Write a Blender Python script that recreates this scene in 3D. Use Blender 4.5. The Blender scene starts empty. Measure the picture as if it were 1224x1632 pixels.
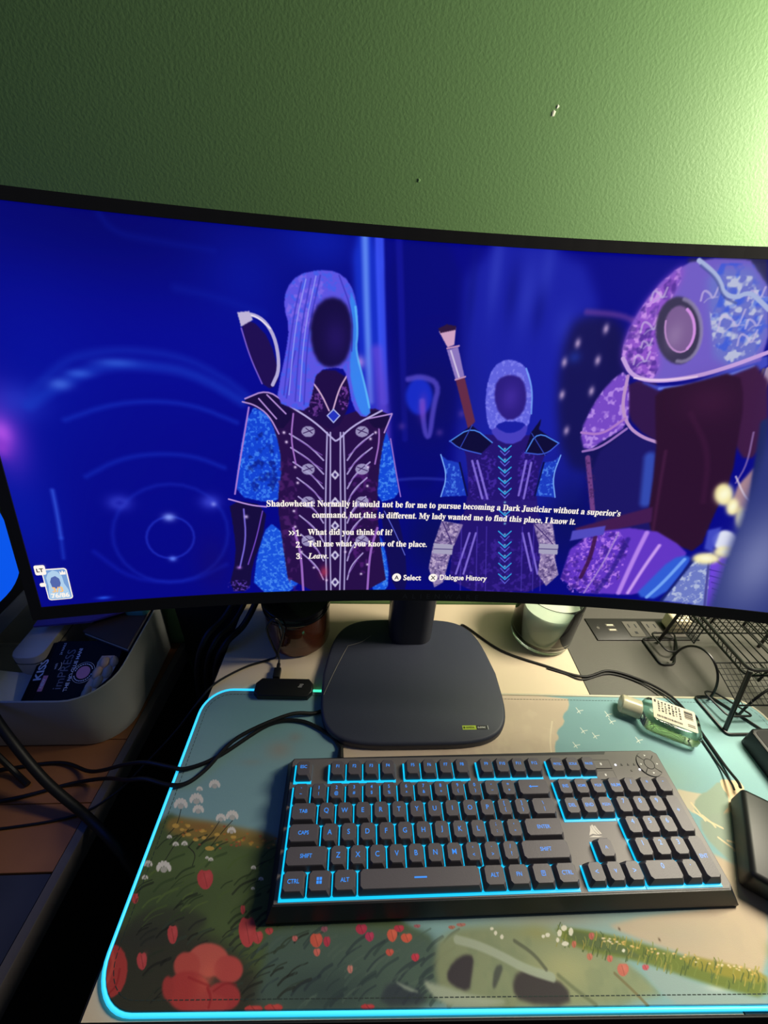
import bpy, bmesh, math, random
import numpy as np
from mathutils import Vector, Matrix, Euler

SC = bpy.context.scene
COL = SC.collection

# ------------------------------------------------------------------ camera
cam_data = bpy.data.cameras.new('camera')
cam = bpy.data.objects.new('camera', cam_data)
COL.objects.link(cam)
SC.camera = cam
cam_data.sensor_fit = 'HORIZONTAL'
cam_data.sensor_width = 36.0
cam_data.lens = 36.0 * 669.85 / 1224.0
cam_data.clip_start = 0.01
cam.matrix_world = (Matrix.Translation((0.065136, -0.143764, 0.540559)) @ Matrix.Rotation(-0.0725, 4, 'Z')
                    @ Matrix.Rotation(0.9991, 4, 'X') @ Matrix.Rotation(0.0597, 4, 'Z'))

# ------------------------------------------------------------------ world, lamps, exposure
world = bpy.data.worlds.new('world')
SC.world = world
world.use_nodes = True
bg = world.node_tree.nodes['Background']
bg.inputs[0].default_value = (0.5, 0.62, 0.85, 1)
bg.inputs[1].default_value = 0.055
SC.view_settings.view_transform = 'Standard'
SC.view_settings.look = 'None'
SC.view_settings.exposure = 0.0
SC.view_settings.gamma = 1.0
SC.view_settings.use_curve_mapping = False

def lamp(name, kind, loc, power, color, size):
    d = bpy.data.lights.new(name, kind)
    d.energy = power
    d.color = color
    if kind == 'AREA':
        d.size = size
    else:
        d.shadow_soft_size = size
    o = bpy.data.objects.new(name, d)
    o.location = loc
    COL.objects.link(o)
    return o

lamp('corner_lamp', 'POINT', (0.79, 0.275, 0.71), 49.0, (1.0, 0.90, 0.72), 0.15)

# ------------------------------------------------------------------ materials (all node-based)
def srgb(c):
    c = [v / 255.0 for v in c]
    return tuple(v / 12.92 if v <= 0.04045 else ((v + 0.055) / 1.055) ** 2.4 for v in c) + (1.0,)

def mat(name, color, rough=0.5, metal=0.0, spec=0.5, emit=None, strength=0.0, trans=0.0, ior=1.45, bump=0.0, bscale=200.0,
        vary=0.0, vscale=20.0, coat=0.0):
    m = bpy.data.materials.new(name)
    m.use_nodes = True
    nt = m.node_tree
    b = nt.nodes['Principled BSDF']
    col = srgb(color)
    b.inputs['Base Color'].default_value = col
    b.inputs['Roughness'].default_value = rough
    b.inputs['Metallic'].default_value = metal
    b.inputs['Specular IOR Level'].default_value = spec
    b.inputs['Transmission Weight'].default_value = trans
    b.inputs['IOR'].default_value = ior
    b.inputs['Coat Weight'].default_value = coat
    if emit is not None:
        b.inputs['Emission Color'].default_value = srgb(emit)
        b.inputs['Emission Strength'].default_value = strength
    if bump or vary:
        tc = nt.nodes.new('ShaderNodeTexCoord')
    if vary:
        n = nt.nodes.new('ShaderNodeTexNoise')
        n.inputs['Scale'].default_value = vscale
        n.inputs['Detail'].default_value = 4
        nt.links.new(tc.outputs['Object'], n.inputs['Vector'])
        mx = nt.nodes.new('ShaderNodeMix')
        mx.data_type = 'RGBA'
        mx.inputs[6].default_value = tuple(v * (1 - vary) for v in col[:3]) + (1,)
        mx.inputs[7].default_value = tuple(min(1, v * (1 + vary)) for v in col[:3]) + (1,)
        nt.links.new(n.outputs['Fac'], mx.inputs[0])
        nt.links.new(mx.outputs[2], b.inputs['Base Color'])
    if bump:
        n2 = nt.nodes.new('ShaderNodeTexNoise')
        n2.inputs['Scale'].default_value = bscale
        n2.inputs['Detail'].default_value = 3
        nt.links.new(tc.outputs['Object'], n2.inputs['Vector'])
        bp = nt.nodes.new('ShaderNodeBump')
        bp.inputs['Strength'].default_value = bump
        bp.inputs['Distance'].default_value = 0.002
        nt.links.new(n2.outputs['Fac'], bp.inputs['Height'])
        nt.links.new(bp.outputs['Normal'], b.inputs['Normal'])
    return m

def image_mat(name, arr, emit=False, rough=0.6, strength=1.0):
    h, w = arr.shape[:2]
    im = bpy.data.images.new(name, w, h)
    px = np.ones((h, w, 4), np.float32)
    px[..., :3] = arr / 255.0
    im.pixels.foreach_set(px.ravel())
    im.update()
    m = bpy.data.materials.new(name)
    m.use_nodes = True
    nt = m.node_tree
    b = nt.nodes['Principled BSDF']
    t = nt.nodes.new('ShaderNodeTexImage')
    t.image = im
    t.extension = 'EXTEND'
    b.inputs['Roughness'].default_value = rough
    if emit:
        b.inputs['Base Color'].default_value = (0.004, 0.004, 0.006, 1)
        b.inputs['Specular IOR Level'].default_value = 0.25
        nt.links.new(t.outputs['Color'], b.inputs['Emission Color'])
        b.inputs['Emission Strength'].default_value = strength
    else:
        b.inputs['Specular IOR Level'].default_value = 0.25
        nt.links.new(t.outputs['Color'], b.inputs['Base Color'])
        tc = nt.nodes.new('ShaderNodeTexCoord')
        n2 = nt.nodes.new('ShaderNodeTexNoise')
        n2.inputs['Scale'].default_value = 1500
        nt.links.new(tc.outputs['Object'], n2.inputs['Vector'])
        bp = nt.nodes.new('ShaderNodeBump')
        bp.inputs['Strength'].default_value = 0.25
        bp.inputs['Distance'].default_value = 0.0005
        nt.links.new(n2.outputs['Fac'], bp.inputs['Height'])
        nt.links.new(bp.outputs['Normal'], b.inputs['Normal'])
    return m

# ------------------------------------------------------------------ object helpers
def bm_obj(name, bm, m, parent=None, smooth=False):
    me = bpy.data.meshes.new(name)
    bmesh.ops.recalc_face_normals(bm, faces=bm.faces[:])
    bm.to_mesh(me)
    bm.free()
    for mm in (m if isinstance(m, (list, tuple)) else [m]):
        me.materials.append(mm)
    if smooth:
        me.shade_smooth()
        me.set_sharp_from_angle(angle=math.radians(40))
    o = bpy.data.objects.new(name, me)
    COL.objects.link(o)
    if parent is not None:
        o.parent = parent
    return o

def thing(name, label, cat, loc=(0, 0, 0), rotz=0.0, group=None):
    o = bpy.data.objects.new(name, None)
    o.empty_display_size = 0.02
    COL.objects.link(o)
    o.location = loc
    o.rotation_euler = (0, 0, rotz)
    o['label'] = label
    o['category'] = cat
    if group:
        o['group'] = group
    return o

def tag(o, label, cat, group=None):
    o['label'] = label
    o['category'] = cat
    if group:
        o['group'] = group
    return o

def add_box(bm, x0, x1, y0, y1, z0, z1, bevel=0.0, seg=2, M=None):
    r = bmesh.ops.create_cube(bm, size=1.0)
    vs = r['verts']
    for v in vs:
        v.co = Vector(((x0 + x1) / 2 + v.co.x * (x1 - x0), (y0 + y1) / 2 + v.co.y * (y1 - y0), (z0 + z1) / 2 + v.co.z * (z1 - z0)))
    if bevel:
        es = list({e for v in vs for e in v.link_edges})
        r2 = bmesh.ops.bevel(bm, geom=es, offset=bevel, segments=seg, profile=0.5, affect='EDGES')
        vs = list({v for f in r2['faces'] for v in f.verts} | {v for v in vs if v.is_valid})
    if M is not None:
        for v in vs:
            v.co = M @ v.co
    return vs

def box(name, x0, x1, y0, y1, z0, z1, m, parent=None, bevel=0.0, seg=2, M=None):
    bm = bmesh.new()
    add_box(bm, x0, x1, y0, y1, z0, z1, bevel, seg, M)
    return bm_obj(name, bm, m, parent, smooth=bevel > 0)

def add_prism(bm, pts, z0, z1, bevel=0.0, seg=2, inset_top=0.0, M=None):
    """vertical prism over a plan outline; bevel rounds its top edge."""
    n = len(pts)
    cx = sum(p[0] for p in pts) / n
    cy = sum(p[1] for p in pts) / n
    rings = [(0.0, z0), (0.0, z1 - bevel)]
    if bevel:
        for k in range(1, seg + 1):
            a = math.pi / 2 * k / seg
            rings.append((bevel * (1 - math.cos(a)), z1 - bevel + bevel * math.sin(a)))
    vr = []
    for ins, z in rings:
        ring = []
        for i in range(n):
            p0, p, p1 = Vector(pts[i - 1]), Vector(pts[i]), Vector(pts[(i + 1) % n])
            d = ((p1 - p).normalized() + (p - p0).normalized())
            d = d.normalized() if d.length > 1e-9 else (p1 - p).normalized()
            nrm = Vector((-d.y, d.x))
            if nrm.dot(Vector((cx, cy)) - p) < 0:
                nrm = -nrm
            q = p + nrm * ins
            co = Vector((q.x, q.y, z))
            ring.append(bm.verts.new(M @ co if M is not None else co))
        vr.append(ring)
    for a, b in zip(vr[:-1], vr[1:]):
        for i in range(n):
            bm.faces.new((a[i], a[(i + 1) % n], b[(i + 1) % n], b[i]))
    bm.faces.new(vr[-1])
    bm.faces.new(list(reversed(vr[0])))
    return vr

def prism(name, pts, z0, z1, m, parent=None, bevel=0.0, seg=2, M=None):
    bm = bmesh.new()
    add_prism(bm, pts, z0, z1, bevel, seg, M=M)
    return bm_obj(name, bm, m, parent, smooth=True)

def rrect(x0, x1, y0, y1, r, n=6):
    out = []
    for cx, cy, a0 in ((x1 - r, y0 + r, -90), (x1 - r, y1 - r, 0), (x0 + r, y1 - r, 90), (x0 + r, y0 + r, 180)):
        for i in range(n + 1):
            a = math.radians(a0 + 90 * i / n)
            out.append((cx + r * math.cos(a), cy + r * math.sin(a)))
    return out

def round_poly(pts, r, n=5):
    out = []
    P = [Vector(p) for p in pts]
    for i, p in enumerate(P):
        a, c = (P[i - 1] - p), (P[(i + 1) % len(P)] - p)
        ra = min(r, a.length * 0.45, c.length * 0.45)
        p0, p2 = p + a.normalized() * ra, p + c.normalized() * ra
        for k in range(n + 1):
            t = k / n
            out.append(p0 * (1 - t) ** 2 + p * 2 * t * (1 - t) + p2 * t * t)
    return out

def smooth_path(pts, per=8):
    """Catmull-Rom through the points."""
    P = [Vector(p) for p in pts]
    if len(P) < 3:
        return P
    P = [P[0] * 2 - P[1]] + P + [P[-1] * 2 - P[-2]]
    out = []
    for i in range(1, len(P) - 2):
        p0, p1, p2, p3 = P[i - 1:i + 3]
        for k in range(per):
            t = k / per
            out.append(0.5 * ((2 * p1) + (p2 - p0) * t + (2 * p0 - 5 * p1 + 4 * p2 - p3) * t * t + (3 * p1 - p0 - 3 * p2 + p3) * t ** 3))
    out.append(P[-2])
    return out

def add_tube(bm, pts, r, n=8, closed=False):
    P = [Vector(p) for p in pts]
    m_ = len(P)
    rings = []
    ref = None
    for i in range(m_):
        if closed:
            d = (P[(i + 1) % m_] - P[i - 1])
        else:
            d = P[min(i + 1, m_ - 1)] - P[max(i - 1, 0)]
        d.normalize()
        if ref is None:
            ref = d.orthogonal().normalized()
        ref = (ref - d * ref.dot(d))
        ref = ref.normalized() if ref.length > 1e-6 else d.orthogonal().normalized()
        b = d.cross(ref)
        rr = r[i] if isinstance(r, (list, tuple)) else r
        rings.append([bm.verts.new(P[i] + (ref * math.cos(2 * math.pi * k / n) + b * math.sin(2 * math.pi * k / n)) * rr) for k in range(n)])
    for i in range(m_ if closed else m_ - 1):
        a, c = rings[i], rings[(i + 1) % m_]
        for k in range(n):
            bm.faces.new((a[k], a[(k + 1) % n], c[(k + 1) % n], c[k]))
    if not closed:
        bm.faces.new(list(reversed(rings[0])))
        bm.faces.new(rings[-1])

def tube(name, pts, r, m, parent=None, n=8, smooth=True, closed=False, per=8):
    bm = bmesh.new()
    add_tube(bm, smooth_path(pts, per) if smooth else pts, r, n, closed)
    return bm_obj(name, bm, m, parent, smooth=True)

def lathe(name, prof, m, parent=None, n=48, closed=False):
    bm = bmesh.new()
    rings = []
    for r, z in prof:
        if r < 1e-6:
            rings.append([bm.verts.new((0, 0, z))])
        else:
            rings.append([bm.verts.new((r * math.cos(2 * math.pi * k / n), r * math.sin(2 * math.pi * k / n), z)) for k in range(n)])
    seq = list(zip(rings[:-1], rings[1:])) + ([(rings[-1], rings[0])] if closed else [])
    for a, b in seq:
        for k in range(n):
            q = [a[k % len(a)], a[(k + 1) % len(a)], b[(k + 1) % len(b)], b[k % len(b)]]
            u = []
            for v in q:
                if v not in u:
                    u.append(v)
            if len(u) > 2:
                bm.faces.new(u)
    return bm_obj(name, bm, m, parent, smooth=True)

def text_bm(body, size=None, width=None, align='CENTER', valign='CENTER', shear=0.0, depth=0.0, bold=0.0, xs=1.0, ys=1.0):
    """flat lettering as a bmesh in its own XY plane (size = line height, or fitted to a width)."""
    cu = bpy.data.curves.new('lettering', 'FONT')
    cu.body = body
    cu.size = 1.0
    cu.align_x = 'LEFT'
    cu.shear = shear
    cu.extrude = 0.0
    cu.offset = bold
    cu.resolution_u = 3
    o = bpy.data.objects.new('lettering', cu)
    COL.objects.link(o)
    dg = bpy.context.evaluated_depsgraph_get()
    me = bpy.data.meshes.new_from_object(o.evaluated_get(dg))
    bm = bmesh.new()
    bm.from_mesh(me)
    bpy.data.objects.remove(o)
    bpy.data.curves.remove(cu)
    bpy.data.meshes.remove(me)
    if not bm.verts:
        return bm
    xs_ = [v.co.x for v in bm.verts]
    ys_ = [v.co.y for v in bm.verts]
    x0, x1, y0, y1 = min(xs_), max(xs_), min(ys_), max(ys_)
    s = (width / (x1 - x0)) if width else size
    for v in bm.verts:
        x, y = v.co.x, v.co.y
        x -= {'CENTER': (x0 + x1) / 2, 'LEFT': x0, 'RIGHT': x1}[align]
        if valign == 'CENTER':
            y -= (y0 + y1) / 2
        v.co = Vector((x * s * xs, y * s * ys, 0))
    return bm

BOLD_UP, BOLD_LO, BI_UP, BI_LO, BOLD_NUM = 0x1D400, 0x1D41A, 0x1D468, 0x1D482, 0x1D7CE
def serif(s, italic=False):
    out = ''
    for ch in s:
        if 'A' <= ch <= 'Z':
            out += chr((BI_UP if italic else BOLD_UP) + ord(ch) - 65)
        elif 'a' <= ch <= 'z':
            out += chr((BI_LO if italic else BOLD_LO) + ord(ch) - 97)
        elif '0' <= ch <= '9':
            out += chr(BOLD_NUM + ord(ch) - 48)
        else:
            out += ch
    return out

def xform(bm, M):
    for v in bm.verts:
        v.co = M @ v.co
    return bm

def merge(dst, src):
    me = bpy.data.meshes.new('tmp')
    src.to_mesh(me)
    src.free()
    dst.from_mesh(me)
    bpy.data.meshes.remove(me)

# ------------------------------------------------------------------ flat print: a small painter on a numpy canvas
def blur1(a, s):
    if s < 0.4:
        return a
    r = max(1, int(s * 2.5))
    k = np.exp(-0.5 * (np.arange(-r, r + 1) / s) ** 2)
    k /= k.sum()
    for ax in (0, 1):
        p = np.pad(a, [(r, r) if i == ax else (0, 0) for i in (0, 1)], mode='edge')
        n = a.shape[ax]
        o = np.zeros_like(a)
        for i, w in enumerate(k):
            o += w * (p[i:i + n, :] if ax == 0 else p[:, i:i + n])
        a = o
    return a

def chaikin(p, it, closed):
    p = np.asarray(p, float)
    for _ in range(it):
        q = np.roll(p, -1, 0) if closed else p[1:]
        b = p if closed else p[:-1]
        s = np.empty((2 * len(b), 2))
        s[0::2] = b * 0.75 + q * 0.25
        s[1::2] = b * 0.25 + q * 0.75
        p = s if closed else np.vstack([p[:1], s, p[-1:]])
    return p

def vnoise(h, w, cell, seed):
    rng = np.random.default_rng(seed)
    out = np.zeros((h, w), np.float32)
    for o, amp in ((1, 1.0), (2, 0.6)):
        c = max(1.0, cell / o)
        gh, gw = int(h / c) + 3, int(w / c) + 3
        g = rng.random((gh, gw)).astype(np.float32)
        yy, xx = np.arange(h) / c, np.arange(w) / c
        y0, x0 = yy.astype(int), xx.astype(int)
        fy, fx = (yy - y0)[:, None], (xx - x0)[None, :]
        fy, fx = fy * fy * (3 - 2 * fy), fx * fx * (3 - 2 * fx)
        v = (g[y0][:, x0] * (1 - fy) * (1 - fx) + g[y0 + 1][:, x0] * fy * (1 - fx) + g[y0][:, x0 + 1] * (1 - fy) * fx + g[y0 + 1][:, x0 + 1] * fy * fx)
        out += amp * v
    return out / 1.6

def poly_mask(p, x0, y0, w, h):
    yy, xx = np.mgrid[0:h, 0:w]
    X = xx + x0 + 0.5
    Y = yy + y0 + 0.5
    inside = np.zeros((h, w), bool)
    n = len(p)
    for i in range(n):
        (ax, ay), (bx, by) = p[i], p[(i + 1) % n]
        if ay == by:
            continue
        c = ((ay > Y) != (by > Y)) & (X < (bx - ax) * (Y - ay) / (by - ay) + ax)
        inside ^= c
    return inside.astype(np.float32)

def paint(ops, W, H, res, ox, oy, base):
    """ops in millimetres; canvas row 0 is the lower edge."""
    img = np.empty((H, W, 3), np.float32)
    img[:] = base
    for k, o in enumerate(ops):
        kind, c = o[0], np.array(o[1], np.float32)
        if kind == 'g':
            (cx, cy), rx, ry, a = o[2], o[3] * res, o[4] * res, o[5]
            cx, cy = (cx - ox) * res, (cy - oy) * res
            x0, x1 = int(max(0, cx - 2.6 * rx)), int(min(W, cx + 2.6 * rx + 1))
            y0, y1 = int(max(0, cy - 2.6 * ry)), int(min(H, cy + 2.6 * ry + 1))
            if x1 <= x0 or y1 <= y0:
                continue
            X = (np.arange(x0, x1) - cx) / rx
            Y = (np.arange(y0, y1) - cy) / ry
            al = a * np.exp(-1.1 * (X[None, :] ** 2 + Y[:, None] ** 2))
        else:
            p = (np.asarray(o[2], float) - (ox, oy)) * res
            if kind == 's':
                wd, soft, a, sm = o[3] * res, max(0.7, o[4] * res), o[5], o[6]
                p = chaikin(p, sm, False) if len(p) > 2 else p
                pad = wd + soft * 2 + 2
            elif kind == 'p':
                soft, a, sm = max(0.6, o[3] * res), o[4], o[5]
                p = chaikin(p, sm, True)
                pad = soft * 2.5 + 2
            else:
                cell, amt = o[3] * res, o[4]
                p = chaikin(p, 1, True)
                pad = 4
            x0, x1 = int(max(0, p[:, 0].min() - pad)), int(min(W, p[:, 0].max() + pad + 1))
            y0, y1 = int(max(0, p[:, 1].min() - pad)), int(min(H, p[:, 1].max() + pad + 1))
            if x1 <= x0 or y1 <= y0:
                continue
            if kind == 's':
                yy, xx = np.mgrid[y0:y1, x0:x1].astype(np.float32)
                d = np.full(xx.shape, 1e9, np.float32)
                for (ax, ay), (bx, by) in zip(p[:-1], p[1:]):
                    vx, vy = bx - ax, by - ay
                    L = vx * vx + vy * vy
                    t = np.clip(((xx - ax) * vx + (yy - ay) * vy) / L, 0, 1) if L > 1e-9 else 0
                    d = np.minimum(d, np.hypot(xx - ax - t * vx, yy - ay - t * vy))
                t = np.clip((wd / 2 + soft / 2 - d) / soft, 0, 1)
                al = a * t * t * (3 - 2 * t)
            else:
                mk = poly_mask(p, x0, y0, x1 - x0, y1 - y0)
                if kind == 'p':
                    al = a * blur1(mk, soft * 0.5)
                else:
                    v = vnoise(y1 - y0, x1 - x0, max(1.5, cell), k)
                    al = amt * blur1(mk, 1.0) * np.clip((v - 0.5) * 4.5, 0, 1)
        sl = img[y0:y1, x0:x1]
        sl += (c - sl) * al[..., None]
    return np.clip(img, 0, 255)

SCREEN_ART = [('g',(1,1,88),[-290.7,324.7],161.2,43.4,0.7),
('g',(2,4,110),[-186.7,307.9],124.0,49.6,0.5),
('g',(5,25,170),[-358.6,213.4],55.8,86.8,0.45),
('g',(6,40,190),[-394.3,107],37.2,74.4,0.45),
('g',(6,15,175),[-242.3,238.1],124.0,74.4,0.35),
('g',(4,8,140),[-291.7,127.8],93.0,68.2,0.5),
('g',(110,50,200),[-391.9,167.5],16.1,34.1,0.85),
('g',(175,80,230),[-393.6,167.5],7.4,11.2,0.9),
('g',(150,60,210),[-396.5,154.4],6.2,8.7,0.7),
('g',(40,60,200),[-375.9,193.2],18.6,15.5,0.6),
('s',(22,55,190),[[-369.5,190.3],[-348.9,204.4],[-323.1,219.1],[-299.9,225],[-276.9,225],[-248.1,222.2],[-222.9,211.1],[-201.5,197.7]],8.68,8.68,0.6,2),
('g',(70,110,225),[-344.3,207.5],8.7,5.0,0.7),
('g',(60,105,225),[-329.1,216.4],9.9,3.7,0.6),
('g',(55,100,220),[-299.7,226],16.1,3.7,0.6),
('s',(18,45,180),[[-365.6,200.9],[-337.1,226.8],[-314.7,233.6],[-288.2,236.9],[-246.8,233.4],[-213.5,216.2],[-195.8,202.3]],6.2,7.44,0.5,2),
('s',(20,50,190),[[-346.2,178.3],[-311.8,191.5],[-277.4,196.1],[-242.4,193.3],[-207.2,178.6]],3.72,5.58,0.55,2),
('s',(18,45,185),[[-339,128.5],[-310.4,144.4],[-279.9,149.5],[-247.1,147.3],[-221.6,136]],3.72,5.58,0.55,2),
('s',(30,48,190),[[-255.5,65.2],[-256.9,59.4],[-259.7,54.1],[-263.7,49.6],[-268.6,46.2],[-274.2,44.1],[-279.9,43.7],[-285.4,44.8],[-290.3,47.3],[-294.3,51.1],[-297,55.9],[-298.4,61.3],[-298.4,67],[-296.9,72.6],[-294.1,77.6],[-290.3,81.9],[-285.5,85.2],[-280.2,87.1],[-274.7,87.7],[-269.3,86.8],[-264.4,84.5],[-260.3,80.9],[-257.3,76.3],[-255.7,71],[-255.5,65.2]],1.86,3.1,0.8,0),
('s',(24,45,185),[[-223.4,68.9],[-225.7,57.1],[-230.7,45.7],[-238.2,35.5],[-247.8,27.1],[-258.9,20.9],[-270.9,17.5],[-283.1,16.9],[-294.8,19.1],[-305.3,24],[-314.1,31.2],[-320.9,40.3],[-325.3,50.6],[-327.3,61.7],[-326.7,73],[-323.8,83.9],[-318.6,94.1],[-311.5,103.1],[-302.8,110.4],[-292.8,115.9],[-281.9,119.3],[-270.8,120.3],[-259.7,119],[-249.3,115.3],[-240.1,109.3],[-232.5,101.4],[-226.9,91.7],[-223.8,80.7],[-223.4,68.9]],2.48,5.58,0.5,0),
('g',(60,70,210),[-316.3,102.8],9.9,7.4,0.85),
('g',(2,6,140),[-316.3,102.8],4.3,3.1,0.5),
('g',(60,70,210),[-237,101.7],9.3,7.4,0.85),
('g',(130,140,240),[-234.3,99.7],2.5,2.5,0.8),
('g',(130,150,245),[-275.8,87.1],5.6,4.3,0.95),
('g',(90,120,240),[-277.7,42.9],3.7,3.1,0.9),
('s',(60,100,235),[[-367.4,116.4],[-367.8,96.9],[-369.4,70.3]],2.48,4.96,0.75,2),
('s',(40,80,220),[[-369.4,70.3],[-371.3,49.8]],2.48,4.96,0.5,2),
('s',(20,40,190),[[-345.1,54.5],[-317.6,21.6],[-266.2,14.3],[-227.9,34]],3.72,6.2,0.4,2),
('s',(10,35,165),[[-299.4,347.4],[-291.4,320.5],[-256.7,317.5],[-215.3,314.6]],3.1,7.44,0.25,2),
('s',(14,40,168),[[-246.8,285.5],[-223,282.5],[-178.6,271.1]],4.96,8.68,0.3,2),
('g',(8,25,170),[-192.2,298.5],37.2,37.2,0.5),
('g',(10,35,185),[-130.8,327.7],37.2,24.8,0.6),
('g',(40,90,235),[-345.3,4.1],6.2,1.9,0.8),
('p',(24,55,215),[[-105.3,336.2],[-81.6,337],[-74.2,246.3],[-64.3,167.1],[-92.8,166.2],[-99.5,265.7]],4.96,0.8,1),
('s',(105,150,250),[[-94.4,333.4],[-91,276.2],[-85,201.8]],5.58,5.58,0.8,2),
('s',(60,85,250),[[-82.5,333.3],[-77.4,266.9],[-72.1,202.3]],7.44,3.72,0.85,2),
('s',(120,80,225),[[-81,245.9],[-71.5,190.7],[-66.1,142.1]],9.92,8.68,0.6,2),
('g',(190,150,235),[-96.5,235.6],5.6,5.6,0.8),
('g',(90,60,200),[-79.1,202],18.6,31.0,0.4),
('p',(3,5,118),[[-76.4,336.4],[-9.6,336.2],[0.1,216.7],[-11.5,117.5],[-55.2,116.3],[-67.3,225]],6.2,0.85,1),
('s',(20,22,160),[[-66.3,335.3],[-59.5,267.8],[-50.2,167.5]],5.58,3.72,0.6,2),
('p',(26,34,168),[[-8.4,335.3],[89.2,335],[118.9,286.8],[145.9,110.9],[96.8,94.3],[1.5,117.9],[-1.2,227.9]],8.68,0.85,1),
('g',(50,62,190),[19,316.4],6.2,37.2,0.6),
('g',(50,62,190),[49.4,298.6],8.7,31.0,0.5),
('g',(50,62,190),[63.6,318.7],7.4,24.8,0.5),
('g',(50,62,190),[87.6,275.1],11.2,18.6,0.4),
('g',(12,18,130),[35.6,297.9],6.2,24.8,0.6),
('g',(12,18,130),[62,284.2],6.2,18.6,0.6),
('g',(12,18,130),[-0.5,296],5.0,37.2,0.6),
('p',(18,15,78),[[90.4,275.2],[105.1,286.2],[133.3,285],[146,267.4],[174.3,152.4],[146.4,137.8],[109.3,148.9],[89.3,220.8]],8.68,0.9,1),
('s',(95,55,150),[[104.8,287.2],[133,286.5],[148,282]],4.96,4.96,0.7,2),
('g',(175,150,195),[124.6,274.3],2.8,4.3,0.9),
('g',(175,150,195),[123.2,247.5],2.8,4.3,0.9),
('g',(175,150,195),[93,244.5],2.8,4.3,0.9),
('g',(175,150,195),[123.4,220.1],2.8,4.3,0.9),
('g',(175,150,195),[96.4,215.4],2.8,4.3,0.9),
('g',(175,150,195),[107.2,182.1],2.8,4.3,0.9),
('g',(175,150,195),[101.9,261.1],2.8,4.3,0.9),
('g',(30,50,150),[101.4,249.2],6.2,5.6,0.7),
('g',(14,14,90),[-25.6,204.1],37.2,49.6,0.55),
('p',(22,45,205),[[-26,208.7],[-26.7,201.2],[-29.8,195],[-34.9,191.4],[-40.8,191.1],[-46.3,194.3],[-50.4,200.2],[-52.2,207.6],[-51.4,215.1],[-48.2,221],[-43.3,224.5],[-37.5,224.7],[-32.1,221.7],[-28,216.1]],3.1,0.9,2),
('s',(100,85,215),[[-50.9,222.9],[-38.2,226.2],[-21.1,220.3],[-25.1,198.3],[-26.2,168.4],[-31.6,174.3],[-36.4,203.7]],4.96,3.72,0.65,2),
('g',(120,60,190),[-35.3,197.9],4.3,11.2,0.6),
('g',(90,60,160),[-54,179.5],3.7,3.7,0.5),
('g',(90,60,160),[-16.9,174.8],3.7,3.7,0.5),
('g',(90,60,160),[2.7,193.6],3.7,3.7,0.5),
('g',(8,12,85),[-13,61.4],37.2,55.8,0.8),
('g',(10,14,92),[127.6,88.8],37.2,68.2,0.8),
('s',(50,60,180),[[-75.9,122.5],[-38.1,128.6],[-2.8,127.7]],3.1,3.1,0.5,2),
('g',(30,10,90),[-240.1,34.6],18.6,37.2,0.3),
('p',(30,12,82),[[-199.3,260.2],[-189.2,266.6],[-174.3,251.6],[-167,220.7],[-174.1,208.6],[-184.2,214.7]],0.93,1,1),
('s',(120,90,200),[[-197.9,258.3],[-192.1,235.4],[-183.1,213.6]],1.24,0.93,1,2),
('s',(178,170,215),[[-198.2,268.5],[-187.9,270.1],[-176.9,264.4],[-169.1,249.3],[-167.3,226.1],[-173.9,212.9]],3.1,0.93,1,2),
('s',(235,225,240),[[-196.2,269.1],[-184.9,268.8],[-174,259.6]],1.24,0.74,1,2),
('p',(190,180,215),[[-200.1,270.8],[-190.4,272.4],[-187.7,265.7],[-197.8,259.8]],0.74,1,0),
('p',(17,66,210),[[-195.8,193.5],[-177.1,190.1],[-168.5,164.3],[-167.8,137],[-170.1,107],[-180,100.5],[-213.9,108.5],[-208,142.7]],0.93,1,1),
('p',(17,72,215),[[-74.7,181.2],[-64.3,167.1],[-56.6,129.5],[-51.5,108.4],[-75,101.1],[-76.7,141.8]],0.93,1,1),
('n',(70,140,245),[[-195.8,193.5],[-177.1,190.1],[-168.5,164.3],[-167.8,137],[-170.1,107],[-180,100.5],[-213.9,108.5],[-208,142.7]],2.2,0.75),
('n',(80,150,245),[[-74.7,181.2],[-64.3,167.1],[-56.6,129.5],[-51.5,108.4],[-75,101.1],[-76.7,141.8]],2.2,0.75),
('n',(5,15,110),[[-195.4,163.8],[-177.8,175.8],[-170.6,108.3],[-204.2,114.8]],5.6,0.6),
('s',(165,120,210),[[-195.8,192.4],[-206.9,142.8],[-213.8,109.8]],1.55,0.74,1,2),
('s',(150,110,205),[[-64.3,167.1],[-56,129.5],[-50.9,108.4]],1.24,0.74,1,2),
('p',(22,80,218),[[-183.3,80.4],[-172,71.4],[-156.9,46.3],[-154.1,-1.9],[-203.3,0.2],[-196.1,47.3]],0.93,1,1),
('p',(22,85,220),[[-79,71.2],[-69.6,67.7],[-59.1,30.9],[-58.1,-3.5],[-79,-3.4]],0.93,1,1),
('n',(85,155,245),[[-183.3,80.4],[-172,71.4],[-156.9,46.3],[-154.1,-1.9],[-203.3,0.2],[-196.1,47.3]],2.2,0.7),
('n',(85,155,245),[[-79,71.2],[-69.6,67.7],[-59.1,30.9],[-58.1,-3.5],[-79,-3.4]],2.2,0.7),
('p',(20,9,62),[[-220,104.7],[-183.7,97.9],[-190.4,61.2],[-202,33],[-206.4,1.8],[-227.9,3],[-216.7,44.3],[-217.5,75.6]],0.93,1,1),
('s',(120,105,215),[[-206.7,94.1],[-206.4,61.6],[-214.7,29.9]],1.55,1.24,1,2),
('s',(190,150,225),[[-220,104.7],[-199.3,98],[-185,96.5]],1.55,0.74,1,2),
('s',(110,70,190),[[-188.9,91.9],[-196.6,61.4],[-206.3,33.2]],1.24,0.74,1,2),
('g',(210,190,240),[-204.8,86.1],1.9,1.9,0.9),
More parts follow.
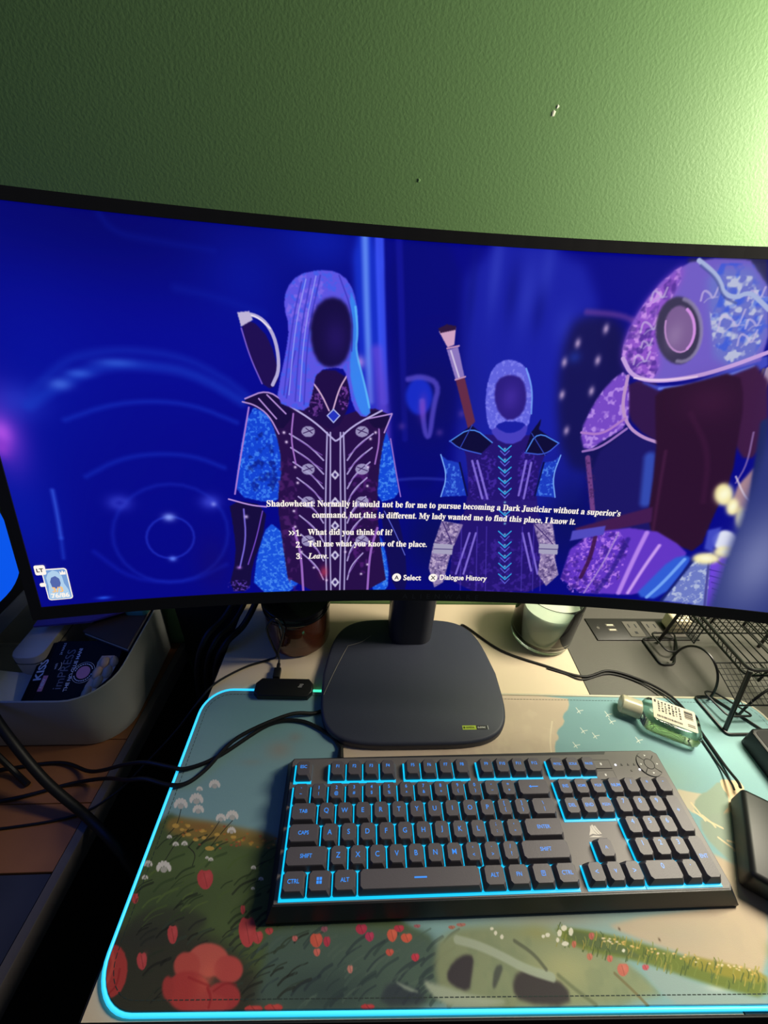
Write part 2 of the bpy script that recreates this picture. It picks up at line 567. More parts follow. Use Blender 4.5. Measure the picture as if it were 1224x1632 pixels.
('g',(170,120,220),[-215.3,29.9],2.5,1.9,0.9),
('n',(90,60,170),[[-226.9,15.7],[-205.6,14.7],[-206.4,1.8],[-227.9,3]],1.9,0.9),
('p',(16,10,80),[[-71,98.5],[-55.5,98.8],[-42.8,53.5],[-35.7,-1.8],[-51.1,-1.9],[-62.6,45.9]],0.93,0.9,1),
('s',(100,110,220),[[-66.8,92.4],[-53.7,67.9],[-42.1,42.3]],0.93,0.74,1,2),
('p',(38,13,72),[[-199.9,197.8],[-179.6,208.4],[-154.5,193.7],[-119.9,184.4],[-84.9,197.2],[-65.5,189.8],[-72.9,154.5],[-75,102.5],[-70,60.5],[-58.1,-3.5],[-164.8,-1.5],[-171.5,67.9],[-173.9,101.8],[-167.7,140.1],[-172.3,170.1],[-180.5,190]],0.93,1,1),
('n',(80,35,110),[[-173.5,140],[-155.5,152.6],[-152.7,1.2],[-164.8,-1.5],[-171.5,67.9]],5.0,0.7),
('n',(85,30,120),[[-101.4,141.2],[-76.7,141.8],[-70,60.5],[-88.4,7.7],[-99.4,45.8]],5.0,0.7),
('s',(165,150,205),[[-128.8,144.4],[-141.6,157.7],[-160.3,169.2]],1.61,0.68,1,2),
('s',(120,80,170),[[-130,149.4],[-152.1,163.5]],0.87,0.62,1,2),
('s',(165,150,205),[[-128.8,130.6],[-141.1,144.2],[-159.5,156.1]],1.61,0.68,1,2),
('s',(120,80,170),[[-130,135.6],[-151.4,150.2]],0.87,0.62,1,2),
('s',(165,150,205),[[-128.9,115.7],[-140,129.8],[-157.6,142.1]],1.61,0.68,1,2),
('s',(120,80,170),[[-130.1,120.9],[-149.8,136]],0.87,0.62,1,2),
('s',(165,150,205),[[-128.9,99.2],[-138.2,113.7],[-154.4,126.4]],1.61,0.68,1,2),
('s',(120,80,170),[[-130.2,104.5],[-147.2,120.1]],0.87,0.62,1,2),
('s',(165,150,205),[[-129,78.7],[-137.7,93.8],[-153.6,107.1]],1.61,0.68,1,2),
('s',(120,80,170),[[-130.2,84.2],[-146.6,100.5]],0.87,0.62,1,2),
('s',(165,150,205),[[-129.1,57.5],[-137.2,73.2],[-152.8,87]],1.61,0.68,1,2),
('s',(120,80,170),[[-130.3,63.3],[-146,80.1]],0.87,0.62,1,2),
('s',(165,150,205),[[-129.1,35.6],[-136.7,51.9],[-152,66.3]],1.61,0.68,1,2),
('s',(120,80,170),[[-130.4,41.6],[-145.3,59.1]],0.87,0.62,1,2),
('s',(165,150,205),[[-129.2,13],[-136.1,29.8],[-151.2,44.8]],1.61,0.68,1,2),
('s',(120,80,170),[[-130.5,19.1],[-144.6,37.4]],0.87,0.62,1,2),
('p',(170,165,205),[[-136.4,172.2],[-137,169.9],[-138.8,167.9],[-141.4,166.8],[-144.3,166.8],[-146.9,167.7],[-148.6,169.6],[-149.2,171.9],[-148.5,174.2],[-146.7,176.1],[-144.1,177.1],[-141.3,177.2],[-138.7,176.3],[-137,174.5]],0.74,0.85,2),
('s',(45,20,80),[[-138.1,173.9],[-142.8,172],[-147.5,170.1]],0.74,0.62,1,2),
('s',(45,20,80),[[-139.3,170.3],[-145.1,174.9]],0.74,0.62,1,2),
('p',(170,165,205),[[-136.7,135.5],[-137.4,133.1],[-139.3,131],[-142,129.9],[-144.9,129.9],[-147.6,130.9],[-149.4,132.9],[-150,135.3],[-149.3,137.8],[-147.4,139.8],[-144.7,140.9],[-141.8,141],[-139.2,139.9],[-137.4,138]],0.74,0.85,2),
('s',(45,20,80),[[-138.5,137.4],[-143.4,135.4],[-148.2,133.5]],0.74,0.62,1,2),
('s',(45,20,80),[[-139.8,133.6],[-145.7,138.5]],0.74,0.62,1,2),
('p',(170,165,205),[[-137,101.8],[-137.7,99.2],[-139.7,97.1],[-142.4,95.9],[-145.5,95.9],[-148.2,97.1],[-150,99.2],[-150.7,101.8],[-149.9,104.4],[-148,106.4],[-145.3,107.6],[-142.3,107.6],[-139.6,106.5],[-137.7,104.4]],0.74,0.85,2),
('s',(45,20,80),[[-138.9,103.8],[-143.9,101.8],[-148.8,99.8]],0.74,0.62,1,2),
('s',(45,20,80),[[-140.2,99.8],[-146.3,105.1]],0.74,0.62,1,2),
('p',(170,165,205),[[-137.4,59],[-138.2,56.3],[-140.2,54],[-143,52.8],[-146.2,52.8],[-149,54.1],[-150.9,56.4],[-151.5,59.2],[-150.8,61.9],[-148.8,64.1],[-146,65.3],[-142.9,65.3],[-140,64.1],[-138.1,61.8]],0.74,0.85,2),
('s',(45,20,80),[[-139.3,61.2],[-144.5,59.1],[-149.7,57]],0.74,0.62,1,2),
('s',(45,20,80),[[-140.7,56.9],[-147,62.7]],0.74,0.62,1,2),
('s',(165,155,205),[[-125.2,171.3],[-126.4,128.1],[-127.1,67.5],[-125.8,-1.1]],1.61,0.68,1,2),
('s',(165,155,205),[[-122.2,171.4],[-122.1,128.1],[-122.6,67.5],[-121.1,-1.2]],1.61,0.68,1,2),
('s',(160,110,195),[[-156.3,187.9],[-159.3,164.5],[-155.2,140.3]],1.55,0.74,1,2),
('s',(150,100,190),[[-159.4,73.3],[-152.4,46.3],[-150.8,-0.4]],2.48,0.87,1,2),
('s',(165,150,205),[[-105.7,144.9],[-97.2,158.8],[-81.5,171.4]],1.61,0.68,1,2),
('s',(120,80,170),[[-104.6,149.9],[-88.4,165.1]],0.87,0.62,1,2),
('s',(165,150,205),[[-105.5,131],[-97.4,145.1],[-82,157.9]],1.61,0.68,1,2),
('s',(120,80,170),[[-104.4,136.1],[-88.8,151.6]],0.87,0.62,1,2),
('s',(165,150,205),[[-105.2,116],[-98.2,130.5],[-83.5,143.5]],1.61,0.68,1,2),
('s',(120,80,170),[[-104.1,121.3],[-90,137]],0.87,0.62,1,2),
('s',(165,150,205),[[-105,99.4],[-99.5,114.1],[-86,127.5]],1.61,0.68,1,2),
('s',(120,80,170),[[-103.8,104.8],[-92,120.8]],0.87,0.62,1,2),
('s',(165,150,205),[[-104.6,78.8],[-99.7,94],[-86.4,107.7]],1.61,0.68,1,2),
('s',(120,80,170),[[-103.4,84.3],[-92.2,100.9]],0.87,0.62,1,2),
('s',(165,150,205),[[-104.3,57.5],[-99.8,73.2],[-86.8,87.3]],1.61,0.68,1,2),
('s',(120,80,170),[[-103.1,63.2],[-92.5,80.2]],0.87,0.62,1,2),
('s',(165,150,205),[[-103.9,35.4],[-100,51.6],[-87.2,66.1]],1.61,0.68,1,2),
('s',(120,80,170),[[-102.7,41.3],[-92.8,58.9]],0.87,0.62,1,2),
('s',(165,150,205),[[-103.5,12.6],[-100.1,29.4],[-87.6,44.3]],1.61,0.68,1,2),
('s',(120,80,170),[[-102.3,18.7],[-93.1,36.8]],0.87,0.62,1,2),
('p',(170,165,205),[[-85.2,173.7],[-85.8,171.3],[-87.6,169.4],[-90.2,168.2],[-93.2,168.1],[-95.8,169.1],[-97.7,170.9],[-98.4,173.3],[-97.8,175.6],[-96.1,177.5],[-93.5,178.6],[-90.5,178.7],[-87.9,177.8],[-86,176]],0.74,0.85,2),
('s',(45,20,80),[[-96.7,175.1],[-91.8,173.5],[-87,171.8]],0.74,0.62,1,2),
('s',(45,20,80),[[-95.4,171.6],[-89.5,176.5]],0.74,0.62,1,2),
('p',(170,165,205),[[-83.9,136.5],[-84.5,134],[-86.3,132],[-89.1,130.8],[-92.1,130.7],[-94.9,131.8],[-96.8,133.8],[-97.6,136.2],[-96.9,138.7],[-95.1,140.8],[-92.4,141.9],[-89.4,142],[-86.6,141],[-84.7,139]],0.74,0.85,2),
('s',(45,20,80),[[-95.8,138.2],[-90.8,136.4],[-85.7,134.6]],0.74,0.62,1,2),
('s',(45,20,80),[[-94.4,134.4],[-88.4,139.6]],0.74,0.62,1,2),
('p',(170,165,205),[[-82.7,102.4],[-83.3,99.7],[-85.2,97.6],[-88,96.3],[-91.1,96.3],[-94,97.4],[-96,99.5],[-96.8,102.2],[-96.1,104.8],[-94.2,106.9],[-91.5,108.1],[-88.4,108.2],[-85.5,107.1],[-83.5,105]],0.74,0.85,2),
('s',(45,20,80),[[-94.9,104.2],[-89.8,102.3],[-84.6,100.3]],0.74,0.62,1,2),
('s',(45,20,80),[[-93.5,100.2],[-87.3,105.7]],0.74,0.62,1,2),
('p',(170,165,205),[[-81.2,59],[-81.8,56.1],[-83.8,53.8],[-86.7,52.5],[-89.9,52.5],[-92.9,53.8],[-95,56.1],[-95.7,58.9],[-95.1,61.7],[-93.1,64],[-90.3,65.2],[-87.1,65.3],[-84.1,64],[-82,61.8]],0.74,0.85,2),
('s',(45,20,80),[[-93.8,61.1],[-88.5,58.9],[-83.1,56.8]],0.74,0.62,1,2),
('s',(45,20,80),[[-92.4,56.7],[-86,62.5]],0.74,0.62,1,2),
('s',(165,155,205),[[-109.8,171.7],[-107.9,128.4],[-106.4,67.5],[-106.7,-1.5]],1.61,0.68,1,2),
('s',(165,155,205),[[-112.7,171.6],[-112.3,128.3],[-110.9,67.5],[-111.5,-1.4]],1.61,0.68,1,2),
('s',(160,110,195),[[-78.1,190.5],[-74.6,166.7],[-78.5,141.8]],1.55,0.74,1,2),
('s',(150,100,190),[[-73.2,73.4],[-80.1,45.8],[-81.2,-1.8]],2.48,0.87,1,2),
('p',(200,195,225),[[-117.2,135.2],[-112.9,130.2],[-117.2,125],[-121.5,130.1]],0.74,1,0),
('p',(60,40,110),[[-115.7,130.1],[-115.8,129.3],[-116.2,128.6],[-116.9,128.3],[-117.5,128.2],[-118.2,128.6],[-118.6,129.3],[-118.7,130.1],[-118.6,130.9],[-118.2,131.6],[-117.6,132],[-116.9,132],[-116.3,131.6],[-115.8,131]],0.62,1,2),
('p',(200,195,225),[[-117,107.3],[-112.6,102],[-117,96.6],[-121.4,101.9]],0.74,1,0),
('p',(60,40,110),[[-115.4,102],[-115.6,101.1],[-116,100.4],[-116.6,100],[-117.3,100],[-118,100.4],[-118.4,101.1],[-118.6,101.9],[-118.4,102.8],[-118,103.5],[-117.4,103.9],[-116.7,103.9],[-116,103.5],[-115.6,102.8]],0.62,1,2),
('p',(200,195,225),[[-116.9,81.5],[-112.3,75.9],[-116.8,70.3],[-121.3,75.9]],0.74,1,0),
('p',(60,40,110),[[-115.2,75.9],[-115.4,75],[-115.8,74.3],[-116.5,73.9],[-117.2,73.9],[-117.8,74.3],[-118.3,75],[-118.4,75.9],[-118.3,76.8],[-117.8,77.6],[-117.2,78],[-116.5,78],[-115.8,77.6],[-115.4,76.8]],0.62,1,2),
('p',(200,195,225),[[-116.6,48],[-112,42.1],[-116.6,36.2],[-121.2,42.2]],0.74,1,0),
('p',(60,40,110),[[-114.9,42.2],[-115.1,41.2],[-115.6,40.4],[-116.2,40],[-117,40],[-117.6,40.4],[-118.1,41.2],[-118.2,42.2],[-118.1,43.1],[-117.6,43.9],[-117,44.3],[-116.2,44.3],[-115.6,43.9],[-115.1,43.1]],0.62,1,2),
('p',(200,195,225),[[-116.4,15.8],[-111.6,9.6],[-116.3,3.4],[-121.1,9.7]],0.74,1,0),
('p',(60,40,110),[[-114.7,9.6],[-114.8,8.6],[-115.3,7.8],[-116,7.4],[-116.7,7.4],[-117.4,7.8],[-117.9,8.7],[-118.1,9.7],[-117.9,10.7],[-117.4,11.5],[-116.8,11.9],[-116,11.9],[-115.3,11.4],[-114.9,10.6]],0.62,1,2),
('g',(225,205,240),[-165.4,170.3],1.4,1.4,1),
('g',(225,205,240),[-163.4,161.4],1.4,1.4,1),
('g',(225,205,240),[-155.9,137.1],1.4,1.4,1),
('g',(225,205,240),[-153.9,121.3],1.4,1.4,1),
('g',(225,205,240),[-158.3,91.8],1.4,1.4,1),
('g',(225,205,240),[-83.8,166.5],1.4,1.4,1),
('g',(225,205,240),[-85.2,138.4],1.4,1.4,1),
('g',(225,205,240),[-85.2,119],1.4,1.4,1),
('g',(225,205,240),[-151.8,46.3],1.4,1.4,1),
('g',(225,205,240),[-82.3,30.8],1.4,1.4,1),
('g',(225,205,240),[-157.5,74.7],1.4,1.4,1),
('g',(225,205,240),[-79.1,172.7],1.4,1.4,1),
('g',(225,205,240),[-139.1,27.6],1.4,1.4,1),
('g',(225,205,240),[-88.7,19.4],1.4,1.4,1),
('g',(225,205,240),[-125.8,12.1],1.4,1.4,1),
('g',(225,205,240),[-106.1,45.8],1.4,1.4,1),
('g',(190,60,90),[-128.5,22.1],4.3,7.4,0.7),
('p',(23,9,62),[[-201,197.2],[-191.9,203.6],[-178.5,208.4],[-164.4,198.9],[-154.6,188],[-168.9,170.2],[-177.2,187.3],[-192.5,193.6]],0.87,1,1),
('p',(23,9,62),[[-87.7,193],[-75.8,193.5],[-64.3,189.8],[-70.8,175.9],[-84.2,178.5]],0.87,1,1),
('s',(175,140,210),[[-201,197.2],[-190.2,194.8],[-178.4,186.1],[-170.1,169]],1.43,0.74,1,2),
('s',(175,140,210),[[-198.6,200],[-179.6,208.4],[-164.4,198.9]],1.43,0.74,1,2),
('s',(175,140,210),[[-186.6,200.4],[-171.8,182.9]],1.43,0.74,1,2),
('s',(175,140,210),[[-179.2,204],[-163.1,187.7]],1.43,0.74,1,2),
('s',(175,140,210),[[-87.4,185.5],[-75,188.3],[-64.3,191]],1.43,0.74,1,2),
('s',(175,140,210),[[-70.7,172.9],[-64.3,190.4]],1.43,0.74,1,2),
('p',(30,10,70),[[-149.2,226.8],[-107.7,228.7],[-102.6,201.1],[-116.9,171.5],[-137.4,182.7],[-154.3,199.3]],1.24,1,1),
('n',(110,60,150),[[-149.3,221.5],[-134.3,216.6],[-125.8,194.6],[-137.4,182.7],[-154.3,199.3]],1.9,0.8),
('n',(130,70,170),[[-114.4,217.5],[-105.1,212.3],[-104.8,195.3],[-114.1,192.1]],1.9,0.8),
('s',(200,165,200),[[-145.4,224.3],[-131.5,208.5],[-123.5,191.8]],1.49,0.74,1,2),
('s',(200,165,200),[[-107.6,223.2],[-114.3,211.9],[-120,191.9]],1.49,0.74,1,2),
('s',(180,170,220),[[-159,194.6],[-137.4,181.5],[-119.8,165.5],[-116.2,162.5],[-102.1,177.9],[-74,193.5]],1.74,0.74,1,2),
('p',(35,50,190),[[-119.4,193.1],[-113.5,187.5],[-119.3,180.9],[-125.2,187.1]],0.74,1,0),
('s',(170,180,235),[[-119.4,193.1],[-113.5,187.5],[-119.3,180.9],[-125.2,187.1],[-119.4,193.1]],1.12,0.62,1,0),
('p',(92,84,226),[[-133.5,306.7],[-117.9,307.3],[-106.2,300],[-100,285.5],[-97.9,265.8],[-100.1,245],[-93.3,223.8],[-82.9,193.2],[-90.4,185.4],[-101.3,195.5],[-107,223.2],[-111.7,231.2],[-134.2,227.5],[-138.3,208.2],[-143.1,191.2],[-155.6,192.5],[-170.6,198.7],[-166.4,220.8],[-160.8,242.1],[-157.5,262.5],[-161.7,277],[-159.2,291.5],[-149.1,302.4]],0.87,1,1),
('n',(60,95,235),[[-133.5,306.7],[-117.9,307.3],[-106.2,300],[-100,285.5],[-97.9,265.8],[-100.1,245],[-93.3,223.8],[-82.9,193.2],[-90.4,185.4],[-101.3,195.5],[-107,223.2],[-111.7,231.2],[-134.2,227.5],[-138.3,208.2],[-143.1,191.2],[-155.6,192.5],[-170.6,198.7],[-166.4,220.8],[-160.8,242.1],[-157.5,262.5],[-161.7,277],[-159.2,291.5],[-149.1,302.4]],3.7,0.7),
('n',(140,110,235),[[-151.7,301.3],[-131,305.5],[-125.8,288.8],[-153.2,242.4],[-161.7,277]],3.7,0.6),
('p',(52,135,240),[[-106.6,294.8],[-99.9,283.1],[-97.9,265.8],[-100.1,245],[-93.3,223.8],[-82.9,193.2],[-90.4,186.5],[-99.1,201.3],[-105.4,228.8],[-102.6,255.3]],1.24,0.9,1),
('s',(95,190,250),[[-101,280.6],[-98.3,260.7],[-100.1,245],[-91.4,218.4],[-86,196]],1.86,1.24,0.8,2),
('s',(60,55,190),[[-146.6,297],[-154.7,267.6],[-164.3,204.5]],1.24,0.99,0.8,2),
('s',(60,55,190),[[-138.8,299.8],[-148.5,258],[-154.3,199.3]],1.24,0.99,0.8,2),
('s',(60,55,190),[[-131,302.7],[-142,258.3],[-146.4,196.7]],1.24,0.99,0.8,2),
('s',(60,55,190),[[-115.3,303.7],[-103,275.5],[-103.5,244.8]],1.24,0.99,0.8,2),
('s',(60,55,190),[[-153.2,242.4],[-158.2,221.1],[-162.1,201.8]],1.24,0.99,0.8,2),
('s',(150,160,250),[[-143,299.1],[-152.7,262.8],[-159.8,204.7]],0.99,0.87,0.8,2),
('s',(150,160,250),[[-134.6,302],[-145.3,258.2],[-150.3,199.4]],0.99,0.87,0.8,2),
('p',(20,9,66),[[-136.4,277.5],[-123.6,288],[-109.7,285],[-103.5,270.5],[-103.6,250.1],[-110,233.9],[-124.6,229],[-135.8,237],[-140.4,258.4]],2.48,1,1),
('g',(44,24,120),[-117.5,254.5],11.2,16.1,0.5),
('p',(205,160,195),[[-25.9,265.4],[-10.4,269.3],[-10.5,254.6],[-16.6,252.2]],0.74,1,0),
('p',(45,20,60),[[-26.7,267.4],[-19.1,271.4],[-10.5,270.3],[-10.7,267.2],[-24.1,263.9]],0.74,1,0),
('p',(140,118,190),[[-17,250.1],[-6.9,253.2],[1.8,228],[-6.1,224.3]],0.74,1,0),
('s',(205,190,225),[[-13.4,249.2],[-3.4,226.7]],1.55,0.87,1,2),
('p',(100,42,72),[[-6.1,224.3],[1.8,228],[17,187],[11.1,179]],0.81,1,0),
('s',(185,140,185),[[-6.7,224.3],[2.4,227.5]],1.55,0.62,1,2),
('s',(185,140,185),[[-17.1,251.1],[-6.4,253.8]],1.55,0.62,1,2),
('p',(34,18,112),[[5.5,168.3],[35.6,176.9],[53.7,168.4],[70.7,178.5],[99.4,171.2],[87.7,152.9],[89.2,107.8],[109.9,66.1],[130,2.3],[9.8,-2.8],[8.7,62],[19.9,104.9],[14.2,147.9]],0.93,1,1),
('n',(72,45,170),[[14.6,144.7],[40.4,164.8],[50,106.1],[20.6,105]],2.5,0.7),
('n',(72,45,170),[[62.2,165.7],[86.2,154.2],[89.2,107.8],[71.6,107]],2.5,0.7),
('n',(66,40,160),[[8.7,62],[108.5,66],[130,2.3],[9.8,-2.8]],3.7,0.6),
('s',(138,118,222),[[18.6,148],[26.1,128.8],[33.9,108.9]],2.23,0.99,0.85,2),
('s',(138,118,222),[[23.7,148.2],[31.3,129],[39.1,109.1]],2.23,0.99,0.85,2),
('s',(138,118,222),[[72.9,150.3],[72.1,132.4],[71.1,113.8]],2.23,0.99,0.85,2),
('s',(138,118,222),[[78.3,148.6],[77.6,130],[76.9,110.7]],2.23,0.99,0.85,2),
('s',(138,118,222),[[25.4,69.8],[20.7,45.6],[15.8,20.5]],2.23,0.99,0.85,2),
('s',(138,118,222),[[32.1,70],[28.3,45.8],[24.2,20.7]],2.23,0.99,0.85,2),
('s',(138,118,222),[[81.9,72],[90.2,50.2],[98.8,27.6]],2.23,0.99,0.85,2),
('s',(138,118,222),[[88.5,72.3],[97.3,48.7],[106.4,24.1]],2.23,0.99,0.85,2),
('s',(78,58,180),[[15.8,76.7],[23.1,-0.8]],1.24,0.93,0.6,2),
('s',(78,58,180),[[32.6,77.3],[40.9,-0.3]],1.24,0.93,0.6,2),
('s',(78,58,180),[[42.6,77.6],[51.5,0.1]],1.24,0.93,0.6,2),
('s',(78,58,180),[[80.7,79.2],[91.8,1.8]],1.24,0.93,0.6,2),
('s',(78,58,180),[[92.7,79.8],[104.5,2.4]],1.24,0.93,0.6,2),
('s',(78,58,180),[[100.6,80.2],[112.9,2.9]],1.24,0.93,0.6,2),
('p',(40,26,120),[[19.1,106.3],[90.9,109.3],[94.5,99.8],[18.2,96.6]],0.93,0.9,0),
('s',(48,180,240),[[50.1,158.9],[43,164.2]],1.24,0.62,0.95,2),
('s',(110,120,240),[[50.6,155.1],[45.6,159.3]],0.99,0.62,0.8,2),
('s',(48,180,240),[[50.1,158.9],[55.5,164.8]],1.24,0.62,0.95,2),
('s',(110,120,240),[[50.6,155.1],[54.4,159.7]],0.99,0.62,0.8,2),
('g',(150,235,250),[49.7,161.4],1.2,1.2,0.8),
('s',(48,180,240),[[51.7,148.1],[44.5,153.6]],1.24,0.62,0.95,2),
('s',(110,120,240),[[52.2,144.3],[47.2,148.6]],0.99,0.62,0.8,2),
('s',(48,180,240),[[51.7,148.1],[57.1,154.1]],1.24,0.62,0.95,2),
('s',(110,120,240),[[52.2,144.3],[56,148.9]],0.99,0.62,0.8,2),
('g',(150,235,250),[51.3,150.7],1.2,1.2,0.8),
('s',(48,180,240),[[53.3,137.1],[46.1,142.7]],1.24,0.62,0.95,2),
('s',(110,120,240),[[53.9,133.2],[48.7,137.6]],0.99,0.62,0.8,2),
('s',(48,180,240),[[53.3,137.1],[58.8,143.2]],1.24,0.62,0.95,2),
('s',(110,120,240),[[53.9,133.2],[57.7,138]],0.99,0.62,0.8,2),
('g',(150,235,250),[52.9,139.7],1.2,1.2,0.8),
('s',(48,180,240),[[55,126],[47.7,131.6]],1.24,0.62,0.95,2),
('s',(110,120,240),[[55.6,122],[50.4,126.4]],0.99,0.62,0.8,2),
('s',(48,180,240),[[55,126],[60.5,132.2]],1.24,0.62,0.95,2),
('s',(110,120,240),[[55.6,122],[59.4,126.8]],0.99,0.62,0.8,2),
('g',(150,235,250),[54.6,128.6],1.2,1.2,0.8),
('s',(48,180,240),[[56.7,114.6],[49.3,120.4]],1.24,0.62,0.95,2),
('s',(110,120,240),[[57.3,110.5],[52,115.1]],0.99,0.62,0.8,2),
('s',(48,180,240),[[56.7,114.6],[62.2,120.9]],1.24,0.62,0.95,2),
('s',(110,120,240),[[57.3,110.5],[61.1,115.4]],0.99,0.62,0.8,2),
('g',(150,235,250),[56.3,117.3],1.2,1.2,0.8),
('g',(150,235,250),[58,105.7],1.2,1.2,0.8),
('s',(48,180,240),[[60.1,91.2],[52.6,97.2]],1.24,0.62,0.95,2),
('s',(110,120,240),[[60.7,86.9],[55.4,91.7]],0.99,0.62,0.8,2),
('s',(48,180,240),[[60.1,91.2],[65.8,97.7]],1.24,0.62,0.95,2),
('s',(110,120,240),[[60.7,86.9],[64.6,92.1]],0.99,0.62,0.8,2),
('g',(150,235,250),[59.7,94],1.2,1.2,0.8),
('g',(150,235,250),[61.5,82],1.2,1.2,0.8),
('s',(48,180,240),[[63.7,66.8],[56,73.1]],1.24,0.62,0.95,2),
('s',(110,120,240),[[64.4,62.4],[58.9,67.4]],0.99,0.62,0.8,2),
('s',(48,180,240),[[63.7,66.8],[69.5,73.7]],1.24,0.62,0.95,2),
('s',(110,120,240),[[64.4,62.4],[68.3,67.8]],0.99,0.62,0.8,2),
('g',(150,235,250),[63.3,69.7],1.2,1.2,0.8),
('s',(48,180,240),[[65.6,54.3],[57.8,60.7]],1.24,0.62,0.95,2),
('s',(110,120,240),[[66.2,49.8],[60.7,54.9]],0.99,0.62,0.8,2),
('s',(48,180,240),[[65.6,54.3],[71.4,61.3]],1.24,0.62,0.95,2),
('s',(110,120,240),[[66.2,49.8],[70.2,55.3]],0.99,0.62,0.8,2),
('g',(150,235,250),[65.1,57.3],1.2,1.2,0.8),
('s',(48,180,240),[[67.5,41.6],[59.6,48.1]],1.24,0.62,0.95,2),
('s',(110,120,240),[[68.1,37],[62.5,42.1]],0.99,0.62,0.8,2),
('s',(48,180,240),[[67.5,41.6],[73.3,48.6]],1.24,0.62,0.95,2),
('s',(110,120,240),[[68.1,37],[72.2,42.5]],0.99,0.62,0.8,2),
('g',(150,235,250),[67,44.6],1.2,1.2,0.8),
('s',(48,180,240),[[69.4,28.5],[61.5,35.2]],1.24,0.62,0.95,2),
('s',(110,120,240),[[70.1,23.9],[64.4,29.1]],0.99,0.62,0.8,2),
('s',(48,180,240),[[69.4,28.5],[75.3,35.8]],1.24,0.62,0.95,2),
('s',(110,120,240),[[70.1,23.9],[74.1,29.5]],0.99,0.62,0.8,2),
('g',(150,235,250),[68.9,31.6],1.2,1.2,0.8),
('s',(48,180,240),[[71.4,15.3],[63.3,22]],1.24,0.62,0.95,2),
('s',(110,120,240),[[72.1,10.5],[66.3,15.9]],0.99,0.62,0.8,2),
('s',(48,180,240),[[71.4,15.3],[77.3,22.6]],1.24,0.62,0.95,2),
('s',(110,120,240),[[72.1,10.5],[76.1,16.3]],0.99,0.62,0.8,2),
('g',(150,235,250),[70.9,18.4],1.2,1.2,0.8),
('p',(11,8,56),[[-6.2,167.2],[14.3,183.3],[36.3,167.1],[26.6,155.4],[4.6,159.6]],0.87,1,0),
('s',(75,135,235),[[-6.1,166.6],[14.5,182.1],[36.3,167.1]],1.24,0.74,1,2),
('s',(60,90,210),[[-6.2,167.2],[4.6,159.6],[26.6,155.4]],1.24,0.74,1,2),
('s',(50,70,180),[[14.3,183.3],[4.6,159.6]],0.93,0.62,1,2),
('p',(11,8,56),[[70.3,158.5],[73.2,178.6],[79.9,182.6],[102.2,169.5],[90.8,156.9]],0.87,1,0),
('s',(75,135,235),[[71.4,159.8],[79.1,180.1],[102.2,169.5]],1.24,0.74,1,2),
('s',(60,90,210),[[70.3,158.5],[90.8,156.9],[102.2,169.5]],1.24,0.74,1,2),
('s',(50,70,180),[[73.2,178.6],[90.8,156.9]],0.93,0.62,1,2),
('p',(11,8,56),[[80.6,178.9],[80.7,192.3],[73.2,178.6]],0.74,1,0),
('p',(26,58,190),[[-13.6,153.2],[-6.8,148.4],[6.2,145.6],[17.8,111.7],[-9.4,109.5],[-5,131]],0.87,1,0),
('n',(90,150,245),[[-13.6,153.2],[-6.8,148.4],[6.2,145.6],[17.8,111.7],[-9.4,109.5],[-5,131]],2.5,0.7),
('s',(120,170,245),[[-13.6,153.2],[-5,131],[-9.4,109.5]],1.24,0.74,1,2),
('s',(8,12,80),[[6.2,145.6],[17.8,111.7]],1.86,0.99,1,2),
('p',(26,58,190),[[106.4,157.7],[101.8,151.7],[90.9,149.2],[88,114.6],[109,113.6],[102.3,135.5]],0.87,1,0),
('n',(90,150,245),[[106.4,157.7],[101.8,151.7],[90.9,149.2],[88,114.6],[109,113.6],[102.3,135.5]],2.5,0.7),
('s',(120,170,245),[[106.4,157.7],[102.3,135.5],[109,113.6]],1.24,0.74,1,2),
('s',(8,12,80),[[90.9,149.2],[88,114.6]],1.86,0.99,1,2),
('p',(140,120,170),[[-5.6,83.2],[17.5,79.6],[9.6,53.1],[6.9,39.5],[2.9,9.9],[-6.4,3.3],[-14.8,27.5],[-12.3,54]],0.87,1,0),
('n',(215,195,220),[[-5.6,83.2],[17.5,79.6],[9.6,53.1],[6.9,39.5],[2.9,9.9],[-6.4,3.3],[-14.8,27.5],[-12.3,54]],1.9,0.7),
('n',(50,35,95),[[-5.6,83.2],[17.5,79.6],[9.6,53.1],[6.9,39.5],[2.9,9.9],[-6.4,3.3],[-14.8,27.5],[-12.3,54]],3.1,0.6),
('s',(60,40,110),[[-5.6,83.2],[9.6,53.1],[6.9,39.5]],0.99,0.62,1,2),
('p',(165,160,190),[[-11.9,57],[9.3,56.1],[9.2,44.1],[-11.5,45.1]],0.74,1,0),
('s',(60,45,110),[[-11.3,50.4],[9.2,50.1]],0.87,0.62,1,2),
('p',(140,120,170),[[92.1,83.4],[111.5,86.5],[120.9,57.8],[122.1,44.3],[129.9,24.7],[118.8,9.7],[107.1,24.1],[105.8,51]],0.87,1,0),
('n',(215,195,220),[[92.1,83.4],[111.5,86.5],[120.9,57.8],[122.1,44.3],[129.9,24.7],[118.8,9.7],[107.1,24.1],[105.8,51]],1.9,0.7),
('n',(50,35,95),[[92.1,83.4],[111.5,86.5],[120.9,57.8],[122.1,44.3],[129.9,24.7],[118.8,9.7],[107.1,24.1],[105.8,51]],3.1,0.6),
('s',(60,40,110),[[92.1,83.4],[120.9,57.8],[122.1,44.3]],0.99,0.62,1,2),
('p',(165,160,190),[[102,61.2],[123,60.9],[123.9,49],[103.4,49.3]],0.74,1,0),
('s',(60,45,110),[[103.1,54.6],[123.5,55]],0.87,0.62,1,2),
('p',(70,62,190),[[30.1,190],[44.9,177.3],[59.7,178],[69.5,189.4],[68.1,172.2],[54.1,165.3],[36.9,172.1]],0.93,1,1),
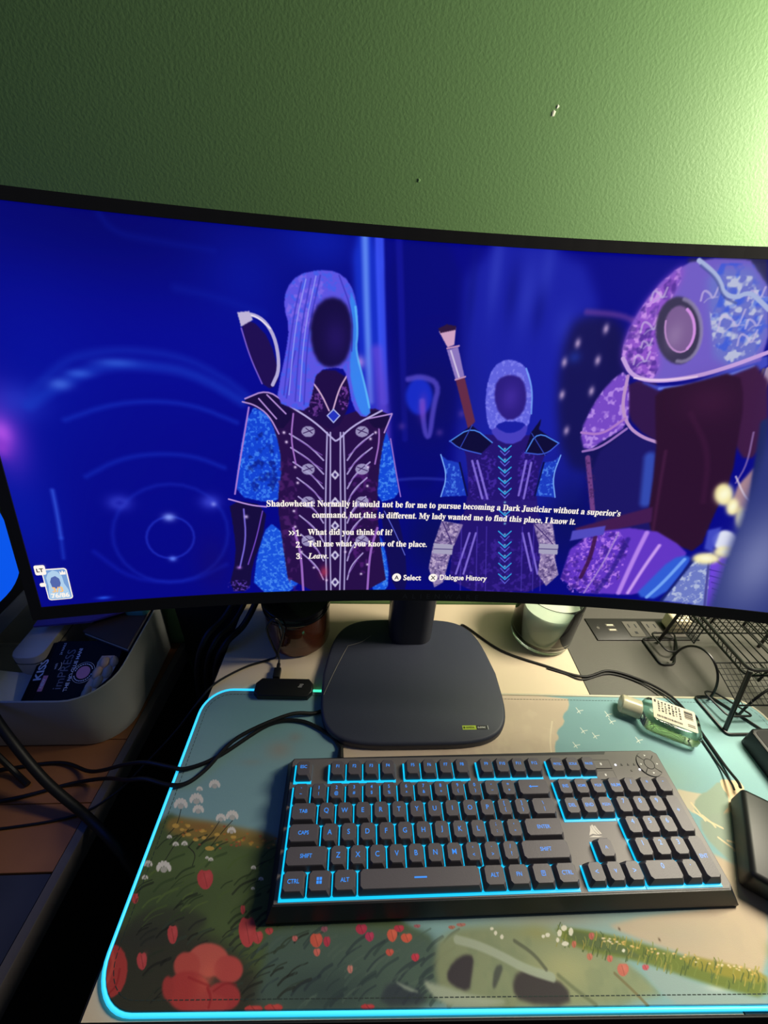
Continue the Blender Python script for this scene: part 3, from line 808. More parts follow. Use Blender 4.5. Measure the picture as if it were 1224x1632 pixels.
('p',(96,98,222),[[39.6,245.2],[51.7,243.1],[61.8,235.3],[66.8,219.7],[69.8,202.5],[69.9,183.3],[62.8,189.1],[40.8,188.1],[35.9,179.4],[30.6,181.6],[24.6,203.4],[23.9,222.3],[27.7,238.1]],0.81,1,1),
('n',(140,140,245),[[39.6,245.2],[51.7,243.1],[61.8,235.3],[66.8,219.7],[69.8,202.5],[69.9,183.3],[62.8,189.1],[40.8,188.1],[35.9,179.4],[30.6,181.6],[24.6,203.4],[23.9,222.3],[27.7,238.1]],2.5,0.6),
('s',(120,170,250),[[58.5,237.3],[67.4,219.8],[70.2,196.6]],1.55,0.99,0.8,2),
('p',(42,26,128),[[32.3,226.1],[43.9,232.2],[57.6,228.4],[64,211.5],[62.3,196.2],[50.6,188.5],[39.2,195.2],[32.2,210.1]],1.55,1,1),
('g',(72,48,170),[47.8,210.8],8.7,12.4,0.6),
('p',(42,40,82),[[180.3,332.3],[245.6,334.5],[259.9,292.8],[201.4,305.4]],3.1,1,0),
('p',(26,20,100),[[143.8,163.5],[166,186.3],[198.7,176],[222.7,73.7],[158.4,83.5],[140.2,137.5]],2.48,1,0),
('s',(60,95,205),[[193.8,160],[201.3,114.4]],11.16,7.44,0.7,2),
('p',(48,20,74),[[154.8,231.9],[189.9,230.3],[205.7,172],[171.4,188.5],[156.6,212.6]],1.86,1,1),
('p',(118,72,196),[[152.3,241.8],[161.2,212.8],[165.2,189.3],[147.1,176.1],[130,161.4],[120.9,180.9],[127.8,208.2],[138,228.8]],1.86,1,1),
('n',(190,150,235),[[152.3,241.8],[161.2,212.8],[165.2,189.3],[147.1,176.1],[130,161.4],[120.9,180.9],[127.8,208.2],[138,228.8]],4.3,0.8),
('s',(185,145,200),[[154,235.2],[154.8,207.8],[165.2,189.3],[180.8,179.8],[197.7,175.3]],3.1,1.24,1,2),
('s',(170,120,200),[[122.1,181],[142.1,179.6],[160.5,196.3]],2.48,1.24,1,2),
('s',(150,110,190),[[127.3,162.6],[143.1,166.6],[164.6,186.9]],2.48,1.24,1,2),
('s',(110,62,132),[[133.5,156.6],[141.6,130.9],[150.7,100.7]],4.96,1.86,1,2),
('n',(60,30,90),[[129.8,156.4],[140.9,157],[153.3,100.9],[146.8,100.5]],2.5,0.6),
('p',(62,72,190),[[161.5,232.8],[190.8,226.9],[222.4,235.3],[270.3,262.5],[275.7,246.8],[230.6,226.8],[192.3,221.3]],1.86,1,1),
('s',(110,130,230),[[185.4,225.5],[223.6,231.5],[262.1,248.8]],2.48,1.86,0.8,2),
('p',(112,92,196),[[188.9,333.1],[246.2,332.6],[272.4,256.3],[251.5,248.3],[211.4,234.7],[178.4,230.3],[157.4,235.4],[144.9,248.6],[143.2,267.3],[151.5,294.4],[166.7,318.5]],1.55,1,1),
('p',(145,82,202),[[183.3,331],[171,278.9],[183.6,232.2],[157.4,235.4],[144.9,248.6],[143.2,267.3],[151.5,294.4],[166.7,318.5]],5.58,0.9,1),
('p',(104,116,200),[[197.5,326.8],[247.7,328.5],[271.7,258.4],[230.8,244.5],[211.1,290.9]],6.2,0.85,1),
('n',(215,160,240),[[183.3,331],[171,278.9],[183.6,232.2],[157.4,235.4],[144.9,248.6],[143.2,267.3],[151.5,294.4],[166.7,318.5]],4.3,0.75),
('n',(55,30,130),[[183.3,331],[171,278.9],[183.6,232.2],[157.4,235.4],[144.9,248.6],[143.2,267.3],[151.5,294.4]],5.6,0.6),
('n',(195,200,220),[[199.7,319.8],[250,321.6],[270.3,262.5],[229.9,247.2]],5.0,0.85),
('n',(40,80,220),[[196.8,329.1],[246.9,330.8],[270.3,262.5],[229.9,247.2]],7.4,0.6),
('s',(205,190,226),[[222.3,277.4],[221.6,290.8],[230.7,287.8],[238.2,279.2],[240,294.8]],1.86,1.36,0.6,2),
('s',(176,168,214),[[227.6,275.3],[231.7,281.2],[242.8,282.8]],1.36,1.24,0.5,2),
('s',(205,190,226),[[242.6,265.9],[241.9,275.9],[248.6,273.7],[254.1,267.2],[255.3,278.9]],1.86,1.36,0.6,2),
('s',(176,168,214),[[246.5,264.4],[249.3,268.7],[257.4,269.9]],1.36,1.24,0.5,2),
('s',(205,190,226),[[200.7,300.5],[200.5,308.7],[206.2,306.9],[210.8,301.6],[212.3,311.2]],1.86,1.36,0.6,2),
('s',(176,168,214),[[204.1,299.3],[206.7,302.8],[213.8,303.8]],1.36,1.24,0.5,2),
('s',(205,190,226),[[155.9,272.8],[156,282.1],[162.4,280.1],[167.3,274.1],[169.4,285]],1.86,1.36,0.6,2),
('s',(176,168,214),[[159.6,271.4],[162.8,275.5],[170.8,276.6]],1.36,1.24,0.5,2),
('s',(205,190,226),[[158.5,299.1],[158.6,306.8],[163.9,305.1],[168.1,300.2],[169.8,309.2]],1.86,1.36,0.6,2),
('s',(176,168,214),[[161.6,297.9],[164.3,301.3],[171.1,302.2]],1.36,1.24,0.5,2),
('s',(205,190,226),[[156.5,245.8],[156.6,254.3],[162.3,252.4],[166.6,247],[168.5,256.9]],1.86,1.36,0.6,2),
('s',(176,168,214),[[159.8,244.5],[162.6,248.2],[169.8,249.3]],1.36,1.24,0.5,2),
('s',(205,190,226),[[239.7,302],[239.2,310.2],[244.9,308.4],[249.5,303.1],[250.6,312.6]],1.86,1.36,0.6,2),
('s',(176,168,214),[[243.1,300.8],[245.5,304.3],[252.4,305.2]],1.36,1.24,0.5,2),
('s',(205,190,226),[[244.9,280],[244.3,287.9],[249.7,286.2],[254.1,281.1],[255.1,290.3]],1.86,1.36,0.6,2),
('s',(176,168,214),[[248,278.8],[250.3,282.3],[256.8,283.2]],1.36,1.24,0.5,2),
('s',(205,190,226),[[159.7,260.4],[159.7,266.2],[163.6,264.9],[166.6,261.2],[167.8,268]],1.86,1.36,0.6,2),
('s',(176,168,214),[[161.9,259.6],[163.8,262.1],[168.7,262.8]],1.36,1.24,0.5,2),
('s',(165,178,220),[[190.1,330.8],[204.5,322.8],[213.3,314.6],[217.8,307],[228.3,303.5],[239.1,308.7],[249.5,302.3],[258.9,295.7]],3.72,1.55,1,2),
('s',(70,80,150),[[192.8,327.1],[209.3,317.3],[217.7,304],[230.6,299.6]],1.86,1.86,0.7,2),
('s',(195,160,222),[[145.7,250.2],[157.4,235.4],[178.1,231.4],[210.9,236.4],[240.9,247.2],[270.6,261.5]],3.72,1.36,1,2),
('s',(240,215,240),[[160.1,233.8],[183.6,232.2],[216.1,237.8]],1.55,1.12,0.8,2),
('p',(58,52,84),[[208.8,277],[210.5,264.6],[207.9,254.3],[201.4,248.2],[192.3,247.8],[182.5,253.1],[174,262.9],[168.7,275.2],[167.4,287.4],[170.4,297.2],[176.9,302.7],[185.7,303.1],[195,298.2],[203.3,288.9]],1.86,1,1),
('s',(150,140,175),[[186.5,300.9],[190.8,299.5],[195,297],[199,293.4],[202.6,288.9],[205.6,283.8],[207.9,278.2],[209.4,272.5],[209.9,266.9],[209.5,261.7],[208,257.2],[205.7,253.7],[202.6,251.3],[198.9,250.1],[194.7,250.3]],3.1,2.48,0.7,0),
('p',(122,92,146),[[203.2,277.8],[204.3,269.3],[202.6,262.2],[198.2,258.1],[192.1,257.8],[185.5,261.4],[179.8,268.1],[176.1,276.6],[175.1,285],[177,291.8],[181.4,295.7],[187.4,295.9],[193.8,292.5],[199.4,286.1]],1.55,1,1),
('s',(220,150,235),[[191.4,293.1],[194.1,291],[196.6,288.3],[198.9,285.1],[200.7,281.5],[202.1,277.7],[203,273.9],[203.2,270.2],[202.9,266.7],[202,263.7],[200.6,261.3]],2.48,1.55,0.9,0),
('s',(205,150,215),[[201,260.9],[198.6,258.9],[195.6,258],[192.3,258.3],[188.8,259.7],[185.4,262.1],[182.2,265.5],[179.5,269.5],[177.5,274],[176.2,278.6],[175.6,283.1]],1.55,1.24,0.8,0),
('g',(150,125,170),[186.8,271.9],7.4,11.2,0.6),
('s',(160,140,170),[[275.7,246.8],[276.4,230.4],[273.6,207.4],[269.8,200.2]],5.58,1.86,1,2),
('s',(90,75,110),[[271.5,246.6],[271.1,230.1],[267.2,210]],3.1,1.86,1,2),
('p',(60,24,66),[[238.7,236.7],[273,254.7],[296.5,185.3],[285.7,159.9],[264,183.1]],2.48,1,1),
('s',(150,120,180),[[281.5,190.3],[285.7,159.9],[281.5,140.4]],1.86,1.86,0.7,2),
('p',(43,14,46),[[182.3,224.2],[212.3,231.4],[251.3,245.6],[264.5,218.4],[270.1,183.5],[276.5,145.2],[272,109.6],[268.9,61.7],[243.1,69.6],[210.5,78.6],[200.4,160.4],[188,202.5]],1.86,1,1),
('g',(66,24,62),[233.7,216.7],24.8,18.6,0.5),
('s',(74,30,70),[[207.1,167.1],[211.3,128.6],[216.8,84.1]],3.1,3.72,0.6,2),
('s',(62,22,60),[[220.2,204.3],[247.8,169.8],[257.1,118.6]],4.96,4.96,0.5,2),
('p',(66,26,80),[[136.5,80.7],[210.1,109.6],[213.1,93],[145.2,71.1]],1.86,1,0),
('p',(98,54,196),[[138,73.6],[210.5,88.6],[257.1,65],[257.9,50.9],[240.4,6.4],[131.4,2.4]],1.86,1,1),
('n',(190,130,240),[[138,73.6],[197.8,82.6],[196.3,5.6],[131.4,2.4]],3.1,0.8),
('n',(45,20,120),[[138,73.6],[197.8,82.6],[196.3,5.6],[131.4,2.4]],5.0,0.6),
('s',(200,150,245),[[211.4,80.1],[205.8,50.1],[199.5,6.6]],4.96,3.1,0.8,2),
('s',(40,24,130),[[194,71.5],[186.4,33.3],[175.5,5.5]],4.96,3.1,0.7,2),
('s',(60,20,70),[[159.6,72],[159.7,46.7],[154.5,23.1]],4.34,1.86,0.9,2),
('s',(170,140,210),[[182.6,77.9],[174.7,40.1],[162,3.7]],1.86,1.24,0.8,2),
('s',(225,180,250),[[227.7,66.8],[218.4,39.7],[209.5,7.5]],3.72,3.1,0.8,2),
('p',(80,74,190),[[134.5,77.7],[167.8,85.6],[168.1,75.5],[134.1,66]],1.24,1,0),
('p',(48,92,212),[[228.8,25.2],[244.3,53.4],[261.9,59.5],[263.9,47.8],[246.2,2.2],[217.2,4.2]],2.48,1,1),
('s',(130,180,250),[[257.3,53.1],[242.8,22.6],[230.9,3.9]],3.72,2.48,0.8,2),
('s',(20,30,110),[[267.2,51.9],[256.7,20],[248.4,1.6]],6.2,3.1,1,2),
('p',(108,122,196),[[249.2,0.9],[259.1,28.1],[269.3,55.8],[281.9,64.4],[297.3,-0.1]],1.86,1,0),
('n',(190,200,225),[[249.2,0.9],[259.1,28.1],[269.3,55.8],[281.9,64.4],[297.3,-0.1]],3.7,0.8),
('s',(70,70,150),[[280.5,60.6],[293.3,0.2]],2.48,1.24,1,2),
('p',(108,62,222),[[285,49.9],[297.9,69],[302.7,29],[305.3,-0.8],[296,-0.3]],1.55,1,0),
('s',(60,30,150),[[285.5,43.9],[302.1,41.2]],1.24,0.93,0.8,2),
('s',(60,30,150),[[288.6,36.6],[303.5,33.7]],1.24,0.93,0.8,2),
('s',(60,30,150),[[291.8,29.3],[304.8,26.2]],1.24,0.93,0.8,2),
('s',(60,30,150),[[294.9,21.9],[306.2,18.5]],1.24,0.93,0.8,2),
('s',(60,30,150),[[298.2,14.4],[307.6,10.8]],1.24,0.93,0.8,2),
('s',(60,30,150),[[301.4,6.8],[309,2.9]],1.24,0.93,0.8,2),
('s',(90,60,150),[[283.2,60.2],[294.7,50.9],[304.9,50.6]],2.48,1.24,1,2),
('p',(168,132,142),[[284.2,137.4],[293.4,157.4],[304.6,112.5],[284.4,108.6]],2.48,1,0),
('s',(215,200,220),[[279.5,146.7],[293,128.2],[300.8,122.3]],1.86,1.86,0.8,2),
('p',(225,228,245),[[302.6,79.6],[303,74.3],[301,69.8],[296.9,67],[291.6,66.5],[286.1,68.3],[281.4,72.2],[278.7,77.2],[278.3,82.5],[280.4,86.9],[284.5,89.6],[289.8,90.1],[295.2,88.3],[299.8,84.6]],2.48,1,1),
('p',(70,80,200),[[270.9,88.6],[283,93.3],[282.5,64.5],[273.5,67.3]],2.48,0.9,0),
('p',(255,240,165),[[282.9,128.7],[283.6,123.6],[282.5,119.3],[279.7,116.7],[275.7,116.4],[271.5,118.4],[267.8,122.3],[265.4,127.3],[264.7,132.4],[265.9,136.6],[268.7,139.1],[272.6,139.4],[276.8,137.5],[280.4,133.7]],3.72,0.95,1),
('g',(255,255,225),[274.2,128],6.5,7.8,0.8),
('p',(255,240,165),[[292.2,116.1],[292.9,112.1],[292.3,108.7],[290.5,106.7],[287.9,106.5],[285,108.1],[282.4,111.1],[280.5,115.1],[279.9,119.2],[280.5,122.5],[282.3,124.4],[284.9,124.7],[287.7,123.1],[290.3,120.1]],3.72,0.95,1),
('g',(255,255,225),[286.4,115.6],4.3,6.1,0.8),
('p',(255,240,165),[[302.1,105.5],[303.3,100.2],[303.4,95.8],[302.3,93.3],[300.2,93.1],[297.6,95.3],[295,99.4],[292.8,104.6],[291.7,109.8],[291.6,114.1],[292.8,116.6],[294.8,116.7],[297.4,114.6],[300,110.6]],3.72,0.95,1),
('g',(255,255,225),[297.5,105],3.5,7.8,0.8),
('p',(255,240,165),[[291.9,58.1],[291.5,55.2],[288.4,52.5],[283.4,50.7],[277.4,50],[271.6,50.8],[267.1,52.7],[265,55.4],[265.5,58.3],[268.6,61],[273.7,62.7],[279.7,63.3],[285.4,62.6],[289.8,60.8]],3.72,0.95,1),
('g',(255,255,225),[278.5,56.7],9.5,3.9,0.8),
('p',(255,240,165),[[305.3,66.9],[305.1,64],[302.9,61.4],[298.9,59.7],[294.1,59.2],[289.3,60],[285.6,62],[283.7,64.6],[284,67.5],[286.3,70],[290.3,71.7],[295.1,72.2],[299.8,71.4],[303.4,69.5]],3.72,0.95,1),
('g',(255,255,225),[294.6,65.7],7.8,3.9,0.8),
('p',(26,36,92),[[284.5,201.1],[289.9,205],[317.2,123.7],[340.7,0.7],[303.6,0.6],[300.6,66.4],[302.2,108.9]],2.48,1,0),
('p',(34,48,140),[[302,51.7],[323.5,54.2],[333.5,1.4],[303.6,0.6]],4.96,0.8,0),
('p',(150,160,195),[[323.8,104.1],[358.9,-1.4],[339.5,0.6],[330.5,55]],3.72,1,0),
('g',(215,220,235),[332.9,66.3],7.4,18.6,0.7),
('s',(235,235,230),[[329.9,51.2],[339.4,57.5]],2.48,1.86,1,2),
('p',(42,52,120),[[297,0],[410,0],[410,340],[297,340]],8,1,0),
('g',(106,90,192),[345,240],40,60,0.8),
('g',(154,160,200),[330,60],30,60,0.6)]
MAT_ART = [('g',(108,152,158),[93.5,257.1],94.0,32.9,0.6),
('g',(128,172,176),[235.4,233.8],56.4,23.5,0.4),
('g',(158,208,214),[669.9,231.5],56.4,32.9,0.6),
('g',(165,190,170),[566.5,183.9],56.4,23.5,0.6),
('g',(165,150,135),[114.6,212.3],16.0,11.3,0.6),
('g',(150,145,135),[131.3,228.3],9.4,6.6,0.5),
('g',(150,150,140),[83.7,197],14.1,4.7,0.35),
('g',(180,185,175),[313.4,203.3],42.3,9.4,0.7),
('g',(205,170,165),[266.6,206.5],9.4,3.8,0.5),
('p',(214,192,168),[[199.9,292.5],[324.8,294.9],[511.1,293.6],[506.6,275.1],[491.6,263.7],[491.9,253],[474.4,240.6],[476.3,232.2],[467.2,225.5],[462,206.5],[356.3,181.9],[250.1,167.4],[190.3,187.4],[190.8,233.2]],1.41,0.95,1),
('n',(232,214,190),[[322.9,279.4],[496.1,290.3],[459.3,212.7],[313.4,203.3]],12.2,0.2),
('n',(190,165,150),[[316.3,226.7],[479.7,245.8],[455.2,201.1],[312,192.2]],8.5,0.15),
('s',(232,216,192),[[474.2,254.5],[461.7,228.7],[457.1,206.4]],1.88,0.94,0.8,2),
('s',(236,238,226),[[515.7,275.3],[517.4,270.6],[518.5,266.9]],1.03,0.56,0.95,0),
('s',(236,238,226),[[514.4,267.8],[518.3,270.6],[524.1,271.7]],0.94,0.56,0.9,0),
('s',(236,238,226),[[554.8,270.3],[556.2,265.7],[557.2,262.1]],1.03,0.56,0.95,0),
('s',(236,238,226),[[553.1,262.9],[557.1,265.8],[563,266.8]],0.94,0.56,0.9,0),
('s',(236,238,226),[[509.9,246.2],[511.6,242],[512.7,238.6]],1.03,0.56,0.95,0),
('s',(236,238,226),[[508.8,239.4],[512.4,242],[518,242.9]],0.94,0.56,0.9,0),
('s',(236,238,226),[[523.4,239.6],[524.9,235.4],[526,232]],1.03,0.56,0.95,0),
('s',(236,238,226),[[522.1,232.8],[525.8,235.4],[531.3,236.3]],0.94,0.56,0.9,0),
('s',(236,238,226),[[491.8,226.6],[493.5,222.6],[494.7,219.4]],1.03,0.56,0.95,0),
('s',(236,238,226),[[490.8,220.2],[494.3,222.6],[499.7,223.5]],0.94,0.56,0.9,0),
('s',(236,238,226),[[579.9,234.5],[581.1,230.3],[581.8,227]],1.03,0.56,0.95,0),
('s',(236,238,226),[[578,227.8],[581.9,230.3],[587.5,231.2]],0.94,0.56,0.9,0),
('s',(236,238,226),[[555.4,260.2],[556.8,255.8],[557.7,252.2]],1.03,0.56,0.95,0),
('s',(236,238,226),[[553.8,253.1],[557.7,255.8],[563.4,256.8]],0.94,0.56,0.9,0),
('g',(150,170,160),[373.8,130.6],122.2,32.9,0.5),
('p',(205,190,165),[[595.4,172.9],[612.3,168.9],[630,166.3],[613.9,150.3],[602.1,143.9],[593.9,158]],1.41,0.9,1),
('p',(150,166,150),[[659.9,183.3],[663.2,169.3],[657.2,150.6],[632.1,131.8],[603.6,143.9],[608.3,156.8],[625.4,167.6],[634.2,169.1]],1.17,1,1),
('p',(228,198,160),[[659.6,184],[670.6,182.7],[687.3,181.4],[673.6,157.2],[661.8,146.8],[645.3,141.7],[638.2,142.2],[639.9,146.7],[650.6,155.1],[657.3,166.5],[655.2,173.4]],0.7,1,1),
('s',(215,185,150),[[645.7,150.5],[635.1,144.1],[635.7,136.6]],1.88,0.94,1,2),
('p',(150,164,150),[[607.4,143.9],[676.2,150.7],[674.5,126],[635,77.3],[611.3,103.1],[598.8,125.7]],2.35,1,1),
('g',(165,178,165),[636.4,108.7],18.8,14.1,0.6),
('s',(228,206,170),[[606,156.8],[608.5,149],[610.7,139]],2.11,0.94,0.95,2),
('s',(228,206,170),[[603.5,148.4],[611.5,140.2],[626.2,131.7]],2.11,0.94,0.95,2),
('s',(228,206,170),[[614.8,122.8],[622.9,114.2],[637,102.1]],2.11,0.94,0.95,2),
('s',(228,206,170),[[623.5,119.9],[636.7,116.5],[647,113.2]],2.11,0.94,0.95,2),
('s',(228,206,170),[[611.1,144],[617.2,136.6],[618.3,132.9]],2.11,0.94,0.95,2),
('s',(228,206,170),[[624,110.9],[636.4,108.7],[644.2,104.3]],2.11,0.94,0.95,2),
('p',(192,174,152),[[584.7,113],[605.9,105.3],[641.5,85.3],[584.4,15],[560.5,17],[518.6,32.9],[471.9,45.6],[451.8,54.3],[598.6,67.7]],2.82,1,1),
('p',(136,178,172),[[621.7,89.4],[643.9,88.4],[633.4,75.4]],1.41,0.95,0),
('n',(200,180,155),[[584.7,113],[641.5,85.3],[584.4,15],[518.6,32.9],[598.6,67.7]],14.1,0.4),
('g',(178,168,150),[520.4,45.4],51.7,14.1,0.7),
('g',(150,152,140),[403.6,56.2],70.5,8.5,0.8),
('g',(90,75,60),[466,49.5],1.0,1.2,0.9),
('g',(90,75,60),[500.8,42.1],1.0,1.2,0.9),
('p',(84,102,62),[[-10.4,87],[2.2,146.5],[32.7,133.7],[74.4,128.1],[129.6,118.2],[210.4,87.1],[259.2,54.8],[293.2,42],[287.4,-4.1],[-6.1,-1.8],[-12.9,27.7]],3.76,1,1),
('p',(158,128,66),[[10,140.6],[44.8,137.2],[87,130.5],[128.4,123.8],[130.9,111.7],[91.3,114.8],[51.5,118],[10.9,125.6]],3.76,0.85,1),
('g',(150,105,60),[47.2,130.3],18.8,4.2,0.6),
('g',(120,95,50),[116.5,118.2],14.1,4.7,0.5),
('g',(98,122,70),[63.3,102.1],37.6,14.1,0.6),
('g',(66,82,54),[27.8,68.4],42.3,14.1,0.6),
('p',(56,55,48),[[-3.9,51.2],[39.1,55.3],[99.8,42.7],[138.6,19.5],[148.8,-3],[-6.1,-1.8],[-7.6,27.7]],8.46,0.9,1),
('p',(56,58,50),[[9.5,64],[57.8,66.1],[84.7,55.2],[55.3,42.9],[7.7,39.1]],4.7,0.7,1),
('p',(80,102,96),[[136.4,55.1],[212.1,54.9],[305.4,46.1],[297.8,-4.2],[133.6,-2.9],[137,26.9]],7.52,0.9,1),
('g',(46,62,66),[193,12],42.3,14.1,0.6),
('s',(84,106,54),[[29.3,101.3],[32.6,106.4],[40.7,109.2]],0.9,0.66,0.6,2),
('s',(30,32,28),[[19.4,49.1],[22,52.6],[28.4,54.6]],1.11,0.66,0.6,2),
('s',(40,54,32),[[83.9,79.6],[86.8,83.1],[93,85.1]],1.17,0.66,0.6,2),
('s',(58,78,44),[[140.8,112],[146.7,118.7],[158.3,122.5]],2.03,0.66,0.6,2),
('s',(58,78,44),[[33.1,75.7],[37.1,81.3],[46.8,84.5]],0.89,0.66,0.6,2),
('s',(48,58,44),[[107,36.2],[111.1,40.5],[119.5,42.9]],1.15,0.66,0.6,2),
('s',(40,44,40),[[71.4,10.7],[75.9,15.7],[86,18.4]],0.76,0.66,0.6,2),
('s',(48,58,44),[[64.3,33.1],[67.2,36.5],[73.8,38.4]],1.41,0.66,0.6,2),
('s',(58,78,44),[[98.7,61.7],[101.5,64.9],[107.4,66.7]],1.17,0.66,0.6,2),
('s',(58,78,44),[[118.5,104.4],[123.1,109.9],[132.6,113]],1.58,0.66,0.6,2),
('s',(48,58,44),[[113.7,33.3],[116.4,36],[121.9,37.6]],0.86,0.66,0.6,2),
('s',(48,58,44),[[149.7,39.8],[154,43.9],[162.3,46.1]],1.32,0.66,0.6,2),
('s',(58,78,44),[[117.6,74.4],[122.4,79.7],[132.1,82.7]],0.91,0.66,0.6,2),
('s',(100,122,62),[[8.8,85.4],[13.1,92],[23.9,95.7]],2.13,0.66,0.6,2),
('s',(30,32,28),[[50.2,11.8],[52.8,14.8],[58.9,16.4]],0.82,0.66,0.6,2),
('s',(40,44,40),[[125.4,14.7],[131.2,20.3],[143,23.4]],0.78,0.66,0.6,2),
('s',(58,72,62),[[73.3,8.8],[77.6,13.6],[87.4,16.2]],2.13,0.66,0.6,2),
('s',(48,58,44),[[144.4,35.2],[147,37.7],[152.1,39.1]],2.18,0.66,0.6,2),
('s',(84,106,54),[[45.2,82.8],[49.4,88.5],[59.1,91.7]],1.28,0.66,0.6,2),
('s',(58,78,44),[[-10.2,109],[-8,112.9],[-2,115.1]],2.35,0.66,0.6,2),
('s',(84,106,54),[[94.9,60.8],[97.8,64.2],[104.1,66.1]],0.93,0.66,0.6,2),
('s',(48,58,44),[[34.1,30.1],[37.6,34.6],[46.1,37.1]],1.72,0.66,0.6,2),
('s',(30,32,28),[[95.9,45.3],[99.2,49],[106.2,51]],0.95,0.66,0.6,2),
('s',(48,58,44),[[99.3,26.3],[102.9,30],[110.3,32]],1.52,0.66,0.6,2),
('s',(34,40,30),[[45,64.1],[47,66.7],[51.7,68.2]],1.46,0.66,0.6,2),
('s',(84,106,54),[[105.8,62],[108.9,65.5],[115.3,67.4]],0.8,0.66,0.6,2),
('s',(84,106,54),[[39.1,83.8],[41.8,87.5],[48.1,89.6]],1.42,0.66,0.6,2),
('s',(58,78,44),[[44.1,73.9],[49.2,80.8],[61.2,84.7]],1.66,0.66,0.6,2),
('s',(40,54,32),[[156.6,64.8],[163.3,71.5],[176.4,75.3]],1.54,0.66,0.6,2),
('s',(84,106,54),[[12.7,87.6],[17.3,94.8],[29.2,98.9]],1.29,0.66,0.6,2),
('s',(58,72,62),[[117.6,23.7],[122.1,28.3],[131.5,30.8]],1.6,0.66,0.6,2),
('s',(58,72,62),[[114.3,34.8],[117.4,38],[124,39.9]],2.28,0.66,0.6,2),
('s',(48,58,44),[[45.4,8.6],[50,14],[60.9,16.9]],0.82,0.66,0.6,2),
('s',(40,54,32),[[136.2,98.3],[143.4,106.5],[157.9,111.1]],2.14,0.66,0.6,2),
('s',(34,40,30),[[112.9,57.9],[117,62.5],[125.7,65.1]],2.23,0.66,0.6,2),
('s',(40,54,32),[[21,114.7],[26.3,123],[39.4,127.8]],1.73,0.66,0.6,2),
('s',(34,40,30),[[46.7,65.7],[51.3,71.9],[62.1,75.3]],2.15,0.66,0.6,2),
('s',(40,44,40),[[105.3,16.4],[108,19.2],[113.7,20.7]],2.06,0.66,0.6,2),
('s',(58,72,62),[[104.2,25.2],[109.7,30.9],[121.2,34.1]],0.79,0.66,0.6,2),
('s',(40,44,40),[[23.6,44.4],[26.8,48.7],[34.7,51.1]],1.72,0.66,0.6,2),
('s',(100,122,62),[[27.5,69.6],[31.9,75.7],[42.6,79.2]],2.2,0.66,0.6,2),
('s',(100,122,62),[[50.4,71.3],[52.6,74.3],[57.7,75.9]],1.48,0.66,0.6,2),
('s',(58,72,62),[[62.7,8],[65.7,11.3],[72.4,13.1]],2.12,0.66,0.6,2),
('s',(58,78,44),[[54.2,104.8],[59.8,112.8],[73,117.4]],1.57,0.66,0.6,2),
('s',(30,32,28),[[89,18.4],[93.7,23.4],[103.8,26.2]],1.76,0.66,0.6,2),
('s',(58,72,62),[[153.6,39.5],[160.1,45.7],[172.7,49.2]],1.43,0.66,0.6,2),
('s',(84,106,54),[[121.2,93.2],[127.7,100.6],[140.9,104.9]],1.88,0.66,0.6,2),
('s',(30,32,28),[[74.6,18.3],[77.3,21.3],[83.3,23]],1.89,0.66,0.6,2),
('s',(34,40,30),[[4.9,75.5],[8.3,80.7],[17.1,83.6]],2.01,0.66,0.6,2),
('s',(34,40,30),[[102,51.3],[106.2,55.9],[115,58.5]],2.11,0.66,0.6,2),
('s',(30,32,28),[[75.5,27.1],[80.8,33.1],[92.7,36.4]],1.83,0.66,0.6,2),
('s',(34,40,30),[[96.4,75.2],[102.4,82.3],[115.2,86.4]],2.0,0.66,0.6,2),
('s',(58,72,62),[[109.2,11.2],[113.1,15],[121.1,17.1]],1.73,0.66,0.6,2),
('s',(58,78,44),[[63.7,96.5],[68.9,103.5],[80.6,107.4]],2.33,0.66,0.6,2),
('s',(100,122,62),[[60.5,61.5],[64.6,66.7],[74.1,69.7]],1.04,0.66,0.6,2),
('s',(58,78,44),[[142.5,68.3],[147.6,73.6],[157.6,76.6]],1.83,0.66,0.6,2),
('s',(84,106,54),[[132.4,105],[138,111.5],[149.4,115.2]],1.28,0.66,0.6,2),
('s',(100,122,62),[[54.2,92.2],[59.6,99.6],[72.1,103.8]],0.78,0.66,0.6,2),
('s',(30,32,28),[[158.3,20.6],[164,25.8],[174.9,28.7]],1.01,0.66,0.6,2),
('s',(40,54,32),[[98.6,54.6],[103,59.6],[112.3,62.4]],1.97,0.66,0.6,2),
('s',(84,106,54),[[147.2,99.7],[153,106.2],[164.5,109.9]],1.74,0.66,0.6,2),
('s',(34,40,30),[[130,76.5],[136.7,83.7],[150,87.8]],2.16,0.66,0.6,2),
('s',(58,78,44),[[47.9,55.3],[50.5,58.7],[56.6,60.6]],1.12,0.66,0.6,2),
('s',(58,72,62),[[66.2,40.9],[71.6,47.4],[83.9,51]],1.56,0.66,0.6,2),
('s',(100,122,62),[[151.6,75.2],[156.2,80],[165.1,82.7]],0.77,0.66,0.6,2),
('s',(40,44,40),[[42.4,50],[46.5,55.3],[56.3,58.3]],1.4,0.66,0.6,2),
('s',(34,40,30),[[50,111.4],[54.1,117.3],[63.6,120.6]],2.31,0.66,0.6,2),
('s',(40,44,40),[[164.9,12.3],[169.7,16.5],[178.9,18.8]],2.21,0.66,0.6,2),
('s',(34,40,30),[[123.4,55.8],[128.3,61.2],[138.5,64.1]],2.18,0.66,0.6,2),
('s',(58,78,44),[[117.4,95.6],[120.9,99.7],[128.1,102]],0.96,0.66,0.6,2),
('s',(100,122,62),[[15.7,65.6],[19.3,70.8],[28.2,73.7]],1.63,0.66,0.6,2),
('s',(84,106,54),[[148.9,81.3],[154,86.7],[163.8,89.7]],1.95,0.66,0.6,2),
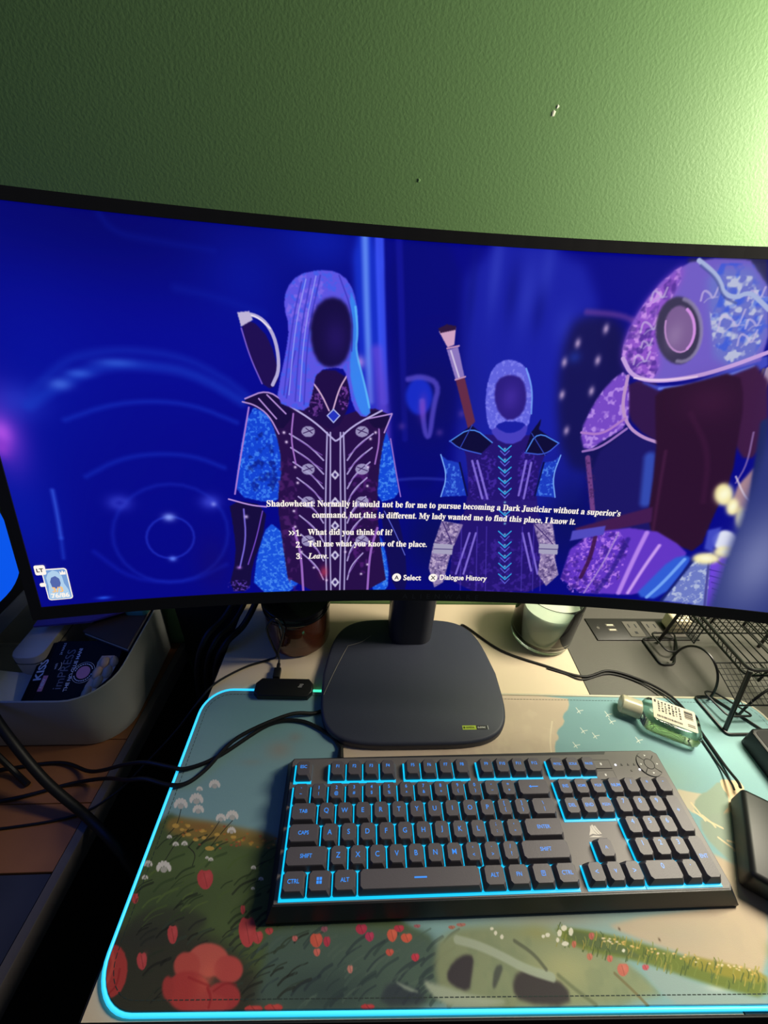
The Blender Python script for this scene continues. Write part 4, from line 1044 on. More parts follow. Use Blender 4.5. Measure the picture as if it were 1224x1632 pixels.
('s',(40,44,40),[[61.7,10.4],[63.7,12.6],[68.2,13.8]],0.85,0.66,0.6,2),
('s',(84,106,54),[[154.7,78.1],[161.5,85.2],[174.8,89.2]],1.92,0.66,0.6,2),
('s',(30,32,28),[[121.1,9.7],[126.5,14.8],[137.5,17.7]],1.65,0.66,0.6,2),
('s',(58,72,62),[[120.7,31],[125,35.4],[133.9,37.8]],1.0,0.66,0.6,2),
('s',(84,106,54),[[136.5,55.7],[139.1,58.5],[144.3,60]],1.01,0.66,0.6,2),
('s',(58,78,44),[[143.8,52.4],[148.6,57.2],[157.9,59.8]],2.13,0.66,0.6,2),
('s',(40,54,32),[[56.8,66.8],[60.3,71.3],[68.3,73.8]],1.2,0.66,0.6,2),
('s',(40,54,32),[[106.3,76.3],[111.9,82.9],[123.7,86.5]],1.0,0.66,0.6,2),
('s',(30,32,28),[[144.3,21.3],[147.5,24.3],[153.7,25.9]],1.51,0.66,0.6,2),
('s',(34,40,30),[[109.1,90.9],[115.1,98],[127.7,102.1]],1.29,0.66,0.6,2),
('s',(58,72,62),[[40.3,51],[42.7,54.2],[48.5,55.9]],1.74,0.66,0.6,2),
('s',(34,40,30),[[142.5,76.2],[148,82],[158.8,85.3]],1.71,0.66,0.6,2),
('s',(40,44,40),[[25.8,40.5],[28.3,43.8],[34.3,45.7]],2.01,0.66,0.6,2),
('s',(30,32,28),[[94.1,20.6],[99,25.8],[109.4,28.6]],2.18,0.66,0.6,2),
('s',(30,32,28),[[151.5,15.7],[156.5,20.2],[166.1,22.7]],1.72,0.66,0.6,2),
('s',(30,32,28),[[105.1,6.7],[108.3,9.9],[115,11.6]],1.04,0.66,0.6,2),
('s',(84,106,54),[[21.3,52.3],[25.6,58.3],[36.3,61.6]],0.81,0.66,0.6,2),
('s',(84,106,54),[[107.2,72.5],[112,78],[122.1,81.1]],1.87,0.66,0.6,2),
('s',(30,32,28),[[51.2,7.9],[55.5,12.8],[65.4,15.5]],0.87,0.66,0.6,2),
('s',(40,54,32),[[36.3,79.9],[41.6,87.3],[54.2,91.5]],0.77,0.66,0.6,2),
('s',(58,78,44),[[106.7,87.4],[110.1,91.4],[117.2,93.7]],2.06,0.66,0.6,2),
('s',(40,54,32),[[52.4,66.6],[56.5,71.9],[66,74.9]],1.03,0.66,0.6,2),
('s',(100,122,62),[[68.7,106.6],[72.9,112.4],[82.5,115.7]],1.23,0.66,0.6,2),
('s',(58,72,62),[[121.9,24.7],[126.8,29.6],[136.8,32.3]],1.27,0.66,0.6,2),
('s',(58,78,44),[[44.1,56.6],[47.4,60.9],[55.3,63.4]],1.28,0.66,0.6,2),
('s',(58,72,62),[[154.8,9.7],[160.8,15],[172.5,18]],1.27,0.66,0.6,2),
('s',(40,54,32),[[96.1,82.1],[100.4,87.4],[109.7,90.3]],1.4,0.66,0.6,2),
('s',(40,44,40),[[107.5,35.8],[112.1,40.7],[121.7,43.3]],0.89,0.66,0.6,2),
('s',(84,106,54),[[151.1,93.4],[154.2,96.7],[160.2,98.5]],2.25,0.66,0.6,2),
('s',(40,54,32),[[37.7,87],[41.9,93],[52,96.4]],1.78,0.66,0.6,2),
('s',(30,32,28),[[18.8,46.9],[21,50.1],[26.7,51.8]],1.14,0.66,0.6,2),
('s',(58,78,44),[[126.9,100.1],[134,108.3],[148.4,113]],2.14,0.66,0.6,2),
('s',(84,106,54),[[86.3,95.2],[91.7,102.1],[103.3,105.9]],2.19,0.66,0.6,2),
('s',(48,58,44),[[128.9,27.8],[134.3,33.2],[145.2,36.1]],1.17,0.66,0.6,2),
('s',(40,44,40),[[104.1,40.3],[109.1,45.6],[119.5,48.6]],2.33,0.66,0.6,2),
('s',(30,32,28),[[48.5,28.3],[50.4,30.6],[54.8,31.9]],2.27,0.66,0.6,2),
('s',(40,44,40),[[125.6,7.4],[127.8,9.5],[132.4,10.6]],1.88,0.66,0.6,2),
('s',(48,58,44),[[120.2,19.6],[122.6,22.1],[127.7,23.4]],2.03,0.66,0.6,2),
('s',(40,44,40),[[74.5,43.5],[78.3,47.9],[86.6,50.3]],1.33,0.66,0.6,2),
('s',(30,32,28),[[130.3,20],[135.5,25],[145.9,27.7]],1.04,0.66,0.6,2),
('s',(84,106,54),[[57.5,77.2],[60.8,81.6],[68.4,84.1]],2.25,0.66,0.6,2),
('s',(40,54,32),[[108.9,67],[113.4,72.1],[122.8,74.9]],2.26,0.66,0.6,2),
('s',(84,106,54),[[34.5,71.2],[39.8,78.5],[52.4,82.6]],0.79,0.66,0.6,2),
('s',(58,78,44),[[21,77.2],[25.1,83.2],[35.3,86.6]],2.25,0.66,0.6,2),
('s',(34,40,30),[[68.3,109.6],[71.7,114.3],[79.4,117]],1.01,0.66,0.6,2),
('s',(30,32,28),[[161.1,41.5],[165.1,45.3],[172.7,47.4]],1.47,0.66,0.6,2),
('s',(34,40,30),[[9.2,111],[13.7,118.5],[25.4,122.7]],1.09,0.66,0.6,2),
('s',(30,32,28),[[65.6,43.9],[67.7,46.4],[72.4,47.8]],1.52,0.66,0.6,2),
('s',(100,122,62),[[156.4,51],[159.6,54.2],[165.9,56]],1.14,0.66,0.6,2),
('s',(34,40,30),[[40.5,112.5],[45,119.3],[55.9,123.1]],1.45,0.66,0.6,2),
('s',(84,106,54),[[120.7,96.9],[123.3,100],[128.7,101.7]],1.72,0.66,0.6,2),
('s',(40,44,40),[[57.6,29.7],[61.2,34],[69.5,36.4]],1.02,0.66,0.6,2),
('s',(40,44,40),[[70.7,36],[74.5,40.4],[83,42.8]],1.16,0.66,0.6,2),
('s',(40,44,40),[[64,50.2],[67.8,54.9],[76.6,57.5]],1.66,0.66,0.6,2),
('s',(40,54,32),[[138,54.6],[144,60.8],[155.9,64.2]],2.16,0.66,0.6,2),
('s',(48,58,44),[[114.1,6.6],[116.6,9.1],[121.8,10.4]],1.71,0.66,0.6,2),
('s',(30,32,28),[[36.2,22.3],[40.6,27.7],[51,30.7]],1.89,0.66,0.6,2),
('s',(48,58,44),[[36.3,20.7],[38.4,23.3],[43.4,24.7]],1.17,0.66,0.6,2),
('s',(84,106,54),[[21.1,57],[25.6,63.3],[36.8,66.8]],1.78,0.66,0.6,2),
('s',(30,32,28),[[125.2,50.9],[130.7,56.6],[141.7,59.7]],2.17,0.66,0.6,2),
('s',(100,122,62),[[52.1,63.4],[54,65.8],[58.4,67.2]],1.72,0.66,0.6,2),
('s',(40,54,32),[[144.6,69.7],[148,73.2],[154.6,75.2]],2.03,0.66,0.6,2),
('s',(84,106,54),[[115.6,111],[119,115.1],[126,117.5]],2.06,0.66,0.6,2),
('s',(30,32,28),[[60.1,13.1],[64.9,18.5],[75.7,21.5]],0.77,0.66,0.6,2),
('s',(34,40,30),[[3.5,77.9],[6.8,83],[15.4,85.9]],0.86,0.66,0.6,2),
('s',(84,106,54),[[84.2,72.3],[86.9,75.7],[93,77.6]],1.57,0.66,0.6,2),
('s',(58,72,62),[[99.6,34.4],[101.9,36.9],[106.7,38.2]],2.29,0.66,0.6,2),
('s',(40,44,40),[[152.8,8.4],[157.1,12.2],[165.4,14.3]],1.81,0.66,0.6,2),
('s',(30,32,28),[[37.2,45.3],[40.8,50],[49.5,52.7]],1.71,0.66,0.6,2),
('s',(34,40,30),[[-11,109.2],[-8.5,113.7],[-1.6,116.2]],1.99,0.66,0.6,2),
('s',(40,44,40),[[113.2,8.8],[115.7,11.2],[120.9,12.6]],1.61,0.66,0.6,2),
('s',(58,72,62),[[55,41.2],[57.4,44.1],[62.9,45.7]],2.35,0.66,0.6,2),
('s',(84,106,54),[[81.1,111.8],[85.8,118],[96,121.5]],1.17,0.66,0.6,2),
('s',(58,72,62),[[101.4,46.3],[105.9,51.2],[115.3,53.9]],2.26,0.66,0.6,2),
('s',(58,78,44),[[20.6,93.9],[25.8,101.8],[38.6,106.3]],1.88,0.66,0.6,2),
('s',(48,58,44),[[95.1,41.8],[98.2,45.2],[104.7,47]],1.26,0.66,0.6,2),
('s',(48,58,44),[[145.8,23.8],[149.4,27.1],[156.5,29]],1.03,0.66,0.6,2),
('s',(30,32,28),[[49.1,6.5],[50.9,8.5],[55,9.6]],0.83,0.66,0.6,2),
('s',(78,100,92),[[289.5,5],[296.8,10.6],[308.4,14.9]],1.36,0.94,0.5,2),
('s',(78,100,92),[[172.6,2.3],[176.9,6.6],[184.8,9.9]],2.13,0.94,0.5,2),
('s',(40,52,62),[[292.8,22.9],[299.4,28.3],[310,32.4]],2.43,0.94,0.5,2),
('s',(78,100,92),[[140,40.1],[142.7,43.3],[148,45.8]],1.76,0.94,0.5,2),
('s',(40,52,62),[[255.1,17.9],[263.6,25.2],[277.9,30.9]],1.9,0.94,0.5,2),
('s',(46,62,66),[[281.6,36],[287.4,40.9],[296.6,44.7]],2.37,0.94,0.5,2),
('s',(88,108,98),[[226.5,20.9],[234.3,28.1],[247.8,33.7]],1.98,0.94,0.5,2),
('s',(78,100,92),[[140.1,35.5],[144.6,40.8],[153.3,44.9]],2.35,0.94,0.5,2),
('s',(88,108,98),[[139.7,38.1],[142.9,41.9],[149.1,44.8]],2.33,0.94,0.5,2),
('s',(40,52,62),[[258.1,4.9],[263,9],[271.2,12.1]],2.61,0.94,0.5,2),
('s',(40,52,62),[[197.3,4.2],[200.6,7.3],[206.5,9.7]],2.6,0.94,0.5,2),
('s',(88,108,98),[[296,6.7],[303.6,12.5],[315.7,17]],2.79,0.94,0.5,2),
('s',(78,100,92),[[189.7,32.3],[196.7,39.5],[209.3,45]],2.68,0.94,0.5,2),
('s',(78,100,92),[[175.6,27.7],[178.6,30.9],[184.2,33.3]],2.09,0.94,0.5,2),
('s',(88,108,98),[[262.6,31.7],[269,37.4],[279.6,41.6]],1.77,0.94,0.5,2),
('s',(46,62,66),[[219.6,13.7],[225.1,18.8],[234.5,22.6]],2.52,0.94,0.5,2),
('s',(40,52,62),[[201.4,26.6],[208.6,33.7],[221.4,39.2]],1.31,0.94,0.5,2),
('s',(88,108,98),[[183.1,35.6],[188.6,41.3],[198.5,45.8]],2.39,0.94,0.5,2),
('s',(88,108,98),[[263.5,1.5],[271.6,8.1],[285,13.1]],1.59,0.94,0.5,2),
('s',(46,62,66),[[215.8,10.2],[222.5,16.4],[234.3,21.1]],2.34,0.94,0.5,2),
('s',(78,100,92),[[243.4,30.8],[250.1,36.9],[261.4,41.5]],2.6,0.94,0.5,2),
('s',(40,52,62),[[220.6,6.6],[225.8,11.3],[234.8,14.9]],1.19,0.94,0.5,2),
('s',(40,52,62),[[125.1,32.3],[129,37],[136.6,40.6]],2.48,0.94,0.5,2),
('s',(46,62,66),[[272.7,17.1],[277.8,21.3],[285.9,24.4]],2.2,0.94,0.5,2),
('s',(78,100,92),[[129.8,37.6],[135.3,44.4],[146.2,49.6]],1.36,0.94,0.5,2),
('s',(78,100,92),[[267.2,39.2],[274.3,45.5],[286,50.3]],1.31,0.94,0.5,2),
('s',(46,62,66),[[275.6,19.6],[280.2,23.5],[287.7,26.4]],1.88,0.94,0.5,2),
('s',(78,100,92),[[182.6,30.6],[187.4,35.7],[196.1,39.5]],2.27,0.94,0.5,2),
('s',(46,62,66),[[287.3,27],[294.7,33],[306.5,37.7]],2.1,0.94,0.5,2),
('s',(46,62,66),[[170.2,39.9],[177.5,47.9],[191.1,54.1]],2.59,0.94,0.5,2),
('s',(88,108,98),[[192.6,33.1],[196.8,37.5],[204.3,40.7]],2.32,0.94,0.5,2),
('s',(46,62,66),[[192.5,3.1],[198.7,9],[209.7,13.5]],2.53,0.94,0.5,2),
('s',(88,108,98),[[252.7,7.3],[259.5,13],[271,17.4]],1.9,0.94,0.5,2),
('s',(46,62,66),[[193,12.6],[196.6,16.2],[203.2,18.9]],1.26,0.94,0.5,2),
('s',(88,108,98),[[207.1,6],[212.5,11],[221.9,14.7]],1.63,0.94,0.5,2),
('s',(40,52,62),[[225,31.2],[231.5,37.4],[242.7,42.1]],2.01,0.94,0.5,2),
('s',(40,52,62),[[174.6,13.1],[178.8,17.4],[186.5,20.6]],2.42,0.94,0.5,2),
('s',(78,100,92),[[250,36.8],[256.3,42.5],[266.8,46.8]],2.7,0.94,0.5,2),
('s',(78,100,92),[[293.7,12.2],[299.5,16.8],[308.8,20.3]],2.16,0.94,0.5,2),
('s',(46,62,66),[[233.4,33.7],[241.4,41.2],[255,46.9]],2.47,0.94,0.5,2),
('s',(46,62,66),[[133,20.8],[138.1,26.7],[148.1,31.3]],1.46,0.94,0.5,2),
('s',(40,52,62),[[270.1,9.3],[274.6,12.9],[281.8,15.7]],2.03,0.94,0.5,2),
('s',(88,108,98),[[176.3,4.4],[179.1,7.2],[184.1,9.3]],1.62,0.94,0.5,2),
('s',(40,52,62),[[267.1,10.6],[273.7,16.1],[284.5,20.2]],2.73,0.94,0.5,2),
('s',(78,100,92),[[256.5,6.2],[262.3,11.1],[271.9,14.8]],1.25,0.94,0.5,2),
('s',(78,100,92),[[260.4,27.3],[264.1,30.5],[270.2,33]],1.29,0.94,0.5,2),
('s',(78,100,92),[[221.2,2.9],[225.7,7],[233.5,10]],2.47,0.94,0.5,2),
('s',(40,52,62),[[227.4,23.4],[234.3,29.8],[246.2,34.7]],1.56,0.94,0.5,2),
('s',(88,108,98),[[285.3,12.3],[293.1,18.5],[305.6,23.2]],1.85,0.94,0.5,2),
('s',(88,108,98),[[169.8,37.4],[175.7,43.8],[186.4,48.7]],2.64,0.94,0.5,2),
('s',(88,108,98),[[287.2,20],[293.6,25.2],[303.9,29.1]],1.1,0.94,0.5,2),
('s',(46,62,66),[[192.3,18.8],[198,24.4],[208.1,28.7]],1.24,0.94,0.5,2),
('s',(78,100,92),[[214.6,34.4],[219.7,39.4],[228.6,43.2]],1.0,0.94,0.5,2),
('s',(78,100,92),[[163.6,31.7],[168.7,37.4],[178.2,41.6]],1.82,0.94,0.5,2),
('s',(88,108,98),[[243.6,28.8],[248.4,33.2],[256.5,36.5]],1.33,0.94,0.5,2),
('s',(78,100,92),[[239.3,10.8],[245.4,16.1],[255.6,20.1]],2.34,0.94,0.5,2),
('s',(46,62,66),[[272.7,18.9],[278,23.4],[286.7,26.8]],1.18,0.94,0.5,2),
('s',(40,52,62),[[138.6,11.7],[142.7,16.3],[150.6,19.8]],1.41,0.94,0.5,2),
('s',(78,100,92),[[202.8,24.9],[206,28],[211.6,30.4]],1.2,0.94,0.5,2),
('s',(88,108,98),[[196.8,31.2],[200.6,35.1],[207.5,38.1]],1.94,0.94,0.5,2),
('s',(78,100,92),[[191.1,18.1],[197.6,24.5],[209.3,29.5]],1.22,0.94,0.5,2),
('s',(46,62,66),[[235.3,19.9],[242.5,26.3],[254.6,31.2]],1.87,0.94,0.5,2),
('s',(40,52,62),[[250,17.9],[258.1,24.8],[271.6,30.2]],2.11,0.94,0.5,2),
('s',(40,52,62),[[163.9,10.1],[168.4,14.8],[176.6,18.3]],1.88,0.94,0.5,2),
('s',(78,100,92),[[295.7,3.1],[299.5,5.9],[305.4,8.1]],2.67,0.94,0.5,2),
('s',(88,108,98),[[294.2,6.8],[299.3,10.7],[307.5,13.7]],2.67,0.94,0.5,2),
('s',(40,52,62),[[268.6,5],[275.3,10.5],[286.3,14.6]],1.96,0.94,0.5,2),
('s',(46,62,66),[[280.9,3.9],[286.7,8.5],[296.1,12]],2.58,0.94,0.5,2),
('s',(78,100,92),[[169.6,30.9],[173.9,35.6],[182,39.2]],1.74,0.94,0.5,2),
('s',(46,62,66),[[170.7,37.9],[176.1,43.9],[186.2,48.5]],1.87,0.94,0.5,2),
('s',(88,108,98),[[231.4,24.2],[238.3,30.6],[250.2,35.5]],1.76,0.94,0.5,2),
('s',(78,100,92),[[208.6,15.2],[214.3,20.7],[224.3,24.8]],2.21,0.94,0.5,2),
('s',(40,52,62),[[208.9,34.5],[216.2,41.7],[229.1,47.3]],2.21,0.94,0.5,2),
('s',(78,100,92),[[141.3,13.4],[146.2,18.8],[155.6,23]],1.5,0.94,0.5,2),
('s',(88,108,98),[[242.6,12.5],[250.4,19.4],[263.7,24.6]],1.43,0.94,0.5,2),
('s',(88,108,98),[[208.4,19.6],[211.8,22.8],[217.6,25.2]],1.64,0.94,0.5,2),
('s',(40,52,62),[[275.1,26.7],[280,30.8],[287.9,33.9]],2.06,0.94,0.5,2),
('s',(88,108,98),[[297.2,2.3],[303.1,6.8],[312.4,10.2]],1.48,0.94,0.5,2),
('s',(78,100,92),[[198.1,34.7],[204.6,41.3],[216.1,46.4]],2.56,0.94,0.5,2),
('s',(40,52,62),[[281.2,8.4],[288.8,14.4],[301,19]],1.77,0.94,0.5,2),
('s',(78,100,92),[[164.3,21.7],[169.7,27.6],[179.9,32.1]],1.06,0.94,0.5,2),
('s',(40,52,62),[[297.7,41.2],[303.5,46.1],[312.8,49.8]],1.63,0.94,0.5,2),
('s',(88,108,98),[[293.8,38.4],[300.7,44.2],[311.7,48.6]],1.64,0.94,0.5,2),
('s',(46,62,66),[[251.9,10.3],[255.6,13.5],[261.9,15.9]],1.99,0.94,0.5,2),
('s',(88,108,98),[[207.8,23.1],[213.8,28.8],[224.3,33.2]],1.29,0.94,0.5,2),
('s',(78,100,92),[[257.3,28],[265.4,35.1],[279,40.6]],2.51,0.94,0.5,2),
('s',(78,100,92),[[294.9,21.6],[303.2,28.2],[316.5,33.3]],2.69,0.94,0.5,2),
('s',(88,108,98),[[169.6,1.3],[174,5.7],[182.2,9.1]],1.18,0.94,0.5,2),
('s',(78,100,92),[[129.3,35.5],[134,41.3],[143.3,45.7]],2.07,0.94,0.5,2),
('s',(40,52,62),[[185.3,20.5],[189.2,24.5],[196.3,27.5]],2.24,0.94,0.5,2),
('s',(40,40,36),[[34.9,127.9],[27,117.9],[21.2,100.9]],0.75,0.47,0.9,2),
('s',(40,40,36),[[65.3,136.2],[60,123.5],[52.4,115.2]],0.75,0.47,0.9,2),
('s',(40,40,36),[[19.8,146.7],[21.5,131.9],[15.7,123.4]],0.75,0.47,0.9,2),
('s',(40,40,36),[[78.7,136.2],[70.1,124.7],[63,112.6]],0.75,0.47,0.9,2),
('s',(40,40,36),[[40.6,112.5],[50.5,106.2],[50.1,96.9]],0.75,0.47,0.9,2),
('p',(236,230,222),[[25.8,151.1],[26.2,148.7],[25.1,147.7],[23.4,148.7],[21.9,151.1],[21.6,153.5],[22.6,154.5],[24.4,153.5]],0.47,0.95,1),
('p',(236,230,222),[[23.4,153.6],[23.7,151.1],[22.7,150.1],[20.9,151.1],[19.4,153.5],[19.1,156],[20.1,157],[21.9,156]],0.47,0.95,1),
('p',(236,230,222),[[20.1,155],[20.4,152.6],[19.4,151.6],[17.7,152.5],[16.2,155],[15.8,157.4],[16.8,158.4],[18.6,157.4]],0.47,0.95,1),
('p',(236,230,222),[[16.9,155],[17.3,152.5],[16.3,151.5],[14.5,152.5],[13,154.9],[12.6,157.4],[13.6,158.4],[15.4,157.4]],0.47,0.95,1),
('p',(236,230,222),[[14.8,153.5],[15.1,151.1],[14.2,150.1],[12.4,151.1],[10.9,153.5],[10.5,155.9],[11.5,156.9],[13.3,155.9]],0.47,0.95,1),
('p',(236,230,222),[[14.2,151],[14.6,148.6],[13.6,147.6],[11.8,148.6],[10.3,151],[9.9,153.4],[10.9,154.4],[12.7,153.4]],0.47,0.95,1),
('p',(202,197,190),[[22.3,149.7],[22,147.7],[19.7,146.9],[16.7,147.7],[14.8,149.7],[15.1,151.7],[17.5,152.5],[20.5,151.7]],0.47,0.9,1),
('p',(236,230,222),[[41.3,156.2],[41.5,153.8],[40.5,152.7],[38.7,153.7],[37.3,156.2],[37,158.6],[38.1,159.7],[39.8,158.6]],0.47,0.95,1),
('p',(236,230,222),[[38.8,158.7],[39.1,156.2],[38,155.2],[36.3,156.2],[34.9,158.7],[34.6,161.2],[35.6,162.2],[37.4,161.2]],0.47,0.95,1),
('p',(236,230,222),[[35.6,160.2],[35.8,157.7],[34.8,156.7],[33,157.7],[31.6,160.1],[31.3,162.6],[32.3,163.7],[34.1,162.6]],0.47,0.95,1),
('p',(236,230,222),[[32.4,160.1],[32.7,157.7],[31.6,156.6],[29.9,157.6],[28.4,160.1],[28.1,162.6],[29.1,163.6],[30.9,162.6]],0.47,0.95,1),
('p',(236,230,222),[[30.1,158.6],[30.4,156.2],[29.4,155.2],[27.6,156.2],[26.2,158.6],[25.8,161.1],[26.9,162.1],[28.7,161.1]],0.47,0.95,1),
('p',(236,230,222),[[29.5,156.1],[29.8,153.7],[28.8,152.7],[27,153.7],[25.5,156.1],[25.2,158.5],[26.2,159.6],[28,158.6]],0.47,0.95,1),
('p',(202,197,190),[[37.7,154.8],[37.3,152.8],[34.9,151.9],[31.9,152.7],[30.1,154.7],[30.5,156.8],[32.8,157.7],[35.8,156.8]],0.47,0.9,1),
('p',(236,230,222),[[45.3,146.1],[45.5,144.1],[44.7,143.3],[43.3,144.1],[42.2,146.1],[42,148],[42.8,148.8],[44.2,148]],0.47,0.95,1),
('p',(236,230,222),[[43.4,148.1],[43.6,146.1],[42.8,145.3],[41.4,146.1],[40.2,148],[40,150],[40.9,150.8],[42.3,150]],0.47,0.95,1),
('p',(236,230,222),[[40.8,149.2],[41,147.3],[40.2,146.4],[38.7,147.2],[37.6,149.2],[37.4,151.1],[38.2,152],[39.6,151.2]],0.47,0.95,1),
('p',(236,230,222),[[38.2,149.2],[38.4,147.2],[37.6,146.4],[36.2,147.2],[35,149.2],[34.8,151.1],[35.6,151.9],[37.1,151.1]],0.47,0.95,1),
('p',(236,230,222),[[36.4,148],[36.6,146.1],[35.8,145.3],[34.4,146.1],[33.2,148],[33,149.9],[33.8,150.8],[35.3,150]],0.47,0.95,1),
('p',(236,230,222),[[35.9,146],[36.1,144.1],[35.3,143.3],[33.9,144.1],[32.7,146],[32.5,147.9],[33.3,148.7],[34.7,147.9]],0.47,0.95,1),
('p',(202,197,190),[[42.4,145],[42.1,143.4],[40.2,142.7],[37.8,143.3],[36.3,144.9],[36.7,146.6],[38.6,147.2],[41,146.6]],0.47,0.9,1),
('p',(236,230,222),[[71.5,138.3],[71.6,136.6],[70.8,135.9],[69.6,136.6],[68.7,138.3],[68.6,140],[69.4,140.7],[70.6,140]],0.47,0.95,1),
('p',(236,230,222),[[69.9,140],[70,138.3],[69.2,137.7],[68,138.3],[67.1,140],[67,141.7],[67.8,142.4],[69,141.7]],0.47,0.95,1),
('p',(236,230,222),[[67.7,141],[67.8,139.3],[67,138.6],[65.8,139.3],[64.8,141],[64.7,142.7],[65.5,143.4],[66.7,142.7]],0.47,0.95,1),
('p',(236,230,222),[[65.4,141],[65.5,139.3],[64.7,138.6],[63.5,139.3],[62.6,141],[62.5,142.7],[63.2,143.4],[64.5,142.7]],0.47,0.95,1),
('p',(236,230,222),[[63.8,140],[63.9,138.3],[63.1,137.6],[61.9,138.3],[60.9,140],[60.8,141.7],[61.6,142.4],[62.8,141.7]],0.47,0.95,1),
('p',(236,230,222),[[63.2,138.3],[63.3,136.6],[62.5,135.9],[61.3,136.6],[60.4,138.2],[60.3,139.9],[61,140.6],[62.2,139.9]],0.47,0.95,1),
('p',(202,197,190),[[68.9,137.4],[68.6,136],[66.8,135.4],[64.8,135.9],[63.6,137.3],[63.9,138.7],[65.6,139.3],[67.7,138.8]],0.47,0.9,1),
('p',(236,230,222),[[84.5,140.4],[84.6,138.3],[83.6,137.4],[82.1,138.3],[81,140.4],[80.9,142.5],[81.9,143.4],[83.4,142.5]],0.47,0.95,1),
('p',(236,230,222),[[82.5,142.6],[82.6,140.4],[81.6,139.6],[80.1,140.4],[79,142.5],[78.9,144.7],[79.9,145.6],[81.4,144.7]],0.47,0.95,1),
('p',(236,230,222),[[79.7,143.8],[79.8,141.7],[78.8,140.8],[77.3,141.7],[76.2,143.8],[76.1,145.9],[77.1,146.8],[78.6,146]],0.47,0.95,1),
('p',(236,230,222),[[76.9,143.8],[77,141.7],[76,140.8],[74.5,141.7],[73.3,143.8],[73.2,145.9],[74.2,146.8],[75.7,145.9]],0.47,0.95,1),
('p',(236,230,222),[[74.8,142.5],[74.9,140.4],[73.9,139.5],[72.4,140.4],[71.2,142.5],[71.1,144.6],[72.1,145.5],[73.6,144.6]],0.47,0.95,1),
('p',(236,230,222),[[74,140.3],[74.1,138.2],[73.1,137.4],[71.6,138.2],[70.5,140.3],[70.4,142.4],[71.4,143.3],[72.9,142.5]],0.47,0.95,1),
('p',(202,197,190),[[81.2,139.2],[80.7,137.4],[78.5,136.7],[76,137.4],[74.5,139.2],[74.9,140.9],[77.1,141.7],[79.7,141]],0.47,0.9,1),
('p',(236,230,222),[[85.5,126.7],[85.6,125.3],[84.9,124.7],[83.9,125.3],[83.1,126.7],[83.1,128.1],[83.8,128.7],[84.8,128.1]],0.47,0.95,1),
('p',(236,230,222),[[84.2,128.1],[84.2,126.7],[83.5,126.1],[82.5,126.7],[81.8,128.1],[81.7,129.5],[82.4,130.1],[83.4,129.5]],0.47,0.95,1),
('p',(236,230,222),[[82.3,128.9],[82.3,127.5],[81.6,126.9],[80.6,127.5],[79.9,128.9],[79.8,130.4],[80.5,130.9],[81.5,130.4]],0.47,0.95,1),
('p',(236,230,222),[[80.3,128.9],[80.4,127.5],[79.7,126.9],[78.7,127.5],[77.9,128.9],[77.9,130.3],[78.6,130.9],[79.6,130.4]],0.47,0.95,1),
('p',(236,230,222),[[78.9,128.1],[79,126.7],[78.3,126.1],[77.3,126.7],[76.5,128.1],[76.4,129.5],[77.1,130.1],[78.1,129.5]],0.47,0.95,1),
('p',(236,230,222),[[78.4,126.6],[78.4,125.2],[77.8,124.7],[76.7,125.2],[76,126.6],[75.9,128],[76.6,128.6],[77.6,128]],0.47,0.95,1),
('p',(202,197,190),[[83.3,125.9],[83,124.7],[81.5,124.2],[79.7,124.7],[78.7,125.9],[79,127],[80.5,127.5],[82.3,127]],0.47,0.9,1),
('p',(236,230,222),[[30.7,95.1],[30.9,93],[30,92.1],[28.2,93],[26.8,95.1],[26.5,97.2],[27.5,98.1],[29.2,97.2]],0.47,0.95,1),
('p',(236,230,222),[[28.3,97.3],[28.6,95.1],[27.6,94.3],[25.8,95.1],[24.4,97.3],[24.1,99.4],[25.1,100.3],[26.8,99.4]],0.47,0.95,1),
('p',(236,230,222),[[25.1,98.5],[25.4,96.4],[24.4,95.5],[22.7,96.4],[21.2,98.5],[20.9,100.7],[21.9,101.6],[23.6,100.7]],0.47,0.95,1),
('p',(236,230,222),[[22,98.5],[22.3,96.4],[21.3,95.5],[19.6,96.4],[18.1,98.5],[17.7,100.7],[18.7,101.6],[20.5,100.7]],0.47,0.95,1),
('p',(236,230,222),[[19.8,97.3],[20.2,95.1],[19.2,94.3],[17.4,95.1],[16,97.3],[15.6,99.4],[16.6,100.3],[18.3,99.4]],0.47,0.95,1),
('p',(236,230,222),[[19.2,95.1],[19.6,93],[18.6,92.1],[16.9,93],[15.4,95.1],[15,97.2],[16,98.1],[17.8,97.2]],0.47,0.95,1),
('p',(202,197,190),[[27.2,93.9],[26.8,92.1],[24.6,91.4],[21.7,92.1],[19.8,93.9],[20.2,95.7],[22.5,96.4],[25.4,95.7]],0.47,0.9,1),
('p',(236,230,222),[[10.8,98.1],[11,96.8],[10.5,96.3],[9.4,96.8],[8.6,98.1],[8.3,99.3],[8.9,99.9],[9.9,99.3]],0.47,0.95,1),
('p',(236,230,222),[[9.3,99.4],[9.6,98.1],[9,97.6],[8,98.1],[7.1,99.4],[6.9,100.6],[7.4,101.1],[8.5,100.6]],0.47,0.95,1),
('p',(236,230,222),[[7.5,100.1],[7.7,98.9],[7.1,98.3],[6.1,98.9],[5.2,100.1],[5,101.4],[5.5,101.9],[6.6,101.4]],0.47,0.95,1),
('p',(236,230,222),[[5.6,100.1],[5.9,98.9],[5.3,98.3],[4.3,98.8],[3.4,100.1],[3.2,101.4],[3.7,101.9],[4.7,101.4]],0.47,0.95,1),
('p',(236,230,222),[[4.4,99.4],[4.7,98.1],[4.1,97.6],[3.1,98.1],[2.2,99.4],[1.9,100.6],[2.5,101.1],[3.5,100.6]],0.47,0.95,1),
